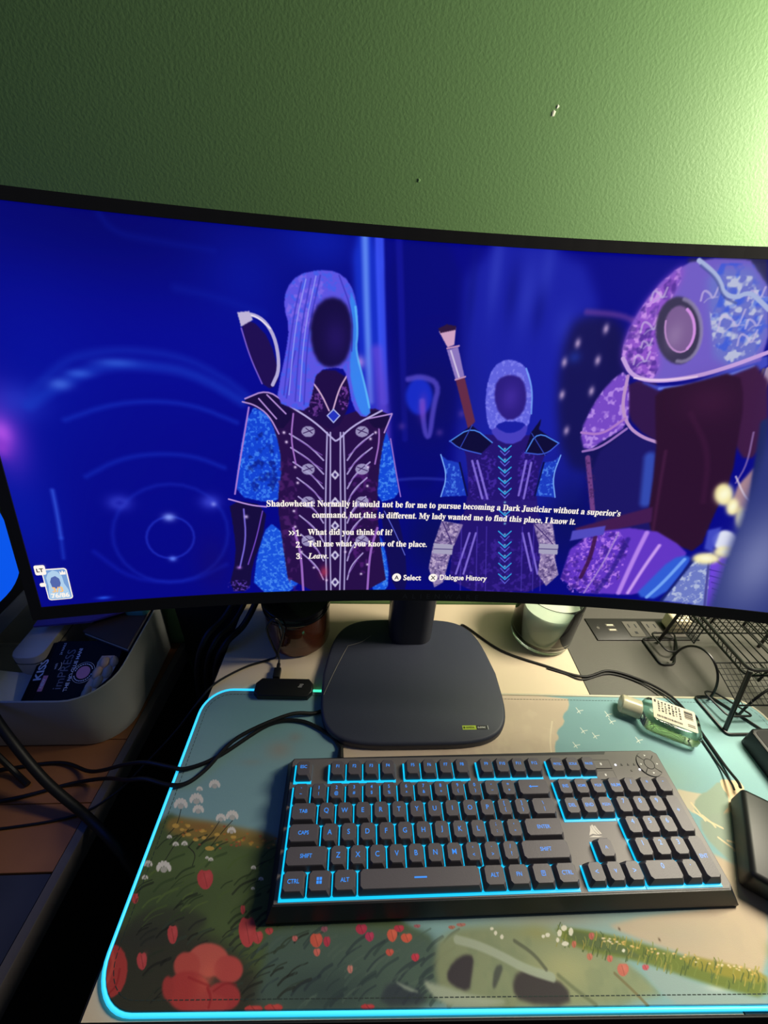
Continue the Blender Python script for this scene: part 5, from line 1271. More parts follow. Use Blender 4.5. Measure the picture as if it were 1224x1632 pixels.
('p',(236,230,222),[[4.1,98.1],[4.3,96.8],[3.8,96.3],[2.8,96.8],[1.9,98.1],[1.6,99.3],[2.2,99.8],[3.2,99.3]],0.47,0.95,1),
('p',(202,197,190),[[8.8,97.4],[8.6,96.3],[7.3,95.9],[5.6,96.3],[4.5,97.4],[4.7,98.4],[6,98.9],[7.7,98.4]],0.47,0.9,1),
('p',(236,230,222),[[11.2,87.5],[11.3,86.7],[10.9,86.3],[10.2,86.7],[9.6,87.5],[9.5,88.4],[9.8,88.7],[10.6,88.4]],0.47,0.95,1),
('p',(236,230,222),[[10.2,88.4],[10.3,87.5],[9.9,87.2],[9.2,87.5],[8.6,88.4],[8.4,89.2],[8.8,89.6],[9.5,89.2]],0.47,0.95,1),
('p',(236,230,222),[[8.8,88.9],[9,88],[8.6,87.7],[7.9,88],[7.3,88.9],[7.1,89.8],[7.5,90.1],[8.2,89.8]],0.47,0.95,1),
('p',(236,230,222),[[7.6,88.9],[7.7,88],[7.3,87.7],[6.6,88],[6,88.9],[5.8,89.8],[6.2,90.1],[7,89.8]],0.47,0.95,1),
('p',(236,230,222),[[6.7,88.4],[6.9,87.5],[6.5,87.2],[5.8,87.5],[5.2,88.4],[5,89.2],[5.4,89.6],[6.1,89.2]],0.47,0.95,1),
('p',(236,230,222),[[6.5,87.5],[6.7,86.6],[6.3,86.3],[5.6,86.6],[4.9,87.5],[4.8,88.4],[5.2,88.7],[5.9,88.4]],0.47,0.95,1),
('p',(202,197,190),[[9.8,87],[9.7,86.3],[8.7,86],[7.5,86.3],[6.8,87],[6.9,87.7],[7.8,88],[9,87.7]],0.47,0.9,1),
('p',(236,230,222),[[30.3,114.6],[30.4,113.7],[30,113.3],[29.3,113.7],[28.6,114.6],[28.5,115.6],[28.9,116],[29.7,115.6]],0.47,0.95,1),
('p',(236,230,222),[[29.3,115.6],[29.4,114.6],[29,114.3],[28.2,114.6],[27.6,115.6],[27.5,116.6],[27.9,117],[28.6,116.6]],0.47,0.95,1),
('p',(236,230,222),[[27.9,116.2],[28,115.2],[27.6,114.8],[26.8,115.2],[26.2,116.2],[26.1,117.1],[26.5,117.5],[27.3,117.1]],0.47,0.95,1),
('p',(236,230,222),[[26.5,116.2],[26.7,115.2],[26.2,114.8],[25.5,115.2],[24.9,116.2],[24.7,117.1],[25.2,117.5],[25.9,117.1]],0.47,0.95,1),
('p',(236,230,222),[[25.6,115.6],[25.8,114.6],[25.3,114.2],[24.6,114.6],[24,115.6],[23.8,116.5],[24.2,116.9],[25,116.5]],0.47,0.95,1),
('p',(236,230,222),[[25.3,114.6],[25.5,113.7],[25.1,113.3],[24.3,113.7],[23.7,114.6],[23.5,115.6],[24,116],[24.7,115.6]],0.47,0.95,1),
('p',(202,197,190),[[28.8,114.1],[28.6,113.3],[27.6,113],[26.4,113.3],[25.6,114.1],[25.8,114.9],[26.8,115.2],[28,114.9]],0.47,0.9,1),
('p',(236,230,222),[[39.1,115.2],[39.2,114.2],[38.7,113.8],[38,114.2],[37.4,115.2],[37.3,116.1],[37.7,116.5],[38.5,116.1]],0.47,0.95,1),
('p',(236,230,222),[[38,116.2],[38.1,115.2],[37.7,114.8],[37,115.2],[36.4,116.2],[36.2,117.1],[36.7,117.5],[37.4,117.1]],0.47,0.95,1),
('p',(236,230,222),[[36.7,116.7],[36.8,115.8],[36.3,115.4],[35.6,115.8],[35,116.7],[34.9,117.7],[35.3,118.1],[36.1,117.7]],0.47,0.95,1),
('p',(236,230,222),[[35.3,116.7],[35.4,115.8],[35,115.4],[34.3,115.8],[33.6,116.7],[33.5,117.7],[34,118.1],[34.7,117.7]],0.47,0.95,1),
('p',(236,230,222),[[34.4,116.2],[34.5,115.2],[34.1,114.8],[33.3,115.2],[32.7,116.2],[32.6,117.1],[33,117.5],[33.8,117.1]],0.47,0.95,1),
('p',(236,230,222),[[34.1,115.2],[34.2,114.2],[33.8,113.8],[33,114.2],[32.4,115.2],[32.3,116.1],[32.7,116.5],[33.5,116.1]],0.47,0.95,1),
('p',(202,197,190),[[37.5,114.7],[37.4,113.8],[36.4,113.5],[35.1,113.8],[34.3,114.6],[34.5,115.4],[35.5,115.8],[36.8,115.5]],0.47,0.9,1),
('p',(236,230,222),[[69.7,102],[69.7,101.2],[69.4,100.9],[68.8,101.2],[68.4,102],[68.3,102.7],[68.7,103],[69.2,102.7]],0.47,0.95,1),
('p',(236,230,222),[[68.9,102.7],[69,102],[68.6,101.7],[68,102],[67.6,102.7],[67.6,103.4],[67.9,103.7],[68.5,103.4]],0.47,0.95,1),
('p',(236,230,222),[[67.9,103.1],[67.9,102.4],[67.5,102.1],[67,102.4],[66.6,103.1],[66.5,103.9],[66.9,104.2],[67.4,103.9]],0.47,0.95,1),
('p',(236,230,222),[[66.8,103.1],[66.9,102.4],[66.5,102.1],[65.9,102.4],[65.5,103.1],[65.5,103.9],[65.8,104.2],[66.4,103.9]],0.47,0.95,1),
('p',(236,230,222),[[66.1,102.7],[66.1,102],[65.7,101.7],[65.2,102],[64.7,102.7],[64.7,103.4],[65.1,103.7],[65.6,103.4]],0.47,0.95,1),
('p',(236,230,222),[[65.8,102],[65.8,101.2],[65.5,100.9],[64.9,101.2],[64.5,102],[64.4,102.7],[64.8,103],[65.3,102.7]],0.47,0.95,1),
('p',(202,197,190),[[68.5,101.5],[68.3,100.9],[67.5,100.7],[66.5,100.9],[66,101.5],[66.1,102.2],[66.9,102.4],[67.9,102.2]],0.47,0.9,1),
('p',(236,230,222),[[55.2,171.6],[55.4,169.5],[54.5,168.6],[53,169.5],[51.9,171.6],[51.7,173.7],[52.6,174.6],[54.1,173.7]],0.47,0.95,1),
('p',(236,230,222),[[53.2,173.8],[53.4,171.6],[52.5,170.7],[51,171.6],[49.9,173.7],[49.7,175.9],[50.6,176.8],[52.1,175.9]],0.47,0.95,1),
('p',(236,230,222),[[50.5,175],[50.7,172.9],[49.8,172],[48.3,172.8],[47.1,175],[46.9,177.1],[47.9,178],[49.3,177.1]],0.47,0.95,1),
('p',(236,230,222),[[47.8,175],[48,172.8],[47.1,172],[45.6,172.8],[44.5,174.9],[44.3,177.1],[45.2,178],[46.6,177.1]],0.47,0.95,1),
('p',(236,230,222),[[45.9,173.7],[46.1,171.6],[45.2,170.7],[43.7,171.5],[42.6,173.7],[42.3,175.8],[43.2,176.7],[44.7,175.8]],0.47,0.95,1),
('p',(236,230,222),[[45.3,171.5],[45.5,169.4],[44.6,168.5],[43.1,169.4],[42,171.5],[41.7,173.6],[42.6,174.5],[44.1,173.6]],0.47,0.95,1),
('p',(202,197,190),[[52.2,170.4],[51.8,168.6],[49.8,167.9],[47.3,168.6],[45.8,170.3],[46.1,172.1],[48.2,172.9],[50.7,172.1]],0.47,0.9,1),
('p',(236,230,222),[[36.7,166.9],[36.9,165.8],[36.4,165.3],[35.6,165.8],[34.9,166.9],[34.8,168.1],[35.3,168.6],[36.1,168.1]],0.47,0.95,1),
('p',(236,230,222),[[35.6,168.1],[35.7,167],[35.2,166.5],[34.4,167],[33.8,168.1],[33.6,169.3],[34.1,169.8],[34.9,169.3]],0.47,0.95,1),
('p',(236,230,222),[[34.1,168.8],[34.2,167.6],[33.7,167.2],[32.9,167.6],[32.2,168.8],[32.1,170],[32.6,170.4],[33.4,170]],0.47,0.95,1),
('p',(236,230,222),[[32.6,168.8],[32.7,167.6],[32.3,167.2],[31.5,167.6],[30.8,168.8],[30.6,169.9],[31.1,170.4],[31.9,170]],0.47,0.95,1),
('p',(236,230,222),[[31.6,168.1],[31.7,166.9],[31.2,166.5],[30.4,166.9],[29.7,168.1],[29.6,169.2],[30.1,169.7],[30.9,169.3]],0.47,0.95,1),
('p',(236,230,222),[[31.3,166.9],[31.4,165.8],[30.9,165.3],[30.1,165.7],[29.4,166.9],[29.3,168],[29.8,168.5],[30.6,168.1]],0.47,0.95,1),
('p',(202,197,190),[[35.1,166.3],[34.9,165.3],[33.8,164.9],[32.4,165.3],[31.6,166.3],[31.7,167.2],[32.8,167.6],[34.2,167.2]],0.47,0.9,1),
('p',(236,230,222),[[123.7,86.5],[123.6,85.8],[123.3,85.5],[122.7,85.8],[122.4,86.5],[122.4,87.2],[122.8,87.5],[123.3,87.2]],0.47,0.95,1),
('p',(236,230,222),[[123,87.2],[123,86.5],[122.6,86.2],[122.1,86.5],[121.7,87.2],[121.8,87.9],[122.1,88.2],[122.7,87.9]],0.47,0.95,1),
('p',(236,230,222),[[122,87.6],[122,86.9],[121.6,86.6],[121.1,86.9],[120.7,87.6],[120.8,88.3],[121.2,88.6],[121.7,88.3]],0.47,0.95,1),
('p',(236,230,222),[[121,87.6],[121,86.9],[120.6,86.6],[120.1,86.9],[119.7,87.6],[119.7,88.3],[120.1,88.6],[120.6,88.3]],0.47,0.95,1),
('p',(236,230,222),[[120.2,87.2],[120.2,86.5],[119.8,86.2],[119.3,86.5],[118.9,87.2],[118.9,87.9],[119.3,88.2],[119.9,87.9]],0.47,0.95,1),
('p',(236,230,222),[[119.9,86.5],[119.8,85.8],[119.4,85.5],[118.9,85.8],[118.6,86.5],[118.6,87.2],[119,87.5],[119.5,87.2]],0.47,0.95,1),
('p',(202,197,190),[[122.4,86.1],[122.2,85.5],[121.4,85.3],[120.5,85.5],[120,86.1],[120.2,86.7],[121,86.9],[122,86.7]],0.47,0.9,1),
('p',(236,230,222),[[114.2,95.4],[114.1,94.7],[113.8,94.4],[113.2,94.7],[112.9,95.4],[112.9,96.1],[113.3,96.4],[113.8,96.1]],0.47,0.95,1),
('p',(236,230,222),[[113.5,96.1],[113.5,95.4],[113.1,95.1],[112.5,95.4],[112.2,96.1],[112.2,96.9],[112.6,97.2],[113.1,96.9]],0.47,0.95,1),
('p',(236,230,222),[[112.5,96.6],[112.4,95.8],[112.1,95.6],[111.5,95.8],[111.2,96.6],[111.2,97.3],[111.6,97.6],[112.1,97.3]],0.47,0.95,1),
('p',(236,230,222),[[111.4,96.6],[111.4,95.8],[111,95.6],[110.5,95.8],[110.1,96.6],[110.1,97.3],[110.5,97.6],[111.1,97.3]],0.47,0.95,1),
('p',(236,230,222),[[110.6,96.1],[110.6,95.4],[110.2,95.1],[109.7,95.4],[109.3,96.1],[109.3,96.8],[109.7,97.1],[110.3,96.9]],0.47,0.95,1),
('p',(236,230,222),[[110.3,95.4],[110.3,94.7],[109.9,94.4],[109.4,94.7],[109,95.4],[109,96.1],[109.4,96.4],[109.9,96.1]],0.47,0.95,1),
('p',(202,197,190),[[112.9,95],[112.7,94.4],[111.9,94.2],[110.9,94.4],[110.4,95],[110.6,95.6],[111.5,95.8],[112.4,95.6]],0.47,0.9,1),
('p',(236,230,222),[[116.8,79.2],[116.8,78.7],[116.5,78.5],[116.1,78.7],[115.9,79.2],[115.9,79.7],[116.2,79.9],[116.5,79.7]],0.47,0.95,1),
('p',(236,230,222),[[116.3,79.7],[116.3,79.2],[116,79],[115.6,79.2],[115.4,79.7],[115.4,80.2],[115.7,80.4],[116,80.2]],0.47,0.95,1),
('p',(236,230,222),[[115.6,80],[115.6,79.5],[115.3,79.3],[114.9,79.5],[114.6,80],[114.6,80.5],[114.9,80.7],[115.3,80.5]],0.47,0.95,1),
('p',(236,230,222),[[114.8,80],[114.8,79.5],[114.5,79.3],[114.1,79.5],[113.9,80],[113.9,80.5],[114.2,80.7],[114.6,80.5]],0.47,0.95,1),
('p',(236,230,222),[[114.2,79.7],[114.2,79.2],[113.9,79],[113.6,79.2],[113.3,79.7],[113.3,80.2],[113.6,80.4],[114,80.2]],0.47,0.95,1),
('p',(236,230,222),[[114,79.2],[114,78.7],[113.7,78.5],[113.3,78.7],[113,79.2],[113.1,79.7],[113.3,79.9],[113.7,79.7]],0.47,0.95,1),
('p',(202,197,190),[[115.9,78.9],[115.7,78.5],[115.1,78.3],[114.5,78.5],[114.1,78.9],[114.2,79.3],[114.8,79.5],[115.5,79.3]],0.47,0.9,1),
('p',(236,230,222),[[20.7,121],[20.8,120.3],[20.4,119.9],[19.8,120.3],[19.3,121],[19.2,121.8],[19.5,122.1],[20.1,121.8]],0.47,0.95,1),
('p',(236,230,222),[[19.8,121.8],[19.9,121.1],[19.6,120.7],[19,121.1],[18.5,121.8],[18.3,122.6],[18.7,122.9],[19.3,122.6]],0.47,0.95,1),
('p',(236,230,222),[[18.7,122.3],[18.8,121.5],[18.5,121.2],[17.9,121.5],[17.3,122.3],[17.2,123.1],[17.6,123.4],[18.2,123.1]],0.47,0.95,1),
('p',(236,230,222),[[17.6,122.3],[17.7,121.5],[17.4,121.2],[16.8,121.5],[16.3,122.3],[16.1,123.1],[16.5,123.4],[17.1,123.1]],0.47,0.95,1),
('p',(236,230,222),[[16.9,121.8],[17,121],[16.6,120.7],[16,121],[15.5,121.8],[15.4,122.6],[15.7,122.9],[16.3,122.6]],0.47,0.95,1),
('p',(236,230,222),[[16.7,121],[16.8,120.2],[16.4,119.9],[15.8,120.2],[15.3,121],[15.2,121.8],[15.5,122.1],[16.1,121.8]],0.47,0.95,1),
('p',(202,197,190),[[19.5,120.6],[19.3,119.9],[18.5,119.7],[17.5,119.9],[16.9,120.6],[17,121.2],[17.8,121.5],[18.8,121.2]],0.47,0.9,1),
('p',(236,230,222),[[64.8,103.4],[64.8,102.9],[64.5,102.6],[64.1,102.8],[63.8,103.4],[63.8,103.9],[64,104.2],[64.5,103.9]],0.47,0.95,1),
('p',(236,230,222),[[64.2,104],[64.2,103.4],[64,103.2],[63.5,103.4],[63.2,104],[63.2,104.5],[63.5,104.7],[63.9,104.5]],0.47,0.95,1),
('p',(236,230,222),[[63.4,104.3],[63.5,103.7],[63.2,103.5],[62.8,103.7],[62.4,104.3],[62.4,104.8],[62.7,105.1],[63.1,104.8]],0.47,0.95,1),
('p',(236,230,222),[[62.6,104.3],[62.7,103.7],[62.4,103.5],[62,103.7],[61.6,104.3],[61.6,104.8],[61.9,105.1],[62.3,104.8]],0.47,0.95,1),
('p',(236,230,222),[[62.1,104],[62.1,103.4],[61.8,103.2],[61.4,103.4],[61.1,104],[61,104.5],[61.3,104.7],[61.7,104.5]],0.47,0.95,1),
('p',(236,230,222),[[61.9,103.4],[61.9,102.8],[61.6,102.6],[61.2,102.8],[60.9,103.4],[60.8,103.9],[61.1,104.2],[61.5,103.9]],0.47,0.95,1),
('p',(202,197,190),[[63.9,103.1],[63.7,102.6],[63.1,102.4],[62.4,102.6],[62,103.1],[62.1,103.5],[62.7,103.7],[63.4,103.5]],0.47,0.9,1),
('p',(212,170,84),[[24.4,131.3],[23.8,129.7],[21.3,129],[18.3,129.7],[16.4,131.3],[17,132.9],[19.5,133.6],[22.6,132.9]],0.47,0.95,1),
('p',(212,170,84),[[67.8,111.5],[66.8,110],[63.4,109.4],[59.6,110],[57.6,111.5],[58.5,113],[62,113.6],[65.8,113]],0.47,0.95,1),
('p',(212,170,84),[[39.8,123.4],[39.3,122.3],[37.1,121.8],[34.7,122.2],[33.3,123.4],[33.8,124.6],[35.9,125.1],[38.4,124.6]],0.47,0.95,1),
('p',(212,170,84),[[49.2,119],[48.6,117.9],[46.5,117.4],[44.1,117.9],[42.7,119],[43.2,120.2],[45.3,120.7],[47.8,120.2]],0.47,0.95,1),
('p',(212,170,84),[[56.4,120.7],[56,119.6],[54.3,119.1],[52.3,119.5],[51.2,120.7],[51.5,121.9],[53.2,122.4],[55.2,121.9]],0.47,0.95,1),
('p',(212,170,84),[[69.8,123.6],[69.2,122.4],[67.1,121.9],[64.6,122.4],[63.3,123.5],[63.9,124.7],[66,125.2],[68.5,124.8]],0.47,0.95,1),
('p',(212,170,84),[[36.2,131.4],[35.9,130.1],[34.2,129.6],[32.2,130.1],[30.9,131.3],[31.3,132.6],[32.9,133.1],[35,132.6]],0.47,0.95,1),
('p',(212,170,84),[[30.9,127.9],[30.5,126.9],[28.8,126.5],[26.8,126.9],[25.7,127.9],[26.1,128.9],[27.8,129.3],[29.8,128.9]],0.47,0.95,1),
('p',(212,170,84),[[53,126.9],[52.4,125.7],[50.3,125.2],[47.8,125.7],[46.4,126.8],[47,128.1],[49.1,128.6],[51.6,128.1]],0.47,0.95,1),
('p',(212,170,84),[[87.5,121.4],[86.9,120.2],[84.7,119.7],[82.3,120.2],[81,121.4],[81.6,122.6],[83.8,123.1],[86.2,122.6]],0.47,0.95,1),
('p',(190,120,60),[[124.7,112.2],[124,111.3],[122.4,111.3],[121.3,112.1],[122,113],[123.7,113]],0.47,0.8,0),
('p',(205,160,70),[[60.8,131.2],[60.2,130.3],[58.5,130.3],[57.4,131.2],[57.9,132.1],[59.6,132.1]],0.47,0.8,0),
('p',(190,120,60),[[46.6,120.6],[46.1,119.7],[44.4,119.7],[43.3,120.6],[43.8,121.4],[45.5,121.4]],0.47,0.8,0),
('p',(170,90,60),[[93.7,117.1],[93.1,116.2],[91.4,116.2],[90.3,117],[90.9,117.9],[92.6,117.9]],0.47,0.8,0),
('p',(190,120,60),[[34.7,125.6],[34.2,124.7],[32.5,124.7],[31.3,125.5],[31.8,126.4],[33.5,126.4]],0.47,0.8,0),
('p',(190,120,60),[[27.1,134.9],[26.6,134],[24.9,134],[23.7,134.9],[24.2,135.8],[25.9,135.8]],0.47,0.8,0),
('p',(205,160,70),[[92.6,117.6],[92,116.7],[90.3,116.7],[89.2,117.6],[89.8,118.4],[91.5,118.4]],0.47,0.8,0),
('p',(190,120,60),[[118.5,119.4],[117.8,118.5],[116.1,118.5],[115,119.4],[115.7,120.2],[117.4,120.2]],0.47,0.8,0),
('p',(205,160,70),[[33.8,122.1],[33.3,121.3],[31.6,121.3],[30.4,122.1],[30.9,123],[32.6,123]],0.47,0.8,0),
('p',(190,120,60),[[75.7,124.1],[75.1,123.2],[73.4,123.2],[72.3,124.1],[72.9,125],[74.6,125]],0.47,0.8,0),
('p',(205,160,70),[[105.8,115],[105.2,114.1],[103.5,114.1],[102.5,115],[103.1,115.8],[104.8,115.8]],0.47,0.8,0),
('p',(170,90,60),[[90.6,116.9],[90,116.1],[88.3,116.1],[87.2,116.9],[87.8,117.8],[89.5,117.8]],0.47,0.8,0),
('p',(205,160,70),[[96.1,118.7],[95.5,117.8],[93.8,117.8],[92.7,118.7],[93.4,119.5],[95.1,119.5]],0.47,0.8,0),
('p',(190,120,60),[[97.2,118.8],[96.6,118],[94.9,118],[93.9,118.8],[94.5,119.7],[96.2,119.7]],0.47,0.8,0),
('p',(170,90,60),[[113.9,122.3],[113.3,121.4],[111.5,121.4],[110.5,122.3],[111.1,123.2],[112.9,123.2]],0.47,0.8,0),
('p',(170,90,60),[[91.3,113.8],[90.7,113],[89,113],[88,113.8],[88.6,114.7],[90.3,114.7]],0.47,0.8,0),
('p',(170,90,60),[[85.6,114.6],[85,113.7],[83.3,113.7],[82.2,114.6],[82.8,115.4],[84.5,115.4]],0.47,0.8,0),
('p',(205,160,70),[[33.6,127.7],[33.1,126.8],[31.4,126.8],[30.2,127.7],[30.7,128.6],[32.4,128.6]],0.47,0.8,0),
('p',(170,90,60),[[73.5,131],[72.9,130.1],[71.2,130.1],[70.1,130.9],[70.7,131.8],[72.4,131.9]],0.47,0.8,0),
('p',(170,90,60),[[79.4,119.2],[78.8,118.3],[77.1,118.3],[76,119.2],[76.6,120],[78.3,120]],0.47,0.8,0),
('p',(190,120,60),[[32.8,123.5],[32.3,122.6],[30.6,122.6],[29.4,123.5],[29.9,124.3],[31.6,124.3]],0.47,0.8,0),
('p',(205,160,70),[[71.2,114.6],[70.7,113.8],[69,113.8],[67.9,114.6],[68.5,115.5],[70.1,115.5]],0.47,0.8,0),
('p',(190,120,60),[[130.5,120.3],[129.8,119.4],[128.1,119.4],[127.1,120.3],[127.8,121.1],[129.5,121.1]],0.47,0.8,0),
('p',(205,160,70),[[54.9,126.5],[54.3,125.7],[52.6,125.6],[51.5,126.5],[52,127.4],[53.7,127.4]],0.47,0.8,0),
('p',(190,120,60),[[48.8,127.7],[48.3,126.8],[46.6,126.8],[45.4,127.7],[45.9,128.6],[47.7,128.6]],0.47,0.8,0),
('p',(205,160,70),[[104.6,116.1],[103.9,115.2],[102.3,115.2],[101.2,116.1],[101.8,116.9],[103.5,116.9]],0.47,0.8,0),
('p',(190,120,60),[[99.9,124.5],[99.2,123.6],[97.5,123.6],[96.4,124.5],[97.1,125.3],[98.8,125.4]],0.47,0.8,0),
('p',(190,120,60),[[45.4,127],[44.8,126.1],[43.1,126.1],[42,127],[42.5,127.9],[44.2,127.9]],0.47,0.8,0),
('p',(170,90,60),[[97.3,120.7],[96.7,119.8],[95,119.8],[93.9,120.7],[94.6,121.5],[96.3,121.5]],0.47,0.8,0),
('p',(205,160,70),[[32.9,132.3],[32.4,131.4],[30.7,131.4],[29.5,132.3],[30,133.2],[31.7,133.2]],0.47,0.8,0),
('p',(190,120,60),[[119.7,118.7],[119,117.8],[117.3,117.8],[116.3,118.7],[116.9,119.5],[118.6,119.5]],0.47,0.8,0),
('p',(190,120,60),[[87.1,118.7],[86.5,117.9],[84.8,117.8],[83.7,118.7],[84.3,119.6],[86,119.6]],0.47,0.8,0),
('p',(190,120,60),[[106,117.3],[105.4,116.4],[103.7,116.4],[102.6,117.3],[103.2,118.1],[104.9,118.2]],0.47,0.8,0),
('p',(205,160,70),[[106.8,116.5],[106.2,115.7],[104.5,115.7],[103.4,116.5],[104.1,117.4],[105.8,117.4]],0.47,0.8,0),
('p',(170,90,60),[[53,114.8],[52.5,114],[50.8,114],[49.7,114.8],[50.2,115.6],[51.9,115.6]],0.47,0.8,0),
('p',(190,120,60),[[113.3,112.8],[112.6,112],[110.9,112],[109.9,112.8],[110.5,113.6],[112.2,113.7]],0.47,0.8,0),
('p',(170,90,60),[[75,111.8],[74.5,111],[72.8,111],[71.7,111.8],[72.3,112.6],[73.9,112.6]],0.47,0.8,0),
('p',(205,160,70),[[117.9,117.9],[117.2,117.1],[115.5,117.1],[114.5,117.9],[115.1,118.8],[116.8,118.8]],0.47,0.8,0),
('p',(205,160,70),[[129.5,114.8],[128.8,114],[127.1,114],[126.1,114.8],[126.8,115.7],[128.5,115.7]],0.47,0.8,0),
('p',(170,90,60),[[94.5,114.6],[93.9,113.8],[92.3,113.8],[91.2,114.6],[91.8,115.5],[93.5,115.5]],0.47,0.8,0),
('p',(198,76,78),[[57.4,88.6],[59.6,94.4],[64.5,92.7],[69.2,94.4],[74.8,87.7],[73.8,80.4],[69.5,78],[62.5,81.2]],0.56,1,1),
('g',(220,98,100),[67.7,88.6],3.9,4.0,0.5),
('s',(148,57,58),[[63.4,91.1],[66.8,86.1],[70.4,80.4]],0.7,0.56,0.6,2),
('p',(198,76,78),[[108,51.7],[110.2,59.5],[115.1,57.2],[119.8,59.4],[125.4,50.5],[124.3,40.9],[120.1,37.9],[113.1,42]],0.56,1,1),
('g',(220,98,100),[118.3,51.7],4.2,6.1,0.5),
('s',(148,57,58),[[114,55],[117.4,48.4],[121,41]],0.7,0.56,0.6,2),
('p',(198,76,78),[[121.3,46.4],[123.3,49.6],[126.4,48.7],[129.6,49.6],[132.7,46],[131.4,41.9],[128.3,40.6],[124,42.4]],0.56,1,1),
('g',(220,98,100),[128.1,46.4],2.8,2.6,0.5),
('s',(148,57,58),[[125.5,47.8],[127.3,45.1],[129.1,41.9]],0.7,0.56,0.6,2),
('p',(198,76,78),[[45.1,49],[45.7,53.6],[48.8,52.3],[51.3,53.6],[55.5,48.3],[55.8,42.4],[53.5,40.5],[49,43.1]],0.56,1,1),
('g',(220,98,100),[51.2,48.9],2.5,3.8,0.5),
('s',(148,57,58),[[48.3,50.9],[50.9,47],[53.8,42.4]],0.7,0.56,0.6,2),
('p',(198,76,78),[[25.7,32.2],[26.2,36.3],[29.2,35.1],[31.6,36.3],[35.6,31.6],[36,26.5],[33.9,24.9],[29.5,27.1]],0.56,1,1),
('g',(220,98,100),[31.5,32.2],2.5,3.5,0.5),
('s',(148,57,58),[[28.7,34],[31.3,30.5],[34.1,26.5]],0.7,0.56,0.6,2),
('p',(198,76,78),[[1.6,73.3],[2,76.2],[4.2,75.3],[5.9,76.2],[8.9,72.9],[9.2,69.2],[7.6,68],[4.4,69.6]],0.56,1,1),
('g',(220,98,100),[5.9,73.3],1.7,2.1,0.5),
('s',(148,57,58),[[3.9,74.5],[5.7,72],[7.8,69.2]],0.7,0.56,0.6,2),
('p',(198,76,78),[[106.7,64.9],[107.2,67.4],[108.6,66.7],[109.8,67.4],[111.5,64.5],[111.4,61.4],[110.3,60.3],[108.2,61.7]],0.56,1,1),
('g',(220,98,100),[109.5,64.9],1.1,1.9,0.5),
('s',(148,57,58),[[108.3,66],[109.3,63.8],[110.4,61.4]],0.7,0.56,0.6,2),
('p',(198,76,78),[[132.9,49.9],[134.6,51.7],[136.7,51.2],[139,51.7],[141,49.7],[139.9,47.4],[137.6,46.7],[134.6,47.7]],0.56,1,1),
('g',(220,98,100),[137.7,49.9],2.0,1.4,0.5),
('s',(148,57,58),[[136,50.7],[137.1,49.2],[138.3,47.4]],0.7,0.56,0.6,2),
('p',(198,76,78),[[137.3,56.5],[138.5,57.7],[140,57.3],[141.7,57.7],[143.1,56.3],[142.3,54.7],[140.6,54.2],[138.5,54.9]],0.56,1,1),
('g',(220,98,100),[140.8,56.4],1.4,0.9,0.5),
('s',(148,57,58),[[139.5,57],[140.3,55.9],[141.1,54.7]],0.7,0.56,0.6,2),
('p',(186,68,64),[[-3.8,38.4],[2.2,41.5],[11.4,38.3],[21.1,28.3],[24.1,14.8],[16.8,9],[8.3,9.7],[-1.5,20.3]],0.94,1,1),
('s',(224,96,80),[[1.2,37.2],[8.3,29.5],[7.8,18.5]],2.82,1.88,0.6,2),
('s',(150,36,40),[[14.5,25.7],[17,16.6],[12.5,11.4]],1.41,1.41,0.6,2),
('p',(208,98,88),[[106.6,30.9],[105.7,25.6],[100.2,21.8],[91.6,20.5],[82.1,21.9],[74.1,25.8],[69.7,31.1],[70.2,36.5],[75.6,40.5],[84.5,42],[94.4,40.4],[102.5,36.3]],1.41,1,1),
('p',(198,82,78),[[120.1,25.2],[119.5,20.9],[115.7,17.9],[109.7,16.8],[103,17.9],[97.4,21],[94.3,25.3],[94.7,29.6],[98.4,32.8],[104.6,34],[111.5,32.8],[117.2,29.5]],1.41,1,1),
('p',(200,86,78),[[82.9,27.2],[82.9,22.8],[79.8,19.6],[74.4,18.4],[68.2,19.6],[62.7,22.9],[59.4,27.3],[59.1,31.9],[62.2,35.3],[67.7,36.5],[74.2,35.2],[79.8,31.8]],1.41,1,1),
('p',(188,68,66),[[96.3,12.6],[95.8,6.7],[90.5,2.6],[81.9,1.1],[72.2,2.7],[63.9,7],[59,12.9],[59,18.9],[64.1,23.4],[73,25],[83.2,23.3],[91.8,18.7]],1.41,1,1),
('p',(180,64,66),[[122.1,9.6],[121.3,5.5],[116.9,2.6],[110.1,1.6],[102.6,2.7],[96.4,5.7],[93.1,9.8],[93.6,14],[98,17.1],[105,18.3],[112.8,17.1],[119,13.9]],1.41,1,1),
('p',(188,72,70),[[113,5.6],[111.5,2.5],[105.9,0.4],[97.5,-0.3],[88.7,0.5],[81.6,2.8],[78.1,5.8],[79.3,8.9],[84.9,11.1],[93.4,11.9],[102.5,11],[109.7,8.7]],1.41,1,1),
('p',(180,66,64),[[65.5,14.6],[66.2,11.1],[65.3,8.5],[63.2,7.6],[60.2,8.6],[57.3,11.1],[55.1,14.6],[54.3,18.2],[55.1,20.8],[57.4,21.8],[60.4,20.8],[63.4,18.1]],1.41,1,1),
('g',(226,110,92),[90.3,21.3],7.5,9.4,0.7),
('s',(160,38,44),[[92.6,14.4],[97.5,9.1],[97.2,3.7]],1.88,1.41,0.6,2),
('s',(160,38,44),[[74.7,20.6],[85.2,17.7],[94.3,15.5]],1.41,1.41,0.5,2),
('s',(150,36,42),[[98.4,12.6],[107.3,17.5],[116.2,16]],1.41,1.41,0.5,2),
('p',(198,70,66),[[125.9,3.1],[129.6,4.8],[133.8,4.3],[138.7,4.7],[142.4,2.8],[139.6,0.7],[134.9,0],[128.9,1]],0.56,1,1),
('g',(220,92,88),[135.8,3.1],4.5,1.6,0.5),
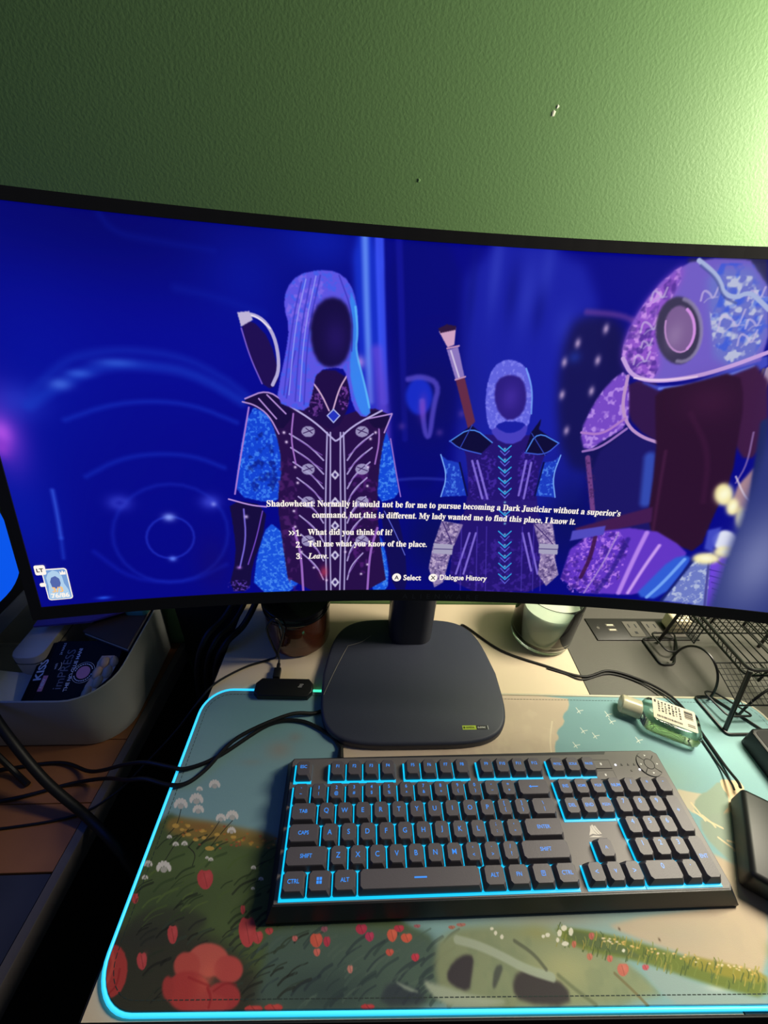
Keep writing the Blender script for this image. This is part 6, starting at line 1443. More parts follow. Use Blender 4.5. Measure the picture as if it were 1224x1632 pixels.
('s',(148,52,49),[[132.3,3.8],[134.3,2.4],[136.3,0.7]],0.7,0.56,0.6,2),
('p',(198,70,66),[[142.2,3.7],[145.9,5.3],[150.2,4.8],[155.1,5.3],[158.7,3.3],[155.8,1.2],[151.1,0.6],[145.1,1.6]],0.56,1,1),
('g',(220,92,88),[152.1,3.6],4.5,1.6,0.5),
('s',(148,52,49),[[148.6,4.4],[150.6,2.9],[152.5,1.3]],0.7,0.56,0.6,2),
('p',(214,96,80),[[174.4,44.3],[177.1,47.8],[180.3,46.8],[184,47.8],[187,43.8],[184.9,39.4],[181.4,38],[176.8,39.9]],0.56,1,1),
('g',(236,118,102),[181.9,44.3],3.1,2.8,0.5),
('s',(160,72,60),[[179.2,45.8],[180.8,42.8],[182.5,39.4]],0.7,0.56,0.6,2),
('p',(190,60,84),[[187,43.1],[188.5,45.7],[190.3,44.9],[192.2,45.7],[193.9,42.7],[192.8,39.4],[190.9,38.4],[188.4,39.8]],0.56,1,1),
('g',(212,82,106),[191.1,43.1],1.7,2.1,0.5),
('s',(142,45,63),[[189.6,44.2],[190.6,42],[191.5,39.4]],0.7,0.56,0.6,2),
('p',(214,110,100),[[178.8,36.1],[180.3,38],[182,37.4],[184,38],[185.6,35.8],[184.5,33.3],[182.6,32.5],[180.2,33.6]],0.56,1,1),
('g',(236,132,122),[182.9,36],1.7,1.6,0.5),
('s',(160,82,75),[[181.4,36.9],[182.3,35.2],[183.2,33.3]],0.7,0.56,0.6,2),
('p',(188,56,86),[[215.7,51.3],[218.6,54],[221.5,53.2],[225,54],[227.4,50.9],[225.2,47.5],[221.7,46.4],[217.6,47.9]],0.56,1,1),
('g',(210,78,108),[222.7,51.3],2.8,2.1,0.5),
('s',(141,42,64),[[220.4,52.5],[221.6,50.2],[222.8,47.5]],0.7,0.56,0.6,2),
('p',(188,60,96),[[224.6,46.1],[226.9,48.5],[229.2,47.8],[232,48.5],[233.8,45.8],[232,42.8],[229.3,41.8],[226.1,43.2]],0.56,1,1),
('g',(210,82,118),[230.1,46.1],2.3,1.9,0.5),
('s',(141,45,72),[[228.3,47.1],[229.2,45.1],[230.2,42.8]],0.7,0.56,0.6,2),
('p',(216,100,80),[[244.9,47.3],[247.5,50.5],[250.1,49.6],[253.3,50.5],[255.3,46.8],[253,42.7],[249.9,41.4],[246.3,43.2]],0.56,1,1),
('g',(238,122,102),[251.1,47.3],2.5,2.6,0.5),
('s',(162,75,60),[[249.1,48.7],[250,45.9],[251,42.7]],0.7,0.56,0.6,2),
('p',(190,60,80),[[251.4,51.3],[254.1,53.1],[256.7,52.5],[259.9,53],[261.9,51],[259.7,48.7],[256.5,48],[252.9,49]],0.56,1,1),
('g',(212,82,102),[257.7,51.3],2.5,1.4,0.5),
('s',(142,45,60),[[255.6,52],[256.6,50.5],[257.6,48.7]],0.7,0.56,0.6,2),
('p',(214,98,78),[[257.5,45.2],[260.6,47.5],[263.4,46.8],[267,47.5],[269.1,44.8],[266.6,41.9],[263.1,40.9],[259.1,42.2]],0.56,1,1),
('g',(236,120,100),[264.5,45.2],2.8,1.9,0.5),
('s',(160,73,58),[[262.2,46.2],[263.3,44.2],[264.3,41.9]],0.7,0.56,0.6,2),
('p',(206,90,78),[[243.5,35.7],[245.5,37.3],[247.5,36.8],[249.9,37.3],[251.4,35.4],[249.8,33.3],[247.4,32.6],[244.6,33.5]],0.56,1,1),
('g',(228,112,100),[248.3,35.6],2.0,1.4,0.5),
('s',(154,67,58),[[246.7,36.4],[247.4,34.9],[248.2,33.3]],0.7,0.56,0.6,2),
('p',(200,60,80),[[266.5,32.5],[268.6,34.4],[270.6,33.9],[273,34.4],[274.4,32.2],[272.6,29.8],[270.2,29],[267.5,30.1]],0.56,1,1),
('g',(222,82,102),[271.3,32.5],2.0,1.6,0.5),
('s',(150,45,60),[[269.7,33.3],[270.4,31.7],[271.1,29.8]],0.7,0.56,0.6,2),
('p',(200,130,120),[[209.7,25.5],[211,27.3],[212.4,26.8],[214,27.3],[215.2,25.2],[214.3,22.8],[212.7,22],[210.7,23.1]],0.56,1,1),
('g',(222,152,142),[213,25.5],1.4,1.6,0.5),
('s',(150,97,90),[[211.9,26.3],[212.5,24.7],[213.2,22.8]],0.7,0.56,0.6,2),
('p',(190,62,66),[[222,3.6],[225.1,4.8],[228.3,4.4],[232,4.7],[234.6,3.3],[232.1,1.8],[228.3,1.3],[223.9,2]],0.56,1,1),
('g',(212,84,88),[229.5,3.5],3.4,1.2,0.5),
('s',(142,46,49),[[227,4.1],[228.3,3],[229.6,1.8]],0.7,0.56,0.6,2),
('p',(150,90,110),[[183.9,50.9],[185.5,52.4],[187.2,52],[189.3,52.4],[190.8,50.7],[189.6,48.8],[187.6,48.2],[185.1,49]],0.56,1,1),
('g',(172,112,132),[188,50.9],1.7,1.2,0.5),
('s',(112,67,82),[[186.6,51.5],[187.4,50.3],[188.3,48.8]],0.7,0.56,0.6,2),
('p',(200,110,110),[[158.4,44.8],[159.6,46.2],[161.1,45.8],[162.7,46.2],[164.1,44.5],[163.3,42.7],[161.7,42.1],[159.6,42.9]],0.56,1,1),
('g',(222,132,132),[161.8,44.7],1.4,1.2,0.5),
('s',(150,82,82),[[160.6,45.4],[161.4,44.1],[162.2,42.7]],0.7,0.56,0.6,2),
('p',(180,110,100),[[302.7,51.6],[304.6,52.5],[306.3,52.2],[308.5,52.5],[309.8,51.5],[308.2,50.3],[306,49.9],[303.6,50.4]],0.56,1,1),
('g',(202,132,122),[306.9,51.6],1.7,0.7,0.5),
('s',(135,82,75),[[305.6,52],[306.2,51.2],[306.7,50.3]],0.7,0.56,0.6,2),
('p',(170,100,110),[[270.3,52.5],[272.1,53.4],[273.8,53.2],[276,53.4],[277.3,52.4],[275.8,51.2],[273.7,50.9],[271.2,51.4]],0.56,1,1),
('g',(192,122,132),[274.5,52.5],1.7,0.7,0.5),
('s',(127,75,82),[[273.1,52.9],[273.8,52.2],[274.4,51.3]],0.7,0.56,0.6,2),
('p',(190,110,110),[[310.6,53.3],[313.2,54.2],[315.5,53.9],[318.4,54.2],[320.1,53.1],[318,52],[315.1,51.6],[311.9,52.1]],0.56,1,1),
('g',(212,132,132),[316.4,53.3],2.3,0.7,0.5),
('s',(142,82,82),[[314.5,53.7],[315.3,52.9],[316.1,52]],0.7,0.56,0.6,2),
('p',(140,150,116),[[294.2,50.4],[372.4,53.6],[411.8,45.8],[444,37.3],[467.3,25.2],[488.6,2.9],[298.3,-0.9],[284.8,18.7]],4.7,0.95,1),
('g',(176,176,130),[403.4,23.6],28.2,14.1,0.7),
('g',(150,150,96),[388.7,48],18.8,6.6,0.6),
('n',(110,128,104),[[294.2,50.4],[411.8,45.8],[467.3,25.2],[488.6,2.9],[298.3,-0.9]],10.3,0.2),
('p',(64,60,66),[[316.1,33.8],[323.8,32.2],[319.2,20.3],[315.2,10.5],[301.7,14.2],[295.9,20.1],[304,29.2]],1.88,1,1),
('p',(68,64,66),[[361,23.9],[379.8,21.1],[402.6,14.3],[400.4,1.8],[358.1,4.5],[352.3,12.7]],2.35,1,1),
('p',(78,84,80),[[340.6,25.9],[350,27.4],[339.9,13.9],[335.1,11.8]],1.41,0.9,1),
('p',(50,58,70),[[246.5,18.9],[267.9,13.3],[283.2,4.4],[235.6,3]],2.82,0.8,1),
('s',(168,180,160),[[309.5,42.8],[327.5,39.4],[348.9,32.1],[368.3,23.8],[390.3,18.8]],6.11,2.35,0.95,2),
('p',(168,180,160),[[273.2,18.7],[289.8,15],[321.3,8.3],[352.9,5.3],[320,2],[288.5,4.3]],2.35,0.95,1),
('p',(160,176,160),[[249.7,18.1],[262.6,14.4],[274.2,10.7],[262.4,11.5]],1.41,0.8,1),
('s',(84,90,76),[[363.1,41.8],[378.2,33.6],[386.4,23.7]],2.82,1.88,0.7,2),
('s',(120,112,80),[[447.7,20.7],[459.4,10.2],[468.2,0.9]],2.35,1.41,0.8,2),
('s',(100,110,84),[[396.3,19.9],[409.5,10.6],[422.5,2.7]],2.82,2.35,0.6,2),
('p',(150,172,172),[[473,25.2],[495,23.2],[523.5,13.5],[553.5,7.8],[576.4,5.1],[572.6,0.5],[497.8,0],[481.7,10.1]],2.82,0.95,1),
('g',(200,212,205),[536.6,11.9],11.3,2.8,0.8),
('s',(186,198,190),[[453.8,33.2],[481,29.1],[510.7,20.4]],1.41,0.94,0.7,2),
('p',(110,124,60),[[402.2,52.2],[448.6,47.4],[491.8,38],[527.9,28.9],[587.2,18.4],[576.4,5.1],[544.1,10.4],[509.7,18.9],[474.7,28.3],[436.3,33.3],[409.9,40.8]],2.35,1,1),
('p',(88,104,72),[[413.5,50],[441.8,45.7],[467.6,37.2],[481,29.1],[442.8,34.9],[416.2,41.6]],1.88,0.8,1),
('p',(150,140,60),[[518.6,32.9],[555.7,26.4],[588.4,19.9],[582.9,13.1],[544.3,18.7],[514.6,26.6]],1.88,0.85,1),
('s',(120,136,70),[[487.1,22.6],[490,25.7],[492.4,28.1]],0.85,0.47,0.75,2),
('s',(180,160,80),[[578.1,15],[581.7,18],[581.8,20.3]],0.85,0.47,0.75,2),
('s',(120,136,70),[[499.7,20.9],[502.7,24],[503.5,26.3]],0.85,0.47,0.75,2),
('s',(120,136,70),[[576.5,12.3],[580.1,15.3],[580.2,17.5]],0.85,0.47,0.75,2),
('s',(150,150,80),[[566,20.6],[569.5,23.7],[571.5,26.1]],0.85,0.47,0.75,2),
('s',(70,88,52),[[442.8,29.1],[445.5,32.3],[447,34.7]],0.85,0.47,0.75,2),
('s',(180,160,80),[[464.7,29.9],[467.5,33],[468.6,35.5]],0.85,0.47,0.75,2),
('s',(150,150,80),[[406.3,40.7],[408.8,44.1],[410.8,46.6]],0.85,0.47,0.75,2),
('s',(70,88,52),[[545.4,11.2],[548.7,14.1],[548.4,16.4]],0.85,0.47,0.75,2),
('s',(70,88,52),[[436.1,31.3],[438.8,34.5],[439.4,36.9]],0.85,0.47,0.75,2),
('s',(150,150,80),[[544.8,23],[548.2,26.1],[552.1,28.5]],0.85,0.47,0.75,2),
('s',(84,104,66),[[540.4,22.6],[543.7,25.7],[544.5,28.1]],0.85,0.47,0.75,2),
('s',(180,160,80),[[576.7,18.7],[580.2,21.8],[583.6,24.1]],0.85,0.47,0.75,2),
('s',(150,150,80),[[560.1,16.5],[563.5,19.6],[564.6,21.9]],0.85,0.47,0.75,2),
('s',(70,88,52),[[575.4,15.1],[579,18.1],[579.1,20.4]],0.85,0.47,0.75,2),
('s',(120,136,70),[[450.7,36.1],[453.4,39.4],[452.7,41.9]],0.85,0.47,0.75,2),
('s',(120,136,70),[[462.9,38.6],[465.8,41.9],[467.1,44.4]],0.85,0.47,0.75,2),
('s',(70,88,52),[[559.6,15.1],[563,18.1],[566.2,20.4]],0.85,0.47,0.75,2),
('s',(84,104,66),[[485.6,29],[488.6,32.2],[492.2,34.6]],0.85,0.47,0.75,2),
('s',(120,136,70),[[440.5,30],[443.2,33.2],[446.3,35.6]],0.85,0.47,0.75,2),
('s',(180,160,80),[[482.3,31.2],[485.3,34.5],[485.8,36.9]],0.85,0.47,0.75,2),
('s',(70,88,52),[[507,19.4],[510.1,22.5],[512.7,24.8]],0.85,0.47,0.75,2),
('s',(84,104,66),[[424,34.7],[426.5,38],[426.5,40.5]],0.85,0.47,0.75,2),
('s',(180,160,80),[[553.4,14.8],[556.8,17.8],[556.7,20.1]],0.85,0.47,0.75,2),
('s',(150,150,80),[[468,30.9],[470.8,34.1],[473.4,36.5]],0.85,0.47,0.75,2),
('s',(150,150,80),[[474.9,35.3],[477.8,38.6],[480.6,41.1]],0.85,0.47,0.75,2),
('s',(150,150,80),[[448.5,38.3],[451.2,41.6],[450.8,44.1]],0.85,0.47,0.75,2),
('s',(70,88,52),[[479.1,29.8],[482,33],[484.8,35.5]],0.85,0.47,0.75,2),
('s',(70,88,52),[[405.8,48.1],[408.3,51.5],[411,54.2]],0.85,0.47,0.75,2),
('s',(150,150,80),[[478.2,27.5],[481.1,30.6],[480.6,33]],0.85,0.47,0.75,2),
('s',(150,150,80),[[459.4,38.7],[462.3,42],[462.5,44.6]],0.85,0.47,0.75,2),
('s',(84,104,66),[[565.8,11.5],[569.2,14.4],[572.6,16.7]],0.85,0.47,0.75,2),
('s',(120,136,70),[[407.3,42.4],[409.7,45.7],[412.9,48.3]],0.85,0.47,0.75,2),
('s',(84,104,66),[[444.6,40.3],[447.3,43.6],[449.2,46.1]],0.85,0.47,0.75,2),
('s',(70,88,52),[[516.4,23.3],[519.6,26.4],[522,28.8]],0.85,0.47,0.75,2),
('s',(84,104,66),[[572.2,16.3],[575.7,19.4],[579.7,21.7]],0.85,0.47,0.75,2),
('s',(70,88,52),[[507.4,29.9],[510.5,33.1],[513.7,35.5]],0.85,0.47,0.75,2),
('s',(84,104,66),[[462.9,28.5],[465.7,31.7],[468.2,34.1]],0.85,0.47,0.75,2),
('s',(84,104,66),[[494.7,20.6],[497.7,23.6],[499.6,26]],0.85,0.47,0.75,2),
('s',(180,160,80),[[487.5,26.1],[490.5,29.3],[493.5,31.6]],0.85,0.47,0.75,2),
('s',(150,150,80),[[501.3,31.2],[504.4,34.4],[505.5,36.8]],0.85,0.47,0.75,2),
('s',(150,150,80),[[535.9,13.4],[539.1,16.4],[541.5,18.6]],0.85,0.47,0.75,2),
('s',(180,160,80),[[442.8,37.5],[445.5,40.8],[447.7,43.3]],0.85,0.47,0.75,2),
('s',(70,88,52),[[447.2,30.6],[449.8,33.8],[448.4,36.3]],0.85,0.47,0.75,2),
('s',(70,88,52),[[481.1,27.3],[484,30.4],[482.7,32.9]],0.85,0.47,0.75,2),
('s',(84,104,66),[[463.8,32.6],[466.7,35.8],[469.2,38.3]],0.85,0.47,0.75,2),
('s',(150,150,80),[[433.8,36.7],[436.4,40],[439.4,42.5]],0.85,0.47,0.75,2),
('s',(120,136,70),[[542.9,11.7],[546.2,14.6],[549,16.9]],0.85,0.47,0.75,2),
('s',(120,136,70),[[492.4,24.7],[495.4,27.8],[498.9,30.2]],0.85,0.47,0.75,2),
('s',(180,160,80),[[561,12.6],[564.4,15.6],[565.9,17.8]],0.85,0.47,0.75,2),
('s',(180,160,80),[[538.1,17.3],[541.4,20.3],[544.3,22.6]],0.85,0.47,0.75,2),
('s',(180,160,80),[[525.5,26.8],[528.8,30],[528.3,32.4]],0.85,0.47,0.75,2),
('s',(120,136,70),[[506.1,22.4],[509.2,25.5],[508,27.8]],0.85,0.47,0.75,2),
('s',(120,136,70),[[489.2,34.7],[492.2,37.9],[493.5,40.4]],0.85,0.47,0.75,2),
('s',(84,104,66),[[532.3,15],[535.5,18],[538.6,20.3]],0.85,0.47,0.75,2),
('s',(84,104,66),[[578.3,11.5],[581.9,14.4],[581.5,16.7]],0.85,0.47,0.75,2),
('s',(180,160,80),[[575.6,19.2],[579.2,22.2],[580.9,24.6]],0.85,0.47,0.75,2),
('s',(70,88,52),[[424.7,34.6],[427.3,37.9],[428.5,40.4]],0.85,0.47,0.75,2),
('s',(180,160,80),[[465.7,38.3],[468.6,41.6],[470.3,44.1]],0.85,0.47,0.75,2),
('s',(120,136,70),[[495.1,27],[498.1,30.1],[498.9,32.5]],0.85,0.47,0.75,2),
('s',(150,150,80),[[570.1,14.1],[573.6,17.1],[573.1,19.4]],0.85,0.47,0.75,2),
('s',(120,136,70),[[408.2,46.8],[410.7,50.2],[411.8,52.8]],0.85,0.47,0.75,2),
('s',(70,88,52),[[441.2,36.6],[443.9,39.8],[443.7,42.3]],0.85,0.47,0.75,2),
('s',(70,88,52),[[457.4,37.5],[460.2,40.8],[461.8,43.3]],0.85,0.47,0.75,2),
('s',(84,104,66),[[561.8,9.5],[565.2,12.4],[567,14.6]],0.85,0.47,0.75,2),
('s',(150,150,80),[[491.9,24.6],[494.9,27.7],[495,30.1]],0.85,0.47,0.75,2),
('s',(150,150,80),[[509.2,30.7],[512.3,33.9],[514.9,36.3]],0.85,0.47,0.75,2),
('s',(180,160,80),[[464.5,31],[467.3,34.2],[467.4,36.6]],0.85,0.47,0.75,2),
('s',(180,160,80),[[456.7,39.9],[459.6,43.2],[459.2,45.7]],0.85,0.47,0.75,2),
('s',(70,88,52),[[437.7,40.2],[440.4,43.5],[439.7,46.1]],0.85,0.47,0.75,2),
('s',(120,136,70),[[448,39.7],[450.7,43],[449.3,45.5]],0.85,0.47,0.75,2),
('s',(70,88,52),[[511.1,19.5],[514.2,22.6],[516.8,24.9]],0.85,0.47,0.75,2),
('s',(150,150,80),[[409.1,40],[411.6,43.3],[413.4,45.8]],0.85,0.47,0.75,2),
('s',(150,150,80),[[456.4,35.7],[459.2,38.9],[460.9,41.4]],0.85,0.47,0.75,2),
('s',(150,150,80),[[498,20.2],[501,23.3],[502.1,25.6]],0.85,0.47,0.75,2),
('s',(120,136,70),[[477.9,23.7],[480.8,26.8],[480.5,29.2]],0.85,0.47,0.75,2),
('s',(150,150,80),[[573.9,18.8],[577.4,21.8],[580.4,24.2]],0.85,0.47,0.75,2),
('s',(70,88,52),[[531.5,21.6],[534.7,24.7],[537.7,27]],0.85,0.47,0.75,2),
('s',(150,150,80),[[545.5,24.5],[548.9,27.6],[549.3,30]],0.85,0.47,0.75,2),
('s',(150,150,80),[[556,20.1],[559.4,23.2],[563.3,25.5]],0.85,0.47,0.75,2),
('s',(84,104,66),[[408.6,37.2],[411,40.4],[409.1,42.9]],0.85,0.47,0.75,2),
('s',(180,160,80),[[569.9,16.4],[573.5,19.4],[575.7,21.7]],0.85,0.47,0.75,2),
('s',(70,88,52),[[479.6,26.3],[482.5,29.5],[485.9,31.9]],0.85,0.47,0.75,2),
('s',(180,160,80),[[439.6,41.9],[442.3,45.2],[443.1,47.8]],0.85,0.47,0.75,2),
('s',(180,160,80),[[493.1,21.8],[496.1,24.9],[498.2,27.3]],0.85,0.47,0.75,2),
('s',(150,150,80),[[428,38.3],[430.6,41.6],[430.2,44.1]],0.85,0.47,0.75,2),
('s',(180,160,80),[[472.1,36.9],[475,40.2],[474.4,42.7]],0.85,0.47,0.75,2),
('s',(70,88,52),[[496.3,26.2],[499.4,29.4],[499.8,31.8]],0.85,0.47,0.75,2),
('s',(120,136,70),[[553.3,10.2],[556.7,13.1],[558.1,15.4]],0.85,0.47,0.75,2),
('s',(120,136,70),[[519.3,19],[522.5,22],[525.9,24.3]],0.85,0.47,0.75,2),
('s',(84,104,66),[[449.7,37.7],[452.4,41],[454.2,43.5]],0.85,0.47,0.75,2),
('s',(150,150,80),[[526.5,25.1],[529.7,28.2],[530.7,30.6]],0.85,0.47,0.75,2),
('s',(84,104,66),[[533.8,17.5],[537,20.6],[537.1,22.9]],0.85,0.47,0.75,2),
('s',(70,88,52),[[528.2,21.9],[531.4,25],[531.6,27.4]],0.85,0.47,0.75,2),
('s',(70,88,52),[[432.1,32.4],[434.7,35.6],[437.6,38]],0.85,0.47,0.75,2),
('s',(150,150,80),[[471.2,26.1],[474.1,29.2],[476.5,31.6]],0.85,0.47,0.75,2),
('s',(70,88,52),[[551.5,14.1],[554.8,17.1],[555.6,19.4]],0.85,0.47,0.75,2),
('s',(120,136,70),[[428.1,32.3],[430.6,35.5],[431.7,38]],0.85,0.47,0.75,2),
('s',(70,88,52),[[567.7,17],[571.2,20.1],[570.8,22.4]],0.85,0.47,0.75,2),
('s',(84,104,66),[[544.4,20.4],[547.7,23.5],[550.8,25.9]],0.85,0.47,0.75,2),
('s',(84,104,66),[[487,25.4],[490,28.5],[489.8,30.9]],0.85,0.47,0.75,2),
('s',(120,136,70),[[418.8,38.8],[421.3,42.1],[421.6,44.6]],0.85,0.47,0.75,2),
('s',(120,136,70),[[433.3,32.2],[435.9,35.4],[436.5,37.8]],0.85,0.47,0.75,2),
('s',(150,150,80),[[474.8,35.7],[477.7,39],[478.3,41.5]],0.85,0.47,0.75,2),
('s',(180,160,80),[[478.2,36.2],[481.2,39.5],[483.9,42]],0.85,0.47,0.75,2),
('s',(150,150,80),[[502.4,27.5],[505.5,30.7],[506.9,33.1]],0.85,0.47,0.75,2),
('s',(120,136,70),[[430.4,38.5],[433,41.8],[435.4,44.3]],0.85,0.47,0.75,2),
('s',(150,150,80),[[401,38],[403.4,41.2],[405.1,43.7]],0.85,0.47,0.75,2),
('s',(180,160,80),[[425.2,36],[427.7,39.3],[427.5,41.7]],0.85,0.47,0.75,2),
('s',(150,150,80),[[499.7,28.3],[502.8,31.5],[506.2,33.9]],0.85,0.47,0.75,2),
('s',(70,88,52),[[512.2,22.6],[515.3,25.7],[516.2,28.1]],0.85,0.47,0.75,2),
('s',(120,136,70),[[437.8,41],[440.5,44.3],[440.3,46.8]],0.85,0.47,0.75,2),
('s',(150,150,80),[[567.8,10.9],[571.3,13.9],[573.1,16.1]],0.85,0.47,0.75,2),
('s',(120,136,70),[[569.9,17],[573.4,20.1],[572.4,22.4]],0.85,0.47,0.75,2),
('s',(120,136,70),[[412.9,37.2],[415.4,40.4],[417.4,42.9]],0.85,0.47,0.75,2),
('s',(84,104,66),[[519.8,24.8],[523,27.9],[526.6,30.3]],0.85,0.47,0.75,2),
('s',(120,136,70),[[405.4,46.3],[407.8,49.7],[407.6,52.3]],0.85,0.47,0.75,2),
('s',(70,88,52),[[478.7,31.1],[481.7,34.3],[483,36.8]],0.85,0.47,0.75,2),
('s',(150,150,80),[[540.1,24.8],[543.5,27.9],[545.6,30.3]],0.85,0.47,0.75,2),
('s',(70,88,52),[[461.2,28],[464,31.2],[467.6,33.6]],0.85,0.47,0.75,2),
('s',(150,150,80),[[449,36.9],[451.7,40.2],[451.6,42.7]],0.85,0.47,0.75,2),
('s',(150,150,80),[[518.9,28.1],[522.1,31.2],[524.2,33.7]],0.85,0.47,0.75,2),
('s',(70,88,52),[[445.8,41.7],[448.5,45],[446.8,47.6]],0.85,0.47,0.75,2),
('s',(120,136,70),[[536.8,14.7],[540.1,17.7],[539.3,20]],0.85,0.47,0.75,2),
('s',(70,88,52),[[524.4,25.2],[527.6,28.3],[527.3,30.7]],0.85,0.47,0.75,2),
('s',(70,88,52),[[542.6,24.4],[545.9,27.6],[545.5,29.9]],0.85,0.47,0.75,2),
('s',(150,150,80),[[572.8,9.3],[576.3,12.2],[578.1,14.4]],0.85,0.47,0.75,2),
('s',(84,104,66),[[480.4,26.7],[483.3,29.9],[483.4,32.3]],0.85,0.47,0.75,2),
('s',(120,136,70),[[436.3,39.9],[438.9,43.2],[441.4,45.7]],0.85,0.47,0.75,2),
('s',(84,104,66),[[412.2,37.7],[414.7,41],[414.3,43.5]],0.85,0.47,0.75,2),
('p',(220,180,110),[[495.1,32.9],[494.1,32.3],[492.7,32.3],[492.3,32.9],[493.3,33.5],[494.7,33.5]],0.47,0.85,0),
('p',(220,180,110),[[494.9,36.1],[493.8,35.5],[492.4,35.5],[492,36.1],[493,36.7],[494.5,36.7]],0.47,0.85,0),
('p',(225,200,150),[[450.2,43.4],[449.3,42.8],[447.8,42.8],[447.4,43.4],[448.4,44],[449.8,44]],0.47,0.85,0),
('p',(225,200,150),[[540.2,26.6],[539.1,26],[537.7,26.1],[537.4,26.6],[538.4,27.1],[539.9,27.1]],0.47,0.85,0),
('p',(225,200,150),[[510.3,33.1],[509.2,32.5],[507.8,32.5],[507.4,33.1],[508.5,33.6],[509.9,33.6]],0.47,0.85,0),
('p',(225,200,150),[[463.1,39.6],[462.1,39.1],[460.7,39.1],[460.2,39.6],[461.2,40.2],[462.7,40.2]],0.47,0.85,0),
('p',(225,200,150),[[501.4,33.2],[500.3,32.7],[498.9,32.7],[498.5,33.3],[499.6,33.8],[501,33.8]],0.47,0.85,0),
('p',(220,180,110),[[478.6,37],[477.6,36.5],[476.1,36.5],[475.7,37.1],[476.7,37.6],[478.2,37.6]],0.47,0.85,0),
('p',(220,180,110),[[515.4,29.9],[514.4,29.3],[513,29.3],[512.6,29.9],[513.6,30.4],[515.1,30.4]],0.47,0.85,0),
('p',(230,215,190),[[528.2,27.6],[527.2,27.1],[525.8,27.1],[525.4,27.6],[526.5,28.2],[527.9,28.2]],0.47,0.85,0),
('p',(230,215,190),[[557.1,25.4],[556,24.8],[554.6,24.8],[554.3,25.4],[555.4,25.9],[556.8,25.9]],0.47,0.85,0),
('p',(220,180,110),[[490.9,34.2],[489.8,33.7],[488.4,33.7],[488,34.2],[489.1,34.8],[490.5,34.8]],0.47,0.85,0),
('p',(220,180,110),[[459.4,42.8],[458.4,42.2],[457,42.2],[456.6,42.8],[457.6,43.4],[459,43.4]],0.47,0.85,0),
('p',(230,215,190),[[496.3,33.5],[495.2,33],[493.8,33],[493.4,33.5],[494.5,34.1],[495.9,34.1]],0.47,0.85,0),
('p',(230,215,190),[[551.5,25.7],[550.4,25.2],[549,25.2],[548.6,25.7],[549.7,26.3],[551.2,26.3]],0.47,0.85,0),
('p',(225,200,150),[[558,24.3],[556.9,23.8],[555.5,23.8],[555.2,24.3],[556.3,24.9],[557.7,24.8]],0.47,0.85,0),
('p',(225,200,150),[[563.3,23.3],[562.2,22.8],[560.8,22.8],[560.5,23.3],[561.6,23.8],[563,23.8]],0.47,0.85,0),
('p',(220,180,110),[[487.7,35.3],[486.7,34.7],[485.3,34.7],[484.9,35.3],[485.9,35.8],[487.3,35.8]],0.47,0.85,0),
('p',(225,200,150),[[456,39.8],[455,39.2],[453.6,39.2],[453.1,39.8],[454.1,40.4],[455.5,40.3]],0.47,0.85,0),
('p',(230,215,190),[[448.6,43.3],[447.6,42.7],[446.2,42.7],[445.7,43.3],[446.7,43.9],[448.1,43.9]],0.47,0.85,0),
('p',(220,180,110),[[466.2,40.7],[465.2,40.1],[463.8,40.1],[463.4,40.7],[464.4,41.2],[465.8,41.2]],0.47,0.85,0),
('p',(230,215,190),[[565,22.4],[563.9,21.9],[562.5,21.9],[562.2,22.4],[563.3,22.9],[564.7,22.9]],0.47,0.85,0),
('p',(230,215,190),[[566.9,24.2],[565.8,23.6],[564.4,23.6],[564.1,24.2],[565.2,24.7],[566.6,24.7]],0.47,0.85,0),
('p',(220,180,110),[[575,19.7],[573.9,19.1],[572.5,19.1],[572.2,19.7],[573.3,20.2],[574.7,20.2]],0.47,0.85,0),
('p',(230,215,190),[[562.1,24.9],[561,24.3],[559.6,24.3],[559.2,24.9],[560.4,25.4],[561.8,25.4]],0.47,0.85,0),
('p',(230,215,190),[[455.2,43.1],[454.2,42.5],[452.8,42.5],[452.3,43.1],[453.3,43.7],[454.8,43.7]],0.47,0.85,0),
('p',(220,180,110),[[568.3,24.3],[567.2,23.7],[565.8,23.7],[565.5,24.3],[566.6,24.8],[568,24.8]],0.47,0.85,0),
('p',(225,200,150),[[531.6,29.8],[530.6,29.3],[529.2,29.3],[528.8,29.8],[529.9,30.4],[531.3,30.4]],0.47,0.85,0),
('p',(220,180,110),[[574.7,22.8],[573.5,22.3],[572.1,22.3],[571.8,22.8],[573,23.4],[574.4,23.4]],0.47,0.85,0),
('p',(220,180,110),[[511.1,33.2],[510.1,32.7],[508.6,32.7],[508.3,33.2],[509.3,33.8],[510.7,33.8]],0.47,0.85,0),
('p',(220,180,110),[[521.4,32.4],[520.3,31.8],[518.9,31.8],[518.5,32.4],[519.6,32.9],[521,32.9]],0.47,0.85,0),
('p',(220,180,110),[[466.5,39.6],[465.5,39],[464.1,39],[463.6,39.6],[464.6,40.1],[466.1,40.1]],0.47,0.85,0),
('p',(230,215,190),[[461,41],[460,40.4],[458.5,40.4],[458.1,41],[459.1,41.6],[460.5,41.6]],0.47,0.85,0),
('p',(225,200,150),[[550.8,25.1],[549.7,24.6],[548.3,24.6],[548,25.1],[549.1,25.7],[550.5,25.6]],0.47,0.85,0),
('p',(220,180,110),[[578.1,20.4],[577,19.9],[575.6,19.9],[575.3,20.4],[576.4,21],[577.8,20.9]],0.47,0.85,0),
('p',(225,200,150),[[519.1,30.9],[518,30.4],[516.6,30.4],[516.2,30.9],[517.3,31.5],[518.7,31.5]],0.47,0.85,0),
('p',(230,215,190),[[453.2,41.7],[452.3,41.1],[450.8,41.1],[450.4,41.7],[451.4,42.3],[452.8,42.3]],0.47,0.85,0),
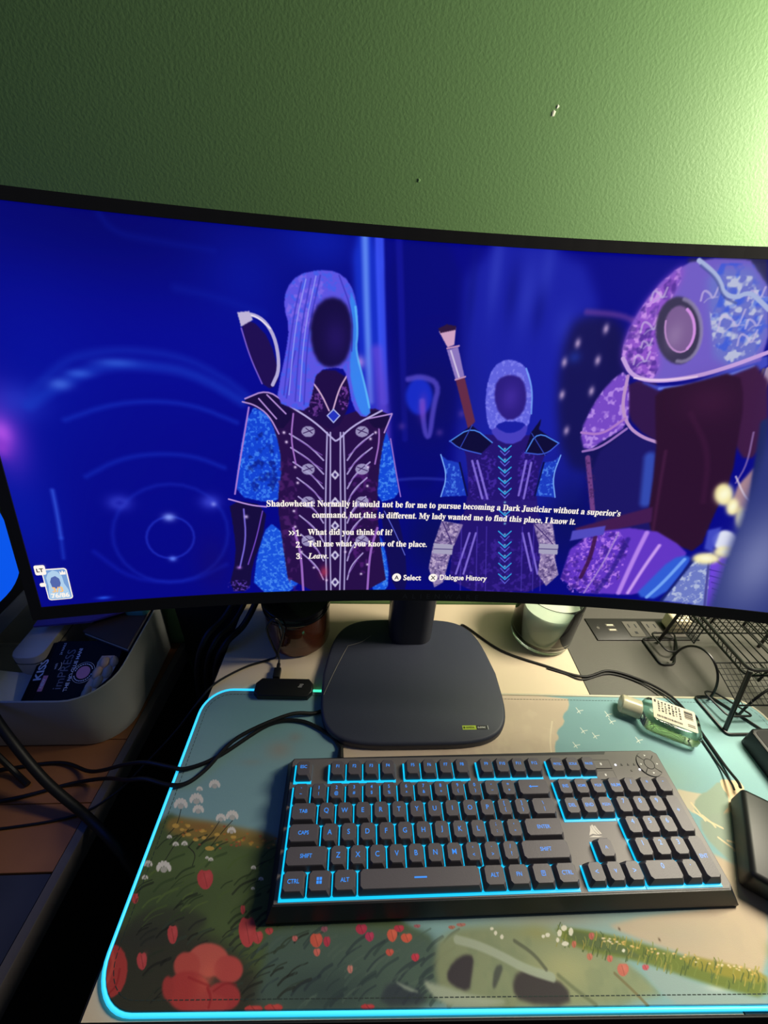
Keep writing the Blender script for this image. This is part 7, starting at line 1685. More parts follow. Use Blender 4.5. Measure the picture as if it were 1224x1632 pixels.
('p',(220,180,110),[[474.8,37.7],[473.8,37.1],[472.4,37.1],[471.9,37.7],[473,38.3],[474.4,38.3]],0.47,0.85,0),
('p',(225,200,150),[[547.9,25.8],[546.8,25.3],[545.4,25.3],[545.1,25.9],[546.2,26.4],[547.6,26.4]],0.47,0.85,0),
('p',(220,180,110),[[545.6,24.6],[544.5,24.1],[543.1,24.1],[542.8,24.7],[543.9,25.2],[545.3,25.2]],0.47,0.85,0),
('p',(225,200,150),[[491.4,36.1],[490.3,35.6],[488.9,35.6],[488.5,36.1],[489.5,36.7],[491,36.7]],0.47,0.85,0),
('p',(225,200,150),[[449.5,41.4],[448.5,40.9],[447.1,40.9],[446.6,41.4],[447.6,42],[449,42]],0.47,0.85,0),
('p',(230,215,190),[[574.5,22.3],[573.4,21.8],[572,21.8],[571.7,22.3],[572.8,22.9],[574.2,22.9]],0.47,0.85,0),
('p',(220,180,110),[[468,41.2],[467,40.6],[465.6,40.6],[465.1,41.2],[466.1,41.8],[467.6,41.8]],0.47,0.85,0),
('p',(225,200,150),[[473.4,38.2],[472.4,37.7],[471,37.7],[470.5,38.3],[471.6,38.8],[473,38.8]],0.47,0.85,0),
('p',(230,215,190),[[454.8,41.1],[453.8,40.5],[452.4,40.5],[452,41.1],[453,41.7],[454.4,41.7]],0.47,0.85,0),
('p',(226,224,210),[[416.1,50.5],[414.6,48.9],[412.2,48.3],[410.3,49],[410,50.5],[411.5,52],[413.9,52.6],[415.8,52]],0.47,0.95,1),
('p',(226,224,210),[[409.9,47.1],[408.6,45.3],[406.6,44.5],[405.2,45.3],[405.1,47.1],[406.5,48.9],[408.5,49.6],[409.9,48.9]],0.47,0.95,1),
('p',(226,224,210),[[421.1,47.9],[419.5,45.8],[417.5,44.9],[416.1,45.8],[416.3,47.9],[417.8,50],[419.8,50.9],[421.2,50]],0.47,0.95,1),
('p',(226,224,210),[[398.1,45.8],[397,44.6],[395.2,44.1],[393.6,44.6],[393.4,45.8],[394.5,47],[396.3,47.5],[397.8,47]],0.47,0.95,1),
('p',(226,224,210),[[393.1,45],[392.2,44.1],[390.9,43.7],[389.7,44.1],[389.5,45],[390.3,45.9],[391.7,46.3],[392.9,45.9]],0.47,0.95,1),
('p',(226,224,210),[[405.8,42.4],[404.9,41.3],[403.4,40.8],[402.4,41.3],[402.3,42.4],[403.2,43.6],[404.7,44.1],[405.7,43.6]],0.47,0.95,1),
('p',(226,224,210),[[413.7,39.9],[412.3,38.8],[409.6,38.3],[407.3,38.8],[406.7,39.9],[408.1,41.1],[410.8,41.6],[413.2,41.1]],0.47,0.95,1),
('p',(226,224,210),[[464.8,35.2],[463.8,34.3],[462.4,34],[461.4,34.4],[461.3,35.2],[462.2,36.1],[463.7,36.4],[464.7,36.1]],0.47,0.95,1),
('p',(226,224,210),[[345.8,50.2],[345,49.3],[343.7,49],[342.5,49.3],[342.2,50.2],[342.9,51.2],[344.3,51.5],[345.5,51.1]],0.47,0.95,1),
('p',(226,224,210),[[348.6,47.2],[347.8,46.1],[346.4,45.6],[345.3,46.1],[345.1,47.3],[345.9,48.5],[347.3,48.9],[348.4,48.4]],0.47,0.95,1),
('p',(226,224,210),[[353.9,44.7],[353.1,43.5],[351.7,43],[350.6,43.5],[350.4,44.7],[351.2,45.9],[352.6,46.4],[353.7,45.9]],0.47,0.95,1),
('p',(196,110,96),[[451.2,24.3],[455.5,27.3],[458,26.4],[461.9,27.2],[462.5,23.8],[458.2,20],[454.2,18.8],[451,20.5]],0.56,1,1),
('g',(218,132,118),[458.1,24.2],2.8,2.6,0.5),
('s',(147,82,72),[[456.4,25.5],[456.3,23],[455.9,20]],0.7,0.56,0.6,2),
('p',(190,90,100),[[474.7,25],[477.1,26.4],[478.7,26],[481,26.3],[481.5,24.8],[479.1,23.1],[476.7,22.5],[474.7,23.3]],0.56,1,1),
('g',(212,112,122),[478.8,25],1.7,1.2,0.5),
('s',(142,67,75),[[477.8,25.6],[477.8,24.4],[477.8,23.1]],0.7,0.56,0.6,2),
('p',(196,110,96),[[445,30.8],[447.3,32.5],[448.5,32],[450.5,32.4],[450.7,30.5],[448.6,28.4],[446.5,27.7],[444.9,28.6]],0.56,1,1),
('g',(218,132,118),[448.5,30.8],1.4,1.4,0.5),
('s',(147,82,72),[[447.7,31.5],[447.6,30.1],[447.4,28.4]],0.7,0.56,0.6,2),
('p',(190,120,100),[[427,32.1],[429.1,33.7],[430.4,33.3],[432.3,33.7],[432.7,31.8],[430.6,29.7],[428.5,29],[426.9,29.9]],0.56,1,1),
('g',(212,142,122),[430.4,32],1.4,1.4,0.5),
('s',(142,90,75),[[429.6,32.8],[429.6,31.3],[429.4,29.7]],0.7,0.56,0.6,2),
('p',(190,110,90),[[416.2,40.2],[418.1,42],[419.1,41.5],[420.7,42],[420.9,40],[419,37.8],[417.3,37],[416.1,38]],0.56,1,1),
('g',(212,132,112),[419.1,40.2],1.1,1.4,0.5),
('s',(142,82,67),[[418.4,41],[418.3,39.5],[418.1,37.8]],0.7,0.56,0.6,2),
('p',(180,100,90),[[434.5,45.6],[436.8,47.4],[438.1,46.9],[440.1,47.4],[440.4,45.3],[438.2,43.1],[436.1,42.3],[434.5,43.3]],0.56,1,1),
('g',(202,122,112),[438.1,45.6],1.4,1.4,0.5),
('s',(135,75,67),[[437.3,46.4],[437.2,44.8],[437,43.1]],0.7,0.56,0.6,2),
('g',(156,196,192),[740,230],60,60,0.6),
('p',(208,184,152),[[640,150],[800,120],[800,40],[640,60]],12,0.9,1),
('p',(124,140,76),[[600,44],[800,10],[800,-5],[600,10]],8,0.9,1)]

# ================================================================== materials
M_wall = mat('green_wall_paint', (112, 152, 98), rough=0.45, spec=0.4, bump=0.35, bscale=340, vary=0.04, vscale=6)
M_floor = mat('dark_floor', (62, 44, 34), rough=0.6, vary=0.3, vscale=9)
M_white = mat('cream_laminate', (226, 208, 178), rough=0.42, bump=0.03, bscale=600)
M_grey = mat('grey_laminate', (88, 86, 80), rough=0.5, bump=0.1, bscale=500)
M_black = mat('black_plastic', (20, 20, 23), rough=0.45)
M_blackm = mat('black_matte', (16, 16, 18), rough=0.7)
M_edge = mat('black_edge_band', (14, 14, 16), rough=0.6)
M_rubber = mat('cable_rubber', (15, 15, 17), rough=0.5)
M_bezel = mat('monitor_shell', (18, 18, 24), rough=0.5)
M_stand = mat('stand_graphite', (58, 62, 78), rough=0.5, bump=0.12, bscale=900)
M_column = mat('column_graphite', (50, 51, 60), rough=0.38)
M_logo = mat('bezel_lettering', (54, 56, 66), rough=0.4)
M_ui = mat('screen_white', (10, 10, 10), rough=0.3, emit=(255, 246, 236), strength=1.0)
M_uidark = mat('screen_ink', (6, 6, 8), rough=0.3, emit=(28, 24, 44), strength=1.0)
M_uiface = mat('screen_portrait', (8, 8, 10), rough=0.3, emit=(120, 160, 214), strength=1.0)
M_uihood = mat('screen_portrait_cloth', (8, 8, 10), rough=0.3, emit=(176, 208, 236), strength=1.0)
M_uishade = mat('screen_portrait_shade', (8, 8, 10), rough=0.3, emit=(84, 104, 172), strength=1.0)
M_uigold = mat('screen_gold', (8, 8, 8), rough=0.3, emit=(255, 196, 120), strength=1.0)
M_cyan = mat('cyan_light', (90, 200, 230), rough=0.35, emit=(40, 186, 244), strength=1.3)
M_cyan2 = mat('cyan_green_light', (120, 220, 190), rough=0.35, emit=(70, 240, 190), strength=1.2)
M_clear_tube = mat('unlit_tube', (206, 200, 176), rough=0.3)
M_case = mat('keyboard_case', (34, 35, 44), rough=0.42, bump=0.06, bscale=900)
M_plate = mat('keyboard_plate', (112, 107, 106), rough=0.45, bump=0.05, bscale=900)
M_key = mat('keycap_plastic', (96, 92, 98), rough=0.45, bump=0.08, bscale=1200)
M_glow = mat('key_backlight', (20, 60, 90), rough=0.4, emit=(14, 190, 242), strength=1.25)
M_leg = mat('lit_legend', (30, 90, 160), rough=0.4, emit=(58, 140, 240), strength=0.95)
M_print = mat('silver_print', (206, 200, 190), rough=0.4)
M_led = mat('white_led', (220, 220, 230), rough=0.3, emit=(235, 235, 255), strength=1.2)
M_greenled = mat('green_led', (80, 220, 120), rough=0.3, emit=(90, 255, 140), strength=1.5)
M_amber = mat('amber_glass', (142, 80, 52), rough=0.04, trans=0.55, ior=1.45, coat=0.3)
M_lid = mat('black_gloss_lid', (10, 10, 12), rough=0.16)
M_glass = mat('clear_glass', (236, 246, 240), rough=0.02, trans=1.0, ior=1.45)
M_wax = mat('pale_wax', (206, 214, 196), rough=0.5, bump=0.1, bscale=60)
M_wax2 = mat('brown_wax', (110, 62, 44), rough=0.6)
M_gel = mat('green_gel', (236, 250, 236), rough=0.03, trans=1.0, ior=1.36)
M_cap = mat('frosted_cap', (222, 214, 186), rough=0.3, trans=0.25)
M_label = mat('paper_label', (222, 208, 186), rough=0.5)
M_ink = mat('label_ink', (40, 42, 44), rough=0.6)
M_wire = mat('black_wire', (22, 22, 22), rough=0.35, spec=0.6)
M_socket = mat('socket_grey', (98, 95, 88), rough=0.45)
M_plug = mat('cream_plug', (238, 224, 190), rough=0.4)
M_bin = mat('grey_bin_plastic', (182, 186, 182), rough=0.5)
M_wood = mat('brown_table_wood', (140, 92, 56), rough=0.5, vary=0.35, vscale=14)
M_navy = mat('navy_board', (46, 50, 72), rough=0.6, vary=0.25, vscale=20)
M_trim = mat('dark_trim', (96, 90, 90), rough=0.5)
M_boxblk = mat('black_card', (22, 20, 22), rough=0.7, spec=0.25)
M_white_print = mat('white_print', (250, 248, 248), rough=0.5)
M_grey_print = mat('grey_print', (128, 122, 124), rough=0.4)
M_pink = mat('pink_print', (236, 156, 176), rough=0.5)
M_nail = mat('beige_nails', (232, 190, 146), rough=0.3)
M_cream = mat('cream_plastic', (236, 218, 194), rough=0.5)
M_page = mat('page_edges', (236, 214, 178), rough=0.7, bump=0.2, bscale=900)
M_cover = mat('dark_book_cover', (84, 64, 52), rough=0.55)
M_purple = mat('purple_folder', (92, 70, 150), rough=0.4)
M_teal = mat('teal_pouch', (84, 160, 140), rough=0.5)
M_bluescreen = mat('blue_screen', (6, 10, 30), rough=0.3, emit=(8, 84, 230), strength=1.05)
M_chin = mat('grey_chin', (84, 92, 108), rough=0.4)
M_pale_line = mat('pale_line_grey', (150, 146, 138), rough=0.6)
M_chip = mat('bare_plaster', (214, 222, 200), rough=0.8)
M_yel = mat('lime_sticker', (190, 214, 70), rough=0.5)
M_green_ink = mat('dark_green_ink', (66, 84, 24), rough=0.6)
M_wood_dark = mat('dark_cabinet_side', (16, 14, 14), rough=0.7)

WORLD = set()
def place(child, parent):
    """parent a mesh that was modelled in world coordinates to a thing's Empty."""
    child.parent = parent
    child.matrix_parent_inverse = (Matrix.Translation(parent.location) @ parent.rotation_euler.to_matrix().to_4x4()).inverted()
    return child

# ================================================================== the setting
WY = 0.3945
def struct(o):
    o['kind'] = 'structure'
    return o
# back wall, with its rolled paint texture
bm = bmesh.new()
add_box(bm, -2.2, 2.4, WY, WY + 0.1, -0.72, 1.9)
wall = struct(bm_obj('wall_back', bm, M_wall))
nt = M_wall.node_tree
for n in nt.nodes:
    if n.type == 'BUMP':
        n.inputs['Distance'].default_value = 0.0012
        n.inputs['Strength'].default_value = 0.2
struct(box('floor', -2.2, 2.4, -2.0, WY, -0.74, -0.72, M_floor))
struct(box('baseboard_back', -2.2, 2.4, WY - 0.014, WY, -0.72, -0.62, mat('baseboard_paint', (150, 160, 140), rough=0.5)))
for nm, x, z, s in (('paint_chip', 0.2435, 0.651, 0.0028), ('paint_chip', 0.2465, 0.656, 0.0018), ('paint_dent', 0.1195, 0.594, 0.0022)):
    bm = bmesh.new()
    bmesh.ops.create_icosphere(bm, subdivisions=1, radius=1.0)
    rnd = random.Random(int(x * 1e5))
    for v in bm.verts:
        v.co = Vector((x + v.co.x * s * rnd.uniform(.5, 1.1), WY + v.co.y * 0.0006, z + v.co.z * s * rnd.uniform(.6, 1.5)))
    bm_obj(nm, bm, M_chip if nm == 'paint_chip' else M_wall, wall)

# ================================================================== desk
DX = [(-0.1495, -0.0735), (-0.1275, 0.393)]
desk = thing('desk', 'cream desk with a charcoal grey section on its right, under the monitor', 'desk', (0.4, 0.16, -0.72))
def fy(x):
    return -0.0735 - 0.0262 * (x + 0.147)
place(prism('desktop', [(-0.1495, fy(-0.1495)), (0.4035, fy(0.4035)), (0.4095, 0.393), (-0.1275, 0.393)], -0.024, 0.0, M_white), desk)
place(prism('charcoal_panel', [(0.4050, fy(0.405)), (1.06, fy(1.06)), (1.06, 0.393), (0.4110, 0.393)], -0.024, -0.0002, M_grey), desk)
place(prism('seam', [(0.4035, fy(0.4035) + 0.001), (0.4050, fy(0.405) + 0.001), (0.4110, 0.393), (0.4095, 0.393)], -0.023, -0.0012, M_edge), desk)
place(prism('edge_band', [(-0.1515, fy(-0.15) - 0.0015), (1.061, fy(1.061) - 0.0015), (1.061, fy(1.061)), (-0.1500, fy(-0.15))], -0.0245, -0.0008, M_edge), desk)
place(prism('edge_band', [(-0.1515, fy(-0.15)), (-0.1496, fy(-0.15)), (-0.1276, 0.393), (-0.1295, 0.393)], -0.0245, -0.0008, M_edge), desk)
for lx, ly in ((-0.09, -0.02), (1.0, -0.05), (-0.08, 0.34), (1.0, 0.34)):
    place(box('leg', lx - 0.02, lx + 0.02, ly - 0.02, ly + 0.02, -0.72, -0.024, M_blackm, bevel=0.003), desk)

place(box('dark_gap_panel', -0.240, -0.131, 0.376, 0.393, -0.34, 0.060, M_blackm), desk)  # black panel added to keep the gap left of the desk dark

# power strip set in the charcoal panel
strip = thing('power_strip', 'black outlet strip with two usb ports set into the charcoal panel', 'power strip', (0.552, 0.335, 0))
def P(child):
    return place(child, strip)
P(prism('face_plate', [(0.4670, 0.3125), (0.6450, 0.3125), (0.6400, 0.3600), (0.4655, 0.3600)], -0.0002, 0.0022, mat('plate_charcoal', (46, 45, 43), rough=0.45), bevel=0.0008))
plate_top = 0.0022
for y in (0.3335, 0.3440):
    f = P(box('usb_port', 0.4955, 0.5105, y - 0.003, y + 0.003, plate_top, plate_top + 0.0005, M_socket, bevel=0.0003, seg=1))
    box('tongue', 0.4975, 0.5085, y - 0.0012, y + 0.0012, plate_top + 0.0005, plate_top + 0.0009, M_plug, f)
M_ = Matrix.Translation((0.4790, 0.338, plate_top))
bm = bmesh.new()
bmesh.ops.create_cone(bm, cap_ends=True, segments=20, radius1=0.003, radius2=0.0026, depth=0.0008, matrix=M_ @ Matrix.Translation((0, 0, 0.0004)))
P(bm_obj('power_button', bm, M_socket))
for x in (0.5415, 0.5760, 0.6130):
    s = P(box('socket', x - 0.0135, x + 0.0135, 0.3185, 0.3525, plate_top, plate_top + 0.001, M_socket, bevel=0.0008, seg=1))
    for dx in (-0.006, 0.006):
        box('slot', x + dx - 0.0011, x + dx + 0.0011, 0.338, 0.346, plate_top + 0.0009, plate_top + 0.0012, M_ink, s)
    box('ground_slot', x - 0.0025, x + 0.0025, 0.3245, 0.3295, plate_top + 0.0009, plate_top + 0.0012, M_ink, s)
plug = thing('charger_plug', 'cream charger plugged into the last socket of the outlet strip', 'charger', (0.613, 0.337, 0.0036))
bm = bmesh.new()
add_box(bm, -0.016, 0.016, -0.013, 0.015, 0.0, 0.030, 0.005, 3)
bm_obj('body', bm, M_plug, plug, smooth=True)
box('usb_socket', -0.005, 0.005, -0.0035, 0.0035, 0.0297, 0.0306, M_socket, plug)

# ================================================================== desk mat
ph = math.radians(-1.5)
deskmat = thing('desk_mat', 'large desk mat printed with a poppy meadow and mountains, edged by a cyan light tube', 'desk mat', (-0.147, -0.0705, 0.0), ph)
MW, MH, MR = 0.786, 0.295, 0.034
mat_img = image_mat('meadow_print', paint(MAT_ART, 1972, 740, 2.5, 0.0, 0.0, (134, 174, 180)), rough=0.75)
out = rrect(0.002, MW - 0.002, 0.002, MH - 0.002, MR, 10)
bm = bmesh.new()
add_prism(bm, out, 0.0003, 0.0038, bevel=0.0006, seg=1)
uv = bm.loops.layers.uv.new('UVMap')
for f in bm.faces:
    for l in f.loops:
        l[uv].uv = (l.vert.co.x * 1000 / (1972 / 2.5), l.vert.co.y * 1000 / (740 / 2.5))
bm_obj('pad', bm, mat_img, deskmat)
bm = bmesh.new()
st = rrect(0.008, MW - 0.008, 0.008, MH - 0.008, MR - 0.006, 8)
acc = []
for i in range(len(st)):
    a, b = Vector(st[i]), Vector(st[(i + 1) % len(st)])
    n = max(1, int((b - a).length / 0.0045))
    for k in range(n):
        p, q = a.lerp(b, k / n), a.lerp(b, (k + 0.72) / n)
        d = (q - p).normalized()
        w = Vector((-d.y, d.x)) * 0.0003
        z = 0.00395
        v = [bm.verts.new((*(p + w), z)), bm.verts.new((*(p - w), z)), bm.verts.new((*(q - w), z)), bm.verts.new((*(q + w), z))]
        bm.faces.new(v)
bm_obj('edge_stitching', bm, mat('stitch_thread', (46, 60, 58), rough=0.8), deskmat)['kind'] = 'stuff'
edge = rrect(0.0, MW, 0.0, MH, MR + 0.002, 10)
E3 = [(x, y, 0.0022) for x, y in edge]
# outline order: front-right corner, back-right, back-left, front-left
i_bl0 = 22
lit = E3[i_bl0:] + E3[:1]
tube('light_tube', [(0.066, MH, 0.0026)] + lit[0:] + [(MW - 0.05, 0, 0.0026)], 0.0016, M_cyan, deskmat, n=10, smooth=False)
tube('light_tube', [(0.146, MH, 0.0026), (0.20, MH, 0.0026)], 0.0019, M_cyan2, deskmat, n=10, smooth=False)['label'] = 'cyan green lit piece of edge tube'
tube('edge_tube', [(0.20, MH, 0.0026)] + list(reversed(E3[0:22])) + [(MW - 0.05, 0, 0.0026)], 0.0018, M_clear_tube, deskmat, n=10, smooth=False)['label'] = 'unlit pale edge tube'
ctl = prism('light_controller', [(0.066, 0.286), (0.072, 0.280), (0.140, 0.280), (0.146, 0.288), (0.146, 0.300), (0.139, 0.308), (0.073, 0.308), (0.066, 0.300)], 0.0002, 0.0125, M_black, deskmat, bevel=0.0022, seg=3)
bm = bmesh.new()
for k, (dx, L) in enumerate(((0.0010, 0.0052), (0.0, 0.0048), (-0.0010, 0.0052))):
    add_box(bm, 0.1290 + dx - L / 2, 0.1290 + dx + L / 2, 0.2962 + (k - 1) * 0.0021 * -1 - 0.0004, 0.2962 + (k - 1) * -0.0021 + 0.0004, 0.01245, 0.0127)
bm_obj('emblem', bm, M_print, ctl)

# ================================================================== keyboard
kb = thing('keyboard', 'black full-size keyboard glowing cyan blue between its keys, on the mat', 'keyboard', (0.214, 0.05, 0.0042))
def K(child):
    return place(child, kb)
U = 0.01905
ZP = 0.0265
bm = bmesh.new()
low = [(-0.0125, -0.0205), (0.4475, -0.0205), (0.4500, 0.000), (0.4440, 0.119), (0.4360, 0.1245), (0.376, 0.1245), (-0.008, 0.1235), (-0.0125, 0.119)]
mid = [(-0.0062, -0.0140), (0.4355, -0.0140), (0.4385, -0.010), (0.4385, 0.116), (0.4330, 0.1200), (0.372, 0.1200), (-0.004, 0.1165), (-0.0062, 0.113)]
rings = []
for pts, z in ((low, 0.0042), (low, 0.0085), (mid, ZP - 0.001), ([(x * 0.9985 + 0.0003, y * 0.997 + 0.0001) for x, y in mid], ZP)):
    rings.append([bm.verts.new((x, y, z)) for x, y in pts])
for a, b in zip(rings[:-1], rings[1:]):
    for i in range(8):
        bm.faces.new((a[i], a[(i + 1) % 8], b[(i + 1) % 8], b[i]))
bm.faces.new(rings[-1])
bm.faces.new(list(reversed(rings[0])))
case = K(bm_obj('case', bm, M_case))
K(prism('top_plate', [(-0.0050, -0.0125), (0.4342, -0.0125), (0.4372, -0.009), (0.4372, 0.1150), (0.4322, 0.1188), (0.374, 0.1188), (0.371, 0.1155), (-0.003, 0.1155), (-0.0050, 0.112)], ZP, ZP + 0.0006, M_plate))
YR = {0: 4 * U, 1: 3 * U, 2: 2 * U, 3: U, 4: 0.0, 'F': 0.0997}
NX, PX = 15.42, 18.5
keys = []      # (x centre in u, row, width u, height u, legend lines)
def row(r, x, items):
    for it in items:
        w, s = (it if isinstance(it, tuple) else (1.0, it))
        keys.append((x + w / 2, r, w, 1.0, s))
        x += w
keys.append((0.5, 'F', 1, 1, 'ESC'))
for x0, names in ((2, ('F1', 'F2', 'F3', 'F4')), (6.5, ('F5', 'F6', 'F7', 'F8')), (11, ('F9', 'F10', 'F11', 'F12'))):
    row('F', x0, names)
row('F', NX, ('PRTSC', 'SCRLK', 'PAUSE'))
row(0, 0, ['`\n~', '1\n!', '2\n@', '3\n#', '4\n$', '5\n%', '6\n^', '7\n&', '8\n*', '9\n(', '0\n)', '-\n_', '=\n+', (2.0, '\u2190')])
row(1, 0, [(1.5, 'TAB')] + list('QWERTYUIOP') + ['[\n{', ']\n}', (1.5, '\\\n|')])
row(2, 0, [(1.75, 'CAPS')] + list('ASDFGHJKL') + [';\n:', "'\n\"", (2.25, 'ENTER')])
row(3, 0, [(2.25, 'SHIFT')] + list('ZXCVBNM') + [',\n<', '.\n>', '/\n?', (2.75, 'SHIFT')])
row(4, 0, [(1.25, 'CTRL'), (1.25, 'WIN'), (1.25, 'ALT'), (6.25, 'BAR'), (1.25, 'ALT'), (1.25, 'FN'), (1.25, 'MENU'), (1.25, 'CTRL')])
row(0, NX, ('INS', 'HOME', 'PGUP'))
row(1, NX, ('DEL', 'END', 'PGDN'))
keys.append((NX + 1.5, 3, 1, 1, '^'))
row(4, NX, ('<', 'v', '>'))
row(0, PX, ('NUM', '/', '*', '-'))
row(1, PX, ('7', '8', '9'))
row(2, PX, ('4', '5', '6'))
row(3, PX, ('1', '2', '3'))
row(4, PX, [(2.0, '0'), '.'])
keys.append((PX + 3.5, 1.5, 1, 2, '+'))
keys.append((PX + 3.5, 3.5, 1, 2, 'ENT'))
# light trays under each block of keys
def tray(x0, x1, y0, y1):
    g = 0.0018
    K(box('light_tray', x0 * U - g + 0.0006, x1 * U - 0.0006, y0 - U / 2 - g, y1 + U / 2 - 0.001, ZP + 0.0005, ZP + 0.0013, M_glow))
for a, b in ((0, 1), (2, 6), (6.5, 10.5), (11, 15), (NX, NX + 3)):
    tray(a, b, YR['F'], YR['F'])
tray(0, 15, YR[4], YR[0])
tray(NX, NX + 3, YR[1], YR[0])
tray(NX + 1, NX + 2, YR[3], YR[3])
tray(NX, NX + 3, YR[4], YR[4])
tray(PX, PX + 4, YR[4], YR[0])
key_mesh = {}
def keycap_mesh(w, h):
    bm = bmesh.new()
    bw, bh = w * U - 0.0010, h * U - 0.0006
    tw, th = w * U - 0.0058, h * U - 0.0048
    rings = []
    for (ww, hh, z, c, dy) in ((bw, bh, 0.0, 0.0012, 0), (bw - 0.0004, bh - 0.0004, 0.0022, 0.0014, 0), (tw + 0.0012, th + 0.0012, 0.0086, 0.0024, 0.0007), (tw, th, 0.0096, 0.0022, 0.0007)):
        x, y = ww / 2, hh / 2
        pts = [(x - c, -y), (x, -y + c), (x, y - c), (x - c, y), (-x + c, y), (-x, y - c), (-x, -y + c), (-x + c, -y)]
        rings.append([bm.verts.new((px, py + dy, z)) for px, py in pts])
    for a, b in zip(rings[:-1], rings[1:]):
        for i in range(8):
            bm.faces.new((a[i], a[(i + 1) % 8], b[(i + 1) % 8], b[i]))
    bm.faces.new(rings[-1])
    bm.faces.new(list(reversed(rings[0])))
    bmesh.ops.recalc_face_normals(bm, faces=bm.faces[:])
    me = bpy.data.meshes.new('keycap')
    bm.to_mesh(me)
    bm.free()
    me.materials.append(M_key)
    return me
KZ = ZP + 0.0015
for xu, r, w, h, s in keys:
    y = YR[r] if r in YR else (4 - r) * U
    if (w, h) not in key_mesh:
        key_mesh[(w, h)] = keycap_mesh(w, h)
    o = bpy.data.objects.new('keycap', key_mesh[(w, h)])
    COL.objects.link(o)
    o.parent = kb
    o.location = (xu * U - kb.location.x, y - kb.location.y, KZ - kb.location.z)
    bm = bmesh.new()
    if s == 'BAR':
        add_box(bm, -0.006, 0.006, -0.0006, 0.0006, 0, 0.0001)
    elif s == 'WIN':
        for dx in (-1, 1):
            for dy in (-1, 1):
                add_box(bm, dx * 0.00135 - 0.0011, dx * 0.00135 + 0.0011, dy * 0.00135 - 0.0011, dy * 0.00135 + 0.0011, 0, 0.0001)
    elif s == 'MENU':
        for q in ((-0.002, 0.002, 0.0015, 0.002), (-0.002, 0.002, -0.002, -0.0015), (-0.002, -0.0015, -0.002, 0.002), (0.0015, 0.002, -0.002, 0.002), (-0.001, 0.001, -0.0004, 0.0001), (-0.001, 0.001, 0.0006, 0.001)):
            add_box(bm, *q, 0, 0.0001)
    elif s == '\u2190':
        add_box(bm, -0.004, 0.005, -0.0004, 0.0004, 0, 0.0001)
        v = [bm.verts.new(p) for p in ((-0.0055, 0, 0.0001), (-0.003, 0.0015, 0.0001), (-0.003, -0.0015, 0.0001))]
        bm.faces.new(v)
    elif '\n' in s:
        a, b = s.split('\n')
        merge(bm, xform(text_bm(a, size=0.0048, bold=0.012), Matrix.Translation((0, 0.0031, 0))))
        merge(bm, xform(text_bm(b, size=0.0044, bold=0.012), Matrix.Translation((0, -0.0028, 0))))
    elif len(s) == 1:
        merge(bm, text_bm(s, size=0.0062, bold=0.006, xs=1.05))
        if xu > PX:
            for v in bm.verts:
                v.co.y += 0.0028
    else:
        merge(bm, text_bm(s, size=(0.0038 if (w == 1 and len(s) > 3) else 0.0046), bold=0.014, xs=(0.85 if w == 1 and len(s) > 3 else 1.0)))
        if s.startswith('F') and r == 'F' or s in ('ESC',):
            for v in bm.verts:
                v.co.y += 0.0016
    lg = bm_obj('legend', bm, M_leg, o)
    lg.location = (0, 0.0007, 0.0097)
# media corner
zt = ZP + 0.0006
for y, nm in ((0.1040, 'lock'), (0.0918, 'light')):
    b_ = K(box('macro_button', 0.3495, 0.3725, y - 0.0048, y + 0.0048, zt, zt + 0.0010, M_plate, bevel=0.0004, seg=1))
    box('button_gap', 0.3489, 0.3731, y - 0.0054, y + 0.0054, zt - 0.0002, zt + 0.0002, M_ink, b_)
    box('glyph', 0.3600, 0.3620, y - 0.0012, y + 0.0014, zt + 0.001, zt + 0.0011, M_white_print, b_)
for x, y, m_ in ((0.3790, 0.1032, M_led), (0.4060, 0.0975, M_led), (0.3955, 0.0965, M_socket)):
    bm = bmesh.new()
    bmesh.ops.create_cone(bm, cap_ends=True, segments=14, radius1=0.0013, radius2=0.0011, depth=0.0006, matrix=Matrix.Translation((x, y, zt + 0.0003)))
    K(bm_obj('indicator', bm, m_))
for x in (0.3865, 0.3945, 0.4020):
    bm = bmesh.new()
    add_box(bm, x - 0.0013, x + 0.0013, 0.1022, 0.1030, zt, zt + 0.0002)
    add_box(bm, x - 0.0005, x + 0.0005, 0.1030, 0.1046, zt, zt + 0.0002)
    K(bm_obj('indicator_glyph', bm, M_ink))
WX, WYk = 0.4205, 0.1030
bm = bmesh.new()
bmesh.ops.create_cone(bm, cap_ends=True, segments=40, radius1=0.0142, radius2=0.0142, depth=0.0006, matrix=Matrix.Translation((WX, WYk, zt + 0.0003)))
dial = K(bm_obj('media_dial', bm, M_ink))
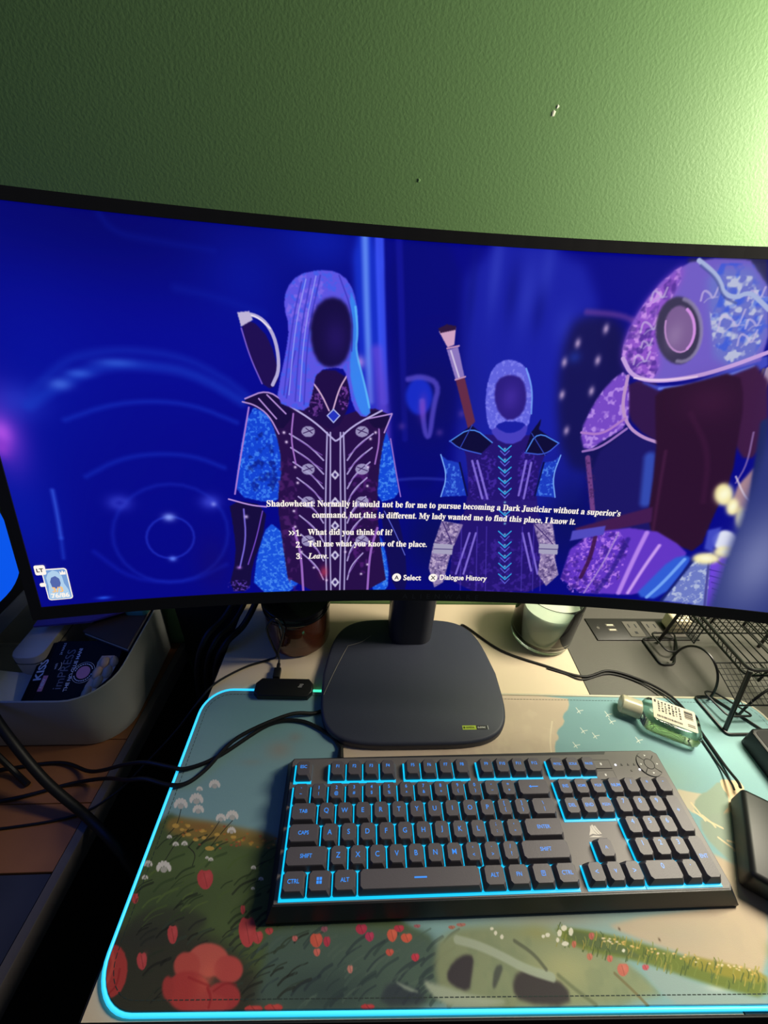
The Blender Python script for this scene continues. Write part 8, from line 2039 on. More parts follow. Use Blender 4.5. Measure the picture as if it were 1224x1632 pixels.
for k in range(4):
    bm = bmesh.new()
    a0 = math.radians(45 + 90 * k + 2.5)
    n = 10
    ring = []
    for z in (zt + 0.0005, zt + 0.0014):
        o_ = [(WX + 0.0138 * math.cos(a0 + math.radians(85) * i / n), WYk + 0.0138 * math.sin(a0 + math.radians(85) * i / n)) for i in range(n + 1)]
        i_ = [(WX + 0.0062 * math.cos(a0 + math.radians(85) * i / n), WYk + 0.0062 * math.sin(a0 + math.radians(85) * i / n)) for i in range(n, -1, -1)]
        ring.append([bm.verts.new((x, y, z)) for x, y in o_ + i_])
    L = len(ring[0])
    for i in range(L):
        bm.faces.new((ring[0][i], ring[0][(i + 1) % L], ring[1][(i + 1) % L], ring[1][i]))
    for i in range(n):
        bm.faces.new((ring[1][i], ring[1][i + 1], ring[1][L - 2 - i], ring[1][L - 1 - i]))
    bm_obj('dial_button', bm, M_plate, dial)
    a = a0 + math.radians(42.5)
    cx, cy = WX + 0.010 * math.cos(a), WYk + 0.010 * math.sin(a)
    bm = bmesh.new()
    v = [bm.verts.new((cx + dx, cy + dy, zt + 0.0015)) for dx, dy in ((-0.001, -0.0011), (0.0013, 0), (-0.001, 0.0011))]
    bm.faces.new(v)
    bm_obj('glyph', bm, M_white_print, dial)
bm = bmesh.new()
bmesh.ops.create_cone(bm, cap_ends=True, segments=28, radius1=0.0056, radius2=0.0054, depth=0.0010, matrix=Matrix.Translation((WX, WYk, zt + 0.0010)))
bm_obj('dial_centre', bm, M_plate, dial)
# sail emblem printed on the plate
bm = bmesh.new()
lx, ly = 0.3205, 0.0385
for pts in ([(-0.0062, -0.0050), (-0.0018, -0.0036), (0.0030, -0.0048), (0.0004, -0.0012), (-0.0012, 0.0042), (-0.0032, -0.0004)],
            [(0.0004, -0.0006), (0.0034, -0.0042), (0.0058, -0.0044), (0.0034, -0.0006), (0.0014, 0.0048), (-0.0006, 0.0034)],
            [(0.0036, 0.0000), (0.0062, -0.0040), (0.0080, -0.0040), (0.0058, -0.0004), (0.0040, 0.0036), (0.0022, 0.0034)],
            [(-0.0070, -0.0066), (-0.0020, -0.0052), (0.0080, -0.0060), (0.0030, -0.0068)]):
    bm.faces.new([bm.verts.new((lx + x, ly + y, zt + 0.0001)) for x, y in pts])
K(bm_obj('sail_emblem', bm, M_print))

# ================================================================== curved monitor
MON = Matrix.Translation((0.157663, 0.200973, 0.215824)) @ Matrix.Rotation(-0.0029, 4, 'Z') @ Matrix.Rotation(-0.2176, 4, 'X') @ Matrix.Rotation(0.0064, 4, 'Y')
RC = 1.8
def bend(u, v, off=0.0):
    """u along the arc, v up the panel, off backwards; all in metres."""
    t = u / RC
    R = RC + off
    return MON @ Vector((R * math.sin(t), R * math.cos(t) - RC, v))
mon = thing('curved_monitor', 'wide curved monitor showing a blue game scene, on a graphite stand at the desk centre', 'monitor', (0.146, 0.24, 0.0042))
def Q(child):
    return place(child, mon)
def bent_box(bm, u0, u1, v0, v1, o0, o1, nu=40):
    cols = []
    for i in range(nu + 1):
        u = u0 + (u1 - u0) * i / nu
        cols.append([bm.verts.new(bend(u, v, o)) for v, o in ((v0, o0), (v1, o0), (v1, o1), (v0, o1))])
    for a, b in zip(cols[:-1], cols[1:]):
        for k in range(4):
            bm.faces.new((a[k], a[(k + 1) % 4], b[(k + 1) % 4], b[k]))
    bm.faces.new(cols[0])
    bm.faces.new(list(reversed(cols[-1])))
HW, HH = 0.3986, 0.3337
bm = bmesh.new()
uvl = bm.loops.layers.uv.new('UVMap')
nu, nv = 96, 4
gv = [[bm.verts.new(bend(-HW + 2 * HW * i / nu, HH * j / nv)) for j in range(nv + 1)] for i in range(nu + 1)]
for i in range(nu):
    for j in range(nv):
        f = bm.faces.new((gv[i][j], gv[i + 1][j], gv[i + 1][j + 1], gv[i][j + 1]))
        for l, (a, b) in zip(f.loops, ((i, j), (i + 1, j), (i + 1, j + 1), (i, j + 1))):
            l[uvl].uv = (a / nu, b / nv)
scr_img = image_mat('game_picture', paint(SCREEN_ART, 1594, 667, 2.0, -398.6, 0.0, (3, 4, 132)), emit=True, rough=0.35)
screen = Q(bm_obj('screen', bm, scr_img))
bm = bmesh.new()
bent_box(bm, -HW - 0.0095, HW + 0.0095, HH, HH + 0.0090, -0.0012, 0.020)
bent_box(bm, -HW - 0.0095, HW + 0.0095, -0.0135, 0.0, -0.0012, 0.020)
bent_box(bm, -HW - 0.0095, -HW, 0.0, HH, -0.0012, 0.020, 2)
bent_box(bm, HW, HW + 0.0095, 0.0, HH, -0.0012, 0.020, 2)
Q(bm_obj('bezel', bm, M_bezel))
bm = bmesh.new()
bent_box(bm, -HW - 0.009, HW + 0.009, -0.013, HH + 0.0085, 0.0015, 0.024)
bent_box(bm, -0.26, 0.26, 0.05, 0.30, 0.024, 0.040, 20)
bent_box(bm, -0.08, 0.08, 0.11, 0.25, 0.040, 0.056, 8)
Q(bm_obj('back_shell', bm, M_bezel))
def on_screen(bm, u, v, off=-0.0006):
    for w in bm.verts:
        w.co = bend(w.co.x + u, w.co.y + v, off - w.co.z)
    return bm
def screen_text(name, s, u, v, width, m=M_ui, align='CENTER', shear=0.0, bold=0.004, parent=None, off=-0.0006):
    return bm_obj(name, on_screen(text_bm(s, width=width, align=align, shear=shear, bold=bold, ys=1.14), u, v, off), m, parent or screen)
logo = Q(bm_obj('maker_lettering', on_screen(text_bm('A  L  I  E  N  W  A  R  E', width=0.086), 0.0015, -0.0076, -0.0014), M_logo))
bold = 0.012
screen_text('caption', serif('Shadowheart: Normally it would not be for me to pursue becoming a Dark Justiciar without a superior\u2019s'), -0.0022, 0.0995, 0.3640, bold=bold)
screen_text('caption', serif('command, but this is different. My lady wanted me to find this place, I know it.'), -0.0020, 0.0874, 0.2760, bold=bold)
screen_text('answer', serif('What did you think of it?'), -0.1446, 0.0684, 0.0876, align='LEFT', bold=bold)
screen_text('answer', serif('Tell me what you know of the place.'), -0.1446, 0.0552, 0.1256, align='LEFT', bold=bold)
screen_text('answer', serif('Leave.', True), -0.1448, 0.0420, 0.0212, align='LEFT', bold=bold)
for n_, v in (('1.', 0.0684), ('2.', 0.0552), ('3.', 0.0420)):
    screen_text('answer_number', serif(n_), -0.1570, v, 0.0058, align='LEFT', bold=bold)
bm = bmesh.new()
for du in (0.0, 0.0032):
    bm.faces.new([bm.verts.new((x + du, y, 0)) for x, y in ((0, 0.0024), (0.0012, 0.0024), (0.0036, 0), (0.0012, -0.0024), (0, -0.0024), (0.0018, 0))])
bm_obj('arrow_mark', on_screen(bm, -0.1640, 0.0684), M_ui, screen)
for u, ch, s, w in ((-0.0493, 'A', 'Select', 0.0196), (-0.0089, 'X', 'Dialogue History', 0.0526)):
    bm = bmesh.new()
    bmesh.ops.create_circle(bm, cap_ends=True, segments=28, radius=0.0049)
    d_ = bm_obj('button_disc', on_screen(bm, u, 0.0157), M_ui, screen)
    bm_obj('button_letter', on_screen(text_bm(ch, size=0.0068, bold=0.02), u, 0.0157, -0.0009), M_uidark, screen)
    screen_text('button_caption', s, u + 0.0075 + w / 2, 0.0155, w, bold=0.022)
# status card at the lower left of the picture: plain hooded bust in a white frame
def flat(name, pts, m, off, parent=screen):
    bm = bmesh.new()
    bm.faces.new([bm.verts.new((x, y, 0)) for x, y in pts])
    return bm_obj(name, on_screen(bm, 0, 0, off), m, parent)
c_out = rrect(-0.3912, -0.3706, 0.0066, 0.0402, 0.0028, 5)
c_in = rrect(-0.3903, -0.3715, 0.0077, 0.0391, 0.0021, 5)
flat('status_frame', c_out, M_ui, -0.0005)
flat('status_ground', c_in, M_uiface, -0.0007)
flat('status_bust', [(-0.3896, 0.0085), (-0.3722, 0.0085), (-0.3728, 0.017), (-0.3752, 0.024), (-0.3756, 0.032), (-0.3785, 0.037), (-0.382, 0.0385), (-0.3862, 0.036), (-0.3885, 0.031), (-0.3882, 0.022), (-0.3894, 0.015)], M_uihood, -0.0008)
flat('status_opening', [(-0.3855, 0.0210), (-0.3830, 0.0190), (-0.3795, 0.0200), (-0.3778, 0.0245), (-0.3782, 0.0295), (-0.3810, 0.0325), (-0.3845, 0.0310), (-0.3862, 0.0265)], M_uishade, -0.0009)
flat('status_crown', [(-0.3765, 0.0335), (-0.3720, 0.0335), (-0.3718, 0.0375), (-0.3732, 0.0355), (-0.3743, 0.0382), (-0.3754, 0.0355), (-0.3768, 0.0375)], M_ui, -0.0010)
bm_obj('status_points', on_screen(text_bm('3/3', width=0.0092, bold=0.03), -0.3815, 0.0180, -0.0011), M_uigold, screen)
bm_obj('status_points', on_screen(text_bm('76/86', width=0.0150, bold=0.03), -0.3805, 0.0116, -0.0011), M_ui, screen)
flat('trigger_badge', rrect(-0.3960, -0.3872, 0.0346, 0.0448, 0.0016, 4), M_ui, -0.0010)
bm_obj('trigger_letters', on_screen(text_bm('LT', width=0.0056, bold=0.03), -0.3916, 0.0397, -0.0013), M_uidark, screen)
flat('status_knob', rrect(-0.3948, -0.3898, 0.0222, 0.0262, 0.0014, 4), M_ui, -0.0010)
# stand
base_pts = []
bcx, bcy = 0.1455, 0.2400
for i in range(64):
    a = 2 * math.pi * i / 64
    ca, sa = math.cos(a), math.sin(a)
    n_ = 4.4
    x = 0.1265 * math.copysign(abs(ca) ** (2 / n_), ca)
    y = 0.1035 * math.copysign(abs(sa) ** (2 / n_), sa)
    x *= 1.0 - 0.13 * max(0.0, y / 0.1035)
    base_pts.append((bcx + x, bcy + y))
base = Q(prism('base', base_pts, 0.0047, 0.0165, M_stand, bevel=0.0045, seg=4))
bm = bmesh.new()
cp = rrect(0.1175, 0.1850, 0.2900, 0.356, 0.021, 8)
add_prism(bm, cp, 0.016, 0.300)
Q(bm_obj('column', bm, M_column, smooth=True))
Q(box('arm', 0.112, 0.184, 0.270, 0.345, 0.290, 0.420, M_bezel, bevel=0.012))
zb = 0.0166
s_ = box('sticker', 0.2055, 0.2235, 0.1545, 0.1600, zb - 0.0002, zb, M_yel, base)
box('sticker_half', 0.2236, 0.2385, 0.1545, 0.1598, zb - 0.0002, zb, M_ink, base)['label'] = 'black half of the small sticker'
bm_obj('sticker_print', xform(text_bm('NVIDIA', width=0.0110, bold=0.02), Matrix.Translation((0.2158, 0.1572, zb + 0.0002))), M_green_ink, base)
bm = bmesh.new()
bmesh.ops.create_circle(bm, cap_ends=True, segments=12, radius=0.0014, matrix=Matrix.Translation((0.2078, 0.1572, zb + 0.0002)))
bm_obj('sticker_eye', bm, M_green_ink, base)
bm_obj('sticker_print', xform(text_bm('G-SYNC', width=0.0105, bold=0.02), Matrix.Translation((0.2307, 0.1572, zb + 0.0002))), M_white_print, base)
box('sticker_bar', 0.2388, 0.2394, 0.1545, 0.1597, zb - 0.0002, zb + 0.0001, M_white_print, base)

# ================================================================== jars behind the monitor
def jar(name, label, cx, cy, R, h, glass, n=56):
    t = thing(name, label, 'candle', (cx, cy, 0.0003))
    prof = [(0.0, 0.0), (R * 0.86, 0.0), (R * 0.97, 0.004), (R, 0.012), (R, h - 0.004), (R * 0.985, h), (R * 0.955, h), (R * 0.945, h - 0.004), (R * 0.945, 0.014), (R * 0.88, 0.008), (0.0, 0.008)]
    lathe('glass', prof, glass, t, n)
    return t
am = jar('amber_candle', 'amber glass candle jar with a black lid, left of the monitor stand', -0.026, 0.3255, 0.0495, 0.068, M_amber)
lathe('wax', [(0, 0.0085), (0.042, 0.0085), (0.0455, 0.015), (0.0455, 0.046), (0, 0.047)], M_wax2, am)
lathe('lid', [(0, 0.0585), (0.0440, 0.0585), (0.0455, 0.0640), (0.0462, 0.0685), (0.0500, 0.0690), (0.0512, 0.0705), (0.0512, 0.0745), (0.0500, 0.0760), (0.0505, 0.0775), (0.0520, 0.0790), (0.0520, 0.0850), (0.0505, 0.0872), (0.030, 0.0880), (0, 0.0880)], M_lid, am)
cc = jar('clear_candle', 'clear glass candle jar of pale green wax, right of the monitor stand', 0.3725, 0.3270, 0.0490, 0.098, M_glass)
lathe('wax', [(0, 0.0085), (0.041, 0.0085), (0.0455, 0.015), (0.0455, 0.070), (0.0440, 0.0722), (0.030, 0.0712), (0, 0.0708)], M_wax, cc)
tube('wick', [(0, 0, 0.0705), (0.001, 0, 0.076), (0.002, 0.001, 0.080)], 0.0009, M_ink, cc)

# ================================================================== hand sanitiser bottle lying on the mat
bt = thing('sanitizer_bottle', 'small clear bottle of green hand gel lying on the mat, frosted cap to the left', 'bottle', (0.4880, 0.1640, 0.0040), math.radians(-26.5))
bm = bmesh.new()
prof = [(-0.0340, 0.0095, 0.0085), (-0.0330, 0.0120, 0.0100), (-0.0290, 0.0185, 0.0112), (-0.0250, 0.0222, 0.0118), (-0.015, 0.0235, 0.0120), (0.015, 0.0235, 0.0120), (0.0280, 0.0230, 0.0120), (0.0330, 0.0210, 0.0112), (0.0352, 0.0170, 0.0090)]
rings = []
for x, hy, hz in prof:
    ring = []
    for k in range(28):
        a = 2 * math.pi * k / 28
        ca, sa = math.cos(a), math.sin(a)
        ring.append(bm.verts.new((x, hy * math.copysign(abs(ca) ** 0.55, ca), 0.0124 + hz * math.copysign(abs(sa) ** 0.55, sa))))
    rings.append(ring)
for a, b in zip(rings[:-1], rings[1:]):
    for k in range(28):
        bm.faces.new((a[k], a[(k + 1) % 28], b[(k + 1) % 28], b[k]))
bm.faces.new(list(reversed(rings[0])))
bm.faces.new(rings[-1])
body = bm_obj('body', bm, M_gel, bt, smooth=True)
bm = bmesh.new()
rings = []
for x, r in ((-0.0335, 0.0098), (-0.0350, 0.0122), (-0.0520, 0.0118), (-0.0540, 0.0122), (-0.0580, 0.0118), (-0.0595, 0.0100)):
    rings.append([bm.verts.new((x, (r + (0.0003 if k % 2 else 0)) * math.cos(2 * math.pi * k / 36), 0.0126 + (r + (0.0003 if k % 2 else 0)) * math.sin(2 * math.pi * k / 36))) for k in range(36)])
for a, b in zip(rings[:-1], rings[1:]):
    for k in range(36):
        bm.faces.new((a[k], a[(k + 1) % 36], b[(k + 1) % 36], b[k]))
bm.faces.new(list(reversed(rings[0])))
bm.faces.new(rings[-1])
bm_obj('cap', bm, M_cap, bt, smooth=True)
LZ = 0.0250
lab = prism('label', rrect(-0.0225, 0.0290, -0.0140, 0.0185, 0.002, 4), LZ - 0.0002, LZ + 0.0001, M_label, bt)
bm = bmesh.new()
rnd = random.Random(3)
def strip_(x0, x1, y0, y1):
    bm.faces.new([bm.verts.new((x, y, LZ + 0.0003)) for x, y in ((x0, y0), (x1, y0), (x1, y1), (x0, y1))])
for k in range(7):                                           # columns of tiny print, too small to read
    x = -0.0160 + k * 0.0042
    y = 0.0155
    while y > -0.001:
        l = rnd.uniform(0.0012, 0.0034)
        strip_(x, x + rnd.uniform(0.0012, 0.0026), y - l, y)
        y -= l + rnd.uniform(0.0006, 0.0016)
x = -0.0180
while x < 0.0120:
    w = rnd.uniform(0.0006, 0.0016)
    strip_(x, x + w, -0.0100, -0.0070)
    x += w + rnd.uniform(0.0004, 0.0009)
strip_(-0.0205, -0.0180, 0.0120, 0.0165)
for k in range(12):                                          # barcode bars
    y = 0.0150 - k * 0.0011
    strip_(0.0155, 0.0255, y - rnd.choice((0.0003, 0.0006, 0.0008)), y)
strip_(0.0180, 0.0265, -0.0060, -0.0048)
strip_(0.0180, 0.0265, -0.0085, -0.0072)
bm_obj('small_print', bm, M_ink, lab)
bm = bmesh.new()
for k in range(46):
    x, y, z = rnd.uniform(-0.024, 0.032), rnd.uniform(-0.019, 0.019), rnd.uniform(0.006, 0.020)
    r = rnd.uniform(0.0003, 0.0008)
    bmesh.ops.create_icosphere(bm, subdivisions=1, radius=r, matrix=Matrix.Translation((x, y, z)))
bm_obj('air_bubbles', bm, mat('bubble_air', (240, 250, 240), rough=0.05, trans=0.6, ior=1.1), bt, smooth=True)['kind'] = 'stuff'

# ================================================================== wire organiser on the right
wr = thing('wire_organizer', 'black wire mesh organizer on looped wire feet, under the right end of the monitor', 'organizer', (0.60, 0.23, 0.004))
def Wp(child):
    return place(child, wr)
def loop(name, pts, r, z):
    bm = bmesh.new()
    c = round_poly(pts, 0.007)
    add_tube(bm, [(x, y, z) for x, y in c], r, 8, closed=True)
    return Wp(bm_obj(name, bm, M_wire, smooth=True))
RW = 0.0017
loop('foot_loop', [(0.5590, 0.2060), (0.5665, 0.1500), (0.6260, 0.1500), (0.5840, 0.2060)], RW, 0.0060)
loop('foot_loop', [(0.5700, 0.2080), (0.5790, 0.1700), (0.6160, 0.1700), (0.5860, 0.2080)], RW * 0.85, 0.0150)
loop('foot_loop', [(0.5440, 0.3150), (0.5460, 0.2640), (0.5680, 0.2640), (0.6040, 0.3150)], RW, 0.0020)
loop('foot_loop', [(0.5570, 0.3180), (0.5620, 0.2800), (0.5800, 0.2800), (0.5980, 0.3180)], RW * 0.85, 0.0130)
def wire(name, pts, r=RW, n=8):
    return Wp(tube(name, pts, r, M_wire, n=n))
def arch(ax, ay, bx_, by_, h, z0):
    pts = []
    for i in range(13):
        t = math.pi * i / 12
        k = (1 - math.cos(t)) / 2
        pts.append((ax + (bx_ - ax) * k, ay + (by_ - ay) * k, z0 + h * math.sin(t) ** 0.8))
    return pts
wire('arch_wire', arch(0.5640, 0.2690, 0.5780, 0.2010, 0.060, 0.006))
wire('arch_wire', arch(0.6030, 0.1760, 0.6780, 0.1960, 0.056, 0.0075))
Wp(tube('post', [(0.5690, 0.1565, 0.006), (0.5660, 0.1760, 0.106)], 0.0030, M_wire, n=10, smooth=False))
Wp(tube('post', [(0.5680, 0.3080, 0.003), (0.5660, 0.2980, 0.100)], 0.0026, M_wire, n=10, smooth=False))
Wp(tube('post', [(0.7400, 0.1765, 0.006), (0.7400, 0.1765, 0.106)], 0.0030, M_wire, n=10, smooth=False))
Wp(tube('post', [(0.7400, 0.3000, 0.0003), (0.7400, 0.3000, 0.106)], 0.0026, M_wire, n=10, smooth=False))
bx0, bx1, by0, by1 = 0.5655, 0.7400, 0.1765, 0.3020
for z, r in ((0.1060, 0.0024), (0.0955, 0.0018)):
    bm = bmesh.new()
    add_tube(bm, [(x, y, z) for x, y in rrect(bx0, bx1, by0, by1, 0.008, 5)], r, 8, closed=True)
    Wp(bm_obj('rim_wire', bm, M_wire, smooth=True))
def lattice(name, o, u, v, nu_, nv_, r):
    # a wire-framed panel of crossing wires: corner o, edge vectors u and v
    o, u, v = Vector(o), Vector(u), Vector(v)
    bm = bmesh.new()
    add_tube(bm, [o, o + u, o + u + v, o + v], 0.0013, 6, closed=True)
    for i in range(1, nu_):
        add_tube(bm, [o + u * (i / nu_), o + u * (i / nu_) + v], r, 4)
    for i in range(1, nv_):
        add_tube(bm, [o + v * (i / nv_), o + v * (i / nv_) + u], r, 4)
    return Wp(bm_obj(name, bm, M_wire))
lattice('shelf_mesh', (0.5800, 0.1700, 0.0400), (0.1500, 0.0, 0.0), (0.0, 0.0560, 0.0160), 20, 7, 0.0005)
lattice('rear_mesh', (0.5680, 0.3030, 0.0300), (0.1700, 0.0, 0.0), (0.0, 0.0, 0.0740), 20, 9, 0.0005)
lattice('side_mesh', (0.5670, 0.2560, 0.0620), (0.0, 0.0440, 0.0), (0.0, 0.0, 0.0340), 7, 5, 0.0005)
rr = 0.0006
bm = bmesh.new()                                               # zig-zag binding between the two rim wires
zz = []
for (x0, y0), (x1, y1) in (((bx0, by1 - 0.01), (bx0, by0 + 0.01)), ((bx0 + 0.01, by0), (bx1 - 0.01, by0))):
    n = 26
    for i in range(n + 1):
        zz.append((x0 + (x1 - x0) * i / n, y0 + (y1 - y0) * i / n, 0.1055 if i % 2 else 0.096))
add_tube(bm, zz, 0.0007, 4)
Wp(bm_obj('binding_wire', bm, M_wire))
for x, h in ((0.6220, 0.185), (0.6800, 0.200)):                  # upright letter dividers
    bm = bmesh.new()
    add_tube(bm, [(x, by0 + 0.02, 0.056), (x + 0.012, by0 + 0.02, h), (x + 0.012, by1 - 0.006, h), (x, by1 - 0.006, 0.056)], 0.0020, 8, closed=True)
    Wp(bm_obj('divider_frame', bm, M_wire, smooth=True))
    bm = bmesh.new()
    for i in range(1, 13):
        z = 0.056 + (h - 0.056) * i / 13
        add_tube(bm, [(x + 0.012 * i / 13, by0 + 0.02, z), (x + 0.012 * i / 13, by1 - 0.006, z)], 0.0010, 5)
    Wp(bm_obj('divider_bars', bm, M_wire))
wire('brace_wire', [(0.5660, 0.298, 0.098), (0.600, 0.299, 0.060), (0.640, 0.300, 0.090)], 0.0013)

# ================================================================== black devices at the right edge
hub = thing('usb_hub', 'black rounded box with a green light, on the mat just right of the keyboard', 'usb hub', (0.5080, 0.0650, 0.0040), math.radians(-33))
bm = bmesh.new()
add_box(bm, -0.002, 0.044, -0.085, 0.010, 0.0, 0.0305, 0.0055, 4)
bm_obj('body', bm, M_black, hub, smooth=True)
box('status_light', 0.024, 0.029, -0.008, -0.0062, 0.0302, 0.0309, M_greenled, hub)
box('side_flap', 0.014, 0.042, 0.0095, 0.0125, 0.019, 0.024, M_black, hub, bevel=0.0008, seg=1)
dock = thing('phone_dock', 'flat black dock with a pale edge line, in front of the wire organizer', 'dock', (0.6100, 0.1080, 0.0040))
prism('body', rrect(-0.030, 0.055, -0.040, 0.036, 0.007, 5), 0.0, 0.0270, M_black, dock, bevel=0.0022, seg=3)
prism('top_pad', rrect(-0.026, 0.051, -0.036, 0.032, 0.005, 5), 0.0268, 0.0274, M_blackm, dock)
tube('edge_line', [(-0.0292, 0.030, 0.0262), (-0.0292, -0.034, 0.0262)], 0.0005, M_socket, dock, smooth=False)

# ================================================================== cables
def cable(name, label, pts, r, m=M_rubber, group=None, n=8):
    bm = bmesh.new()
    add_tube(bm, smooth_path(pts, 7), r, n)
    return tag(bm_obj(name, bm, m, smooth=True), label, 'cable', group)
zm = 0.0040
c1 = cable('keyboard_cable', 'black cable from the back of the keyboard, trailing off the left of the mat',
      [(0.0495, 0.1225, 0.0105), (0.0490, 0.1300, 0.0100), (0.0470, 0.1410, 0.0066), (0.0330, 0.1560, 0.0066), (-0.004, 0.1740, 0.0066), (-0.044, 0.1700, 0.0066), (-0.097, 0.1310, 0.0066), (-0.130, 0.1170, 0.0068), (-0.150, 0.1185, 0.0078), (-0.185, 0.130, -0.004), (-0.222, 0.141, -0.030), (-0.290, 0.160, -0.085), (-0.345, 0.178, -0.0965), (-0.420, 0.170, -0.0970), (-0.560, 0.150, -0.0970)], 0.0024)
pl = thing('boot', '', '')
bpy.data.objects.remove(pl)
bm = bmesh.new()
bmesh.ops.create_cone(bm, cap_ends=True, segments=14, radius1=0.0042, radius2=0.0030, depth=0.013, matrix=Matrix.Translation((0.0495, 0.1300, 0.0105)) @ Matrix.Rotation(-math.pi / 2, 4, 'X'))
bm_obj('strain_relief', bm, M_rubber, c1, smooth=True)
cable('mouse_cable', 'black cable running from under the stand base across the mat corner to the side table',
      [(0.0215, 0.1880, 0.0066), (0.010, 0.1845, 0.0070), (-0.022, 0.1790, 0.0124), (-0.079, 0.1500, 0.0124), (-0.108, 0.1160, 0.0066), (-0.126, 0.1005, 0.0070), (-0.146, 0.0995, 0.0075), (-0.176, 0.109, 0.001), (-0.206, 0.118, -0.020), (-0.262, 0.146, -0.075), (-0.315, 0.150, -0.0960), (-0.400, 0.130, -0.0970), (-0.560, 0.120, -0.0970)], 0.0024)
c3 = cable('usb_cable', 'thin black cable plugged into the mat controller, looping up behind the monitor',
      [(-0.0475, 0.2615, 0.0090), (-0.0480, 0.2680, 0.0110), (-0.0495, 0.2725, 0.0200), (-0.0440, 0.2715, 0.0400), (-0.0380, 0.2700, 0.0700), (-0.0460, 0.2690, 0.0950), (-0.0600, 0.2700, 0.0750), (-0.0560, 0.2725, 0.0350), (-0.0520, 0.2725, 0.0120), (-0.0680, 0.2720, 0.0028), (-0.098, 0.2600, 0.0022), (-0.1320, 0.2340, 0.0022), (-0.1480, 0.2120, -0.0040), (-0.178, 0.186, -0.036), (-0.215, 0.160, -0.068), (-0.250, 0.132, -0.0900), (-0.300, 0.110, -0.0977), (-0.420, 0.095, -0.0977)], 0.0016)
bm = bmesh.new()
add_box(bm, -0.0525, -0.0425, 0.2380, 0.2540, 0.0035, 0.0110, 0.0012, 2)
add_box(bm, -0.0500, -0.0450, 0.2535, 0.2625, 0.0055, 0.0105, 0.0012, 2)
bm_obj('usb_plug', bm, M_black, c3, smooth=True)
cable('charging_cable', 'thin black cable from behind the stand past the sanitizer bottle to the black box',
      [(0.2420, 0.3440, 0.0020), (0.2520, 0.3380, 0.0020), (0.297, 0.2910, 0.0020), (0.359, 0.2620, 0.0020), (0.410, 0.2430, 0.0020), (0.455, 0.2530, 0.0020), (0.496, 0.2370, 0.0024), (0.5220, 0.2080, 0.0070), (0.5320, 0.1800, 0.0060), (0.5330, 0.1480, 0.0060), (0.5330, 0.1100, 0.0070), (0.5300, 0.0890, 0.0130), (0.5265, 0.0810, 0.0150)], 0.0017)
cable('earphone_wire', 'thinner black wire lying alongside the charging cable, past the sanitizer bottle',
      [(0.360, 0.2580, 0.0016), (0.385, 0.2480, 0.0016), (0.408, 0.2380, 0.0016), (0.455, 0.2480, 0.0016), (0.496, 0.2300, 0.0022), (0.5170, 0.2050, 0.0068), (0.5260, 0.1780, 0.0056), (0.5265, 0.1440, 0.0056), (0.5260, 0.1080, 0.0065), (0.5205, 0.0870, 0.0130), (0.5170, 0.0790, 0.0150)], 0.0012)
GC = 'thick cables dropping behind the left of the monitor'
VL = ('thick black cable nearest the amber jar, dropping from the monitor over the desk edge',
      'middle black cable of the three dropping from the monitor over the left desk edge',
      'black cable furthest from the amber jar, dropping from the monitor over the desk edge')
for k, (dx, r) in enumerate(((0.0, 0.0052), (-0.014, 0.0044), (-0.028, 0.0048))):
    cable('video_cable', VL[k], [(-0.030 + dx, 0.352, 0.190), (-0.074 + dx, 0.356, 0.100), (-0.094 + dx, 0.346, 0.050 + k * 0.006), (-0.112 + dx, 0.322, 0.022 + k * 0.008), (-0.133 + dx, 0.296, 0.012 + k * 0.006), (-0.150 + dx, 0.280, -0.030), (-0.158 + dx, 0.270, -0.140), (-0.160 + dx, 0.267, -0.30)], r, M_rubber, GC, 10)
cable('power_cable', 'thick black cable crossing in front of the grey bin and over the side table', [(-0.570, 0.305, 0.0225), (-0.470, 0.245, 0.0225), (-0.415, 0.203, 0.0222), (-0.375, 0.170, -0.006), (-0.325, 0.136, -0.055), (-0.270, 0.108, -0.0880), (-0.225, 0.080, -0.092), (-0.202, 0.062, -0.120), (-0.195, 0.050, -0.20), (-0.195, 0.040, -0.35)], 0.0056, n=10)
cable('network_cable', 'thinner black cable leaning against the front of the grey bin', [(-0.570, 0.268, 0.0205), (-0.480, 0.220, 0.0205), (-0.447, 0.197, 0.0200), (-0.432, 0.183, -0.015), (-0.398, 0.166, -0.086), (-0.370, 0.150, -0.0960)], 0.0036)
tag(tube('pale_line', [(0.0230, 0.2050, 0.0172), (0.0330, 0.2350, 0.0172), (0.0430, 0.2620, 0.0172), (0.0530, 0.2860, 0.0172), (0.0560, 0.2880, 0.0172), (0.0740, 0.2950, 0.0172), (0.0890, 0.3070, 0.0172)], 0.00032, M_pale_line, n=5), 'fine pale line along the left of the monitor base', 'thread')  # thin pale curve laid over the left of the monitor base

# ================================================================== side table and storage bin on the left
rt = math.radians(-3.0)
side = thing('side_table', 'low dark side table with brown and navy boards, left of the desk gap', 'side table', (-0.46, 0.14, -0.72))
def S(child):
    return place(child, side)
TZ = -0.100
def strip_x(y):
    return -0.2790 + (y + 0.037) * 0.0826
S(prism('edge_trim', [(strip_x(-0.25) - 0.012, -0.25), (strip_x(-0.25), -0.25), (strip_x(0.39), 0.39), (strip_x(0.39) - 0.012, 0.39)], TZ - 0.03, TZ + 0.0015, M_trim, bevel=0.001, seg=1))
for y0, y1, m_, nm in ((0.0560, 0.128, M_wood, 'board'), (0.1285, 0.212, M_wood, 'board'), (0.2125, 0.300, M_wood, 'board'), (0.3005, 0.390, M_wood, 'board'), (-0.0800, 0.0545, M_navy, 'board'), (-0.2500, -0.0805, M_navy, 'board')):
    S(prism(nm, [(-0.80, y0), (strip_x(y0) - 0.0125, y0), (strip_x(y1) - 0.0125, y1), (-0.80, y1)], TZ - 0.02, TZ, m_, bevel=0.0008, seg=1))
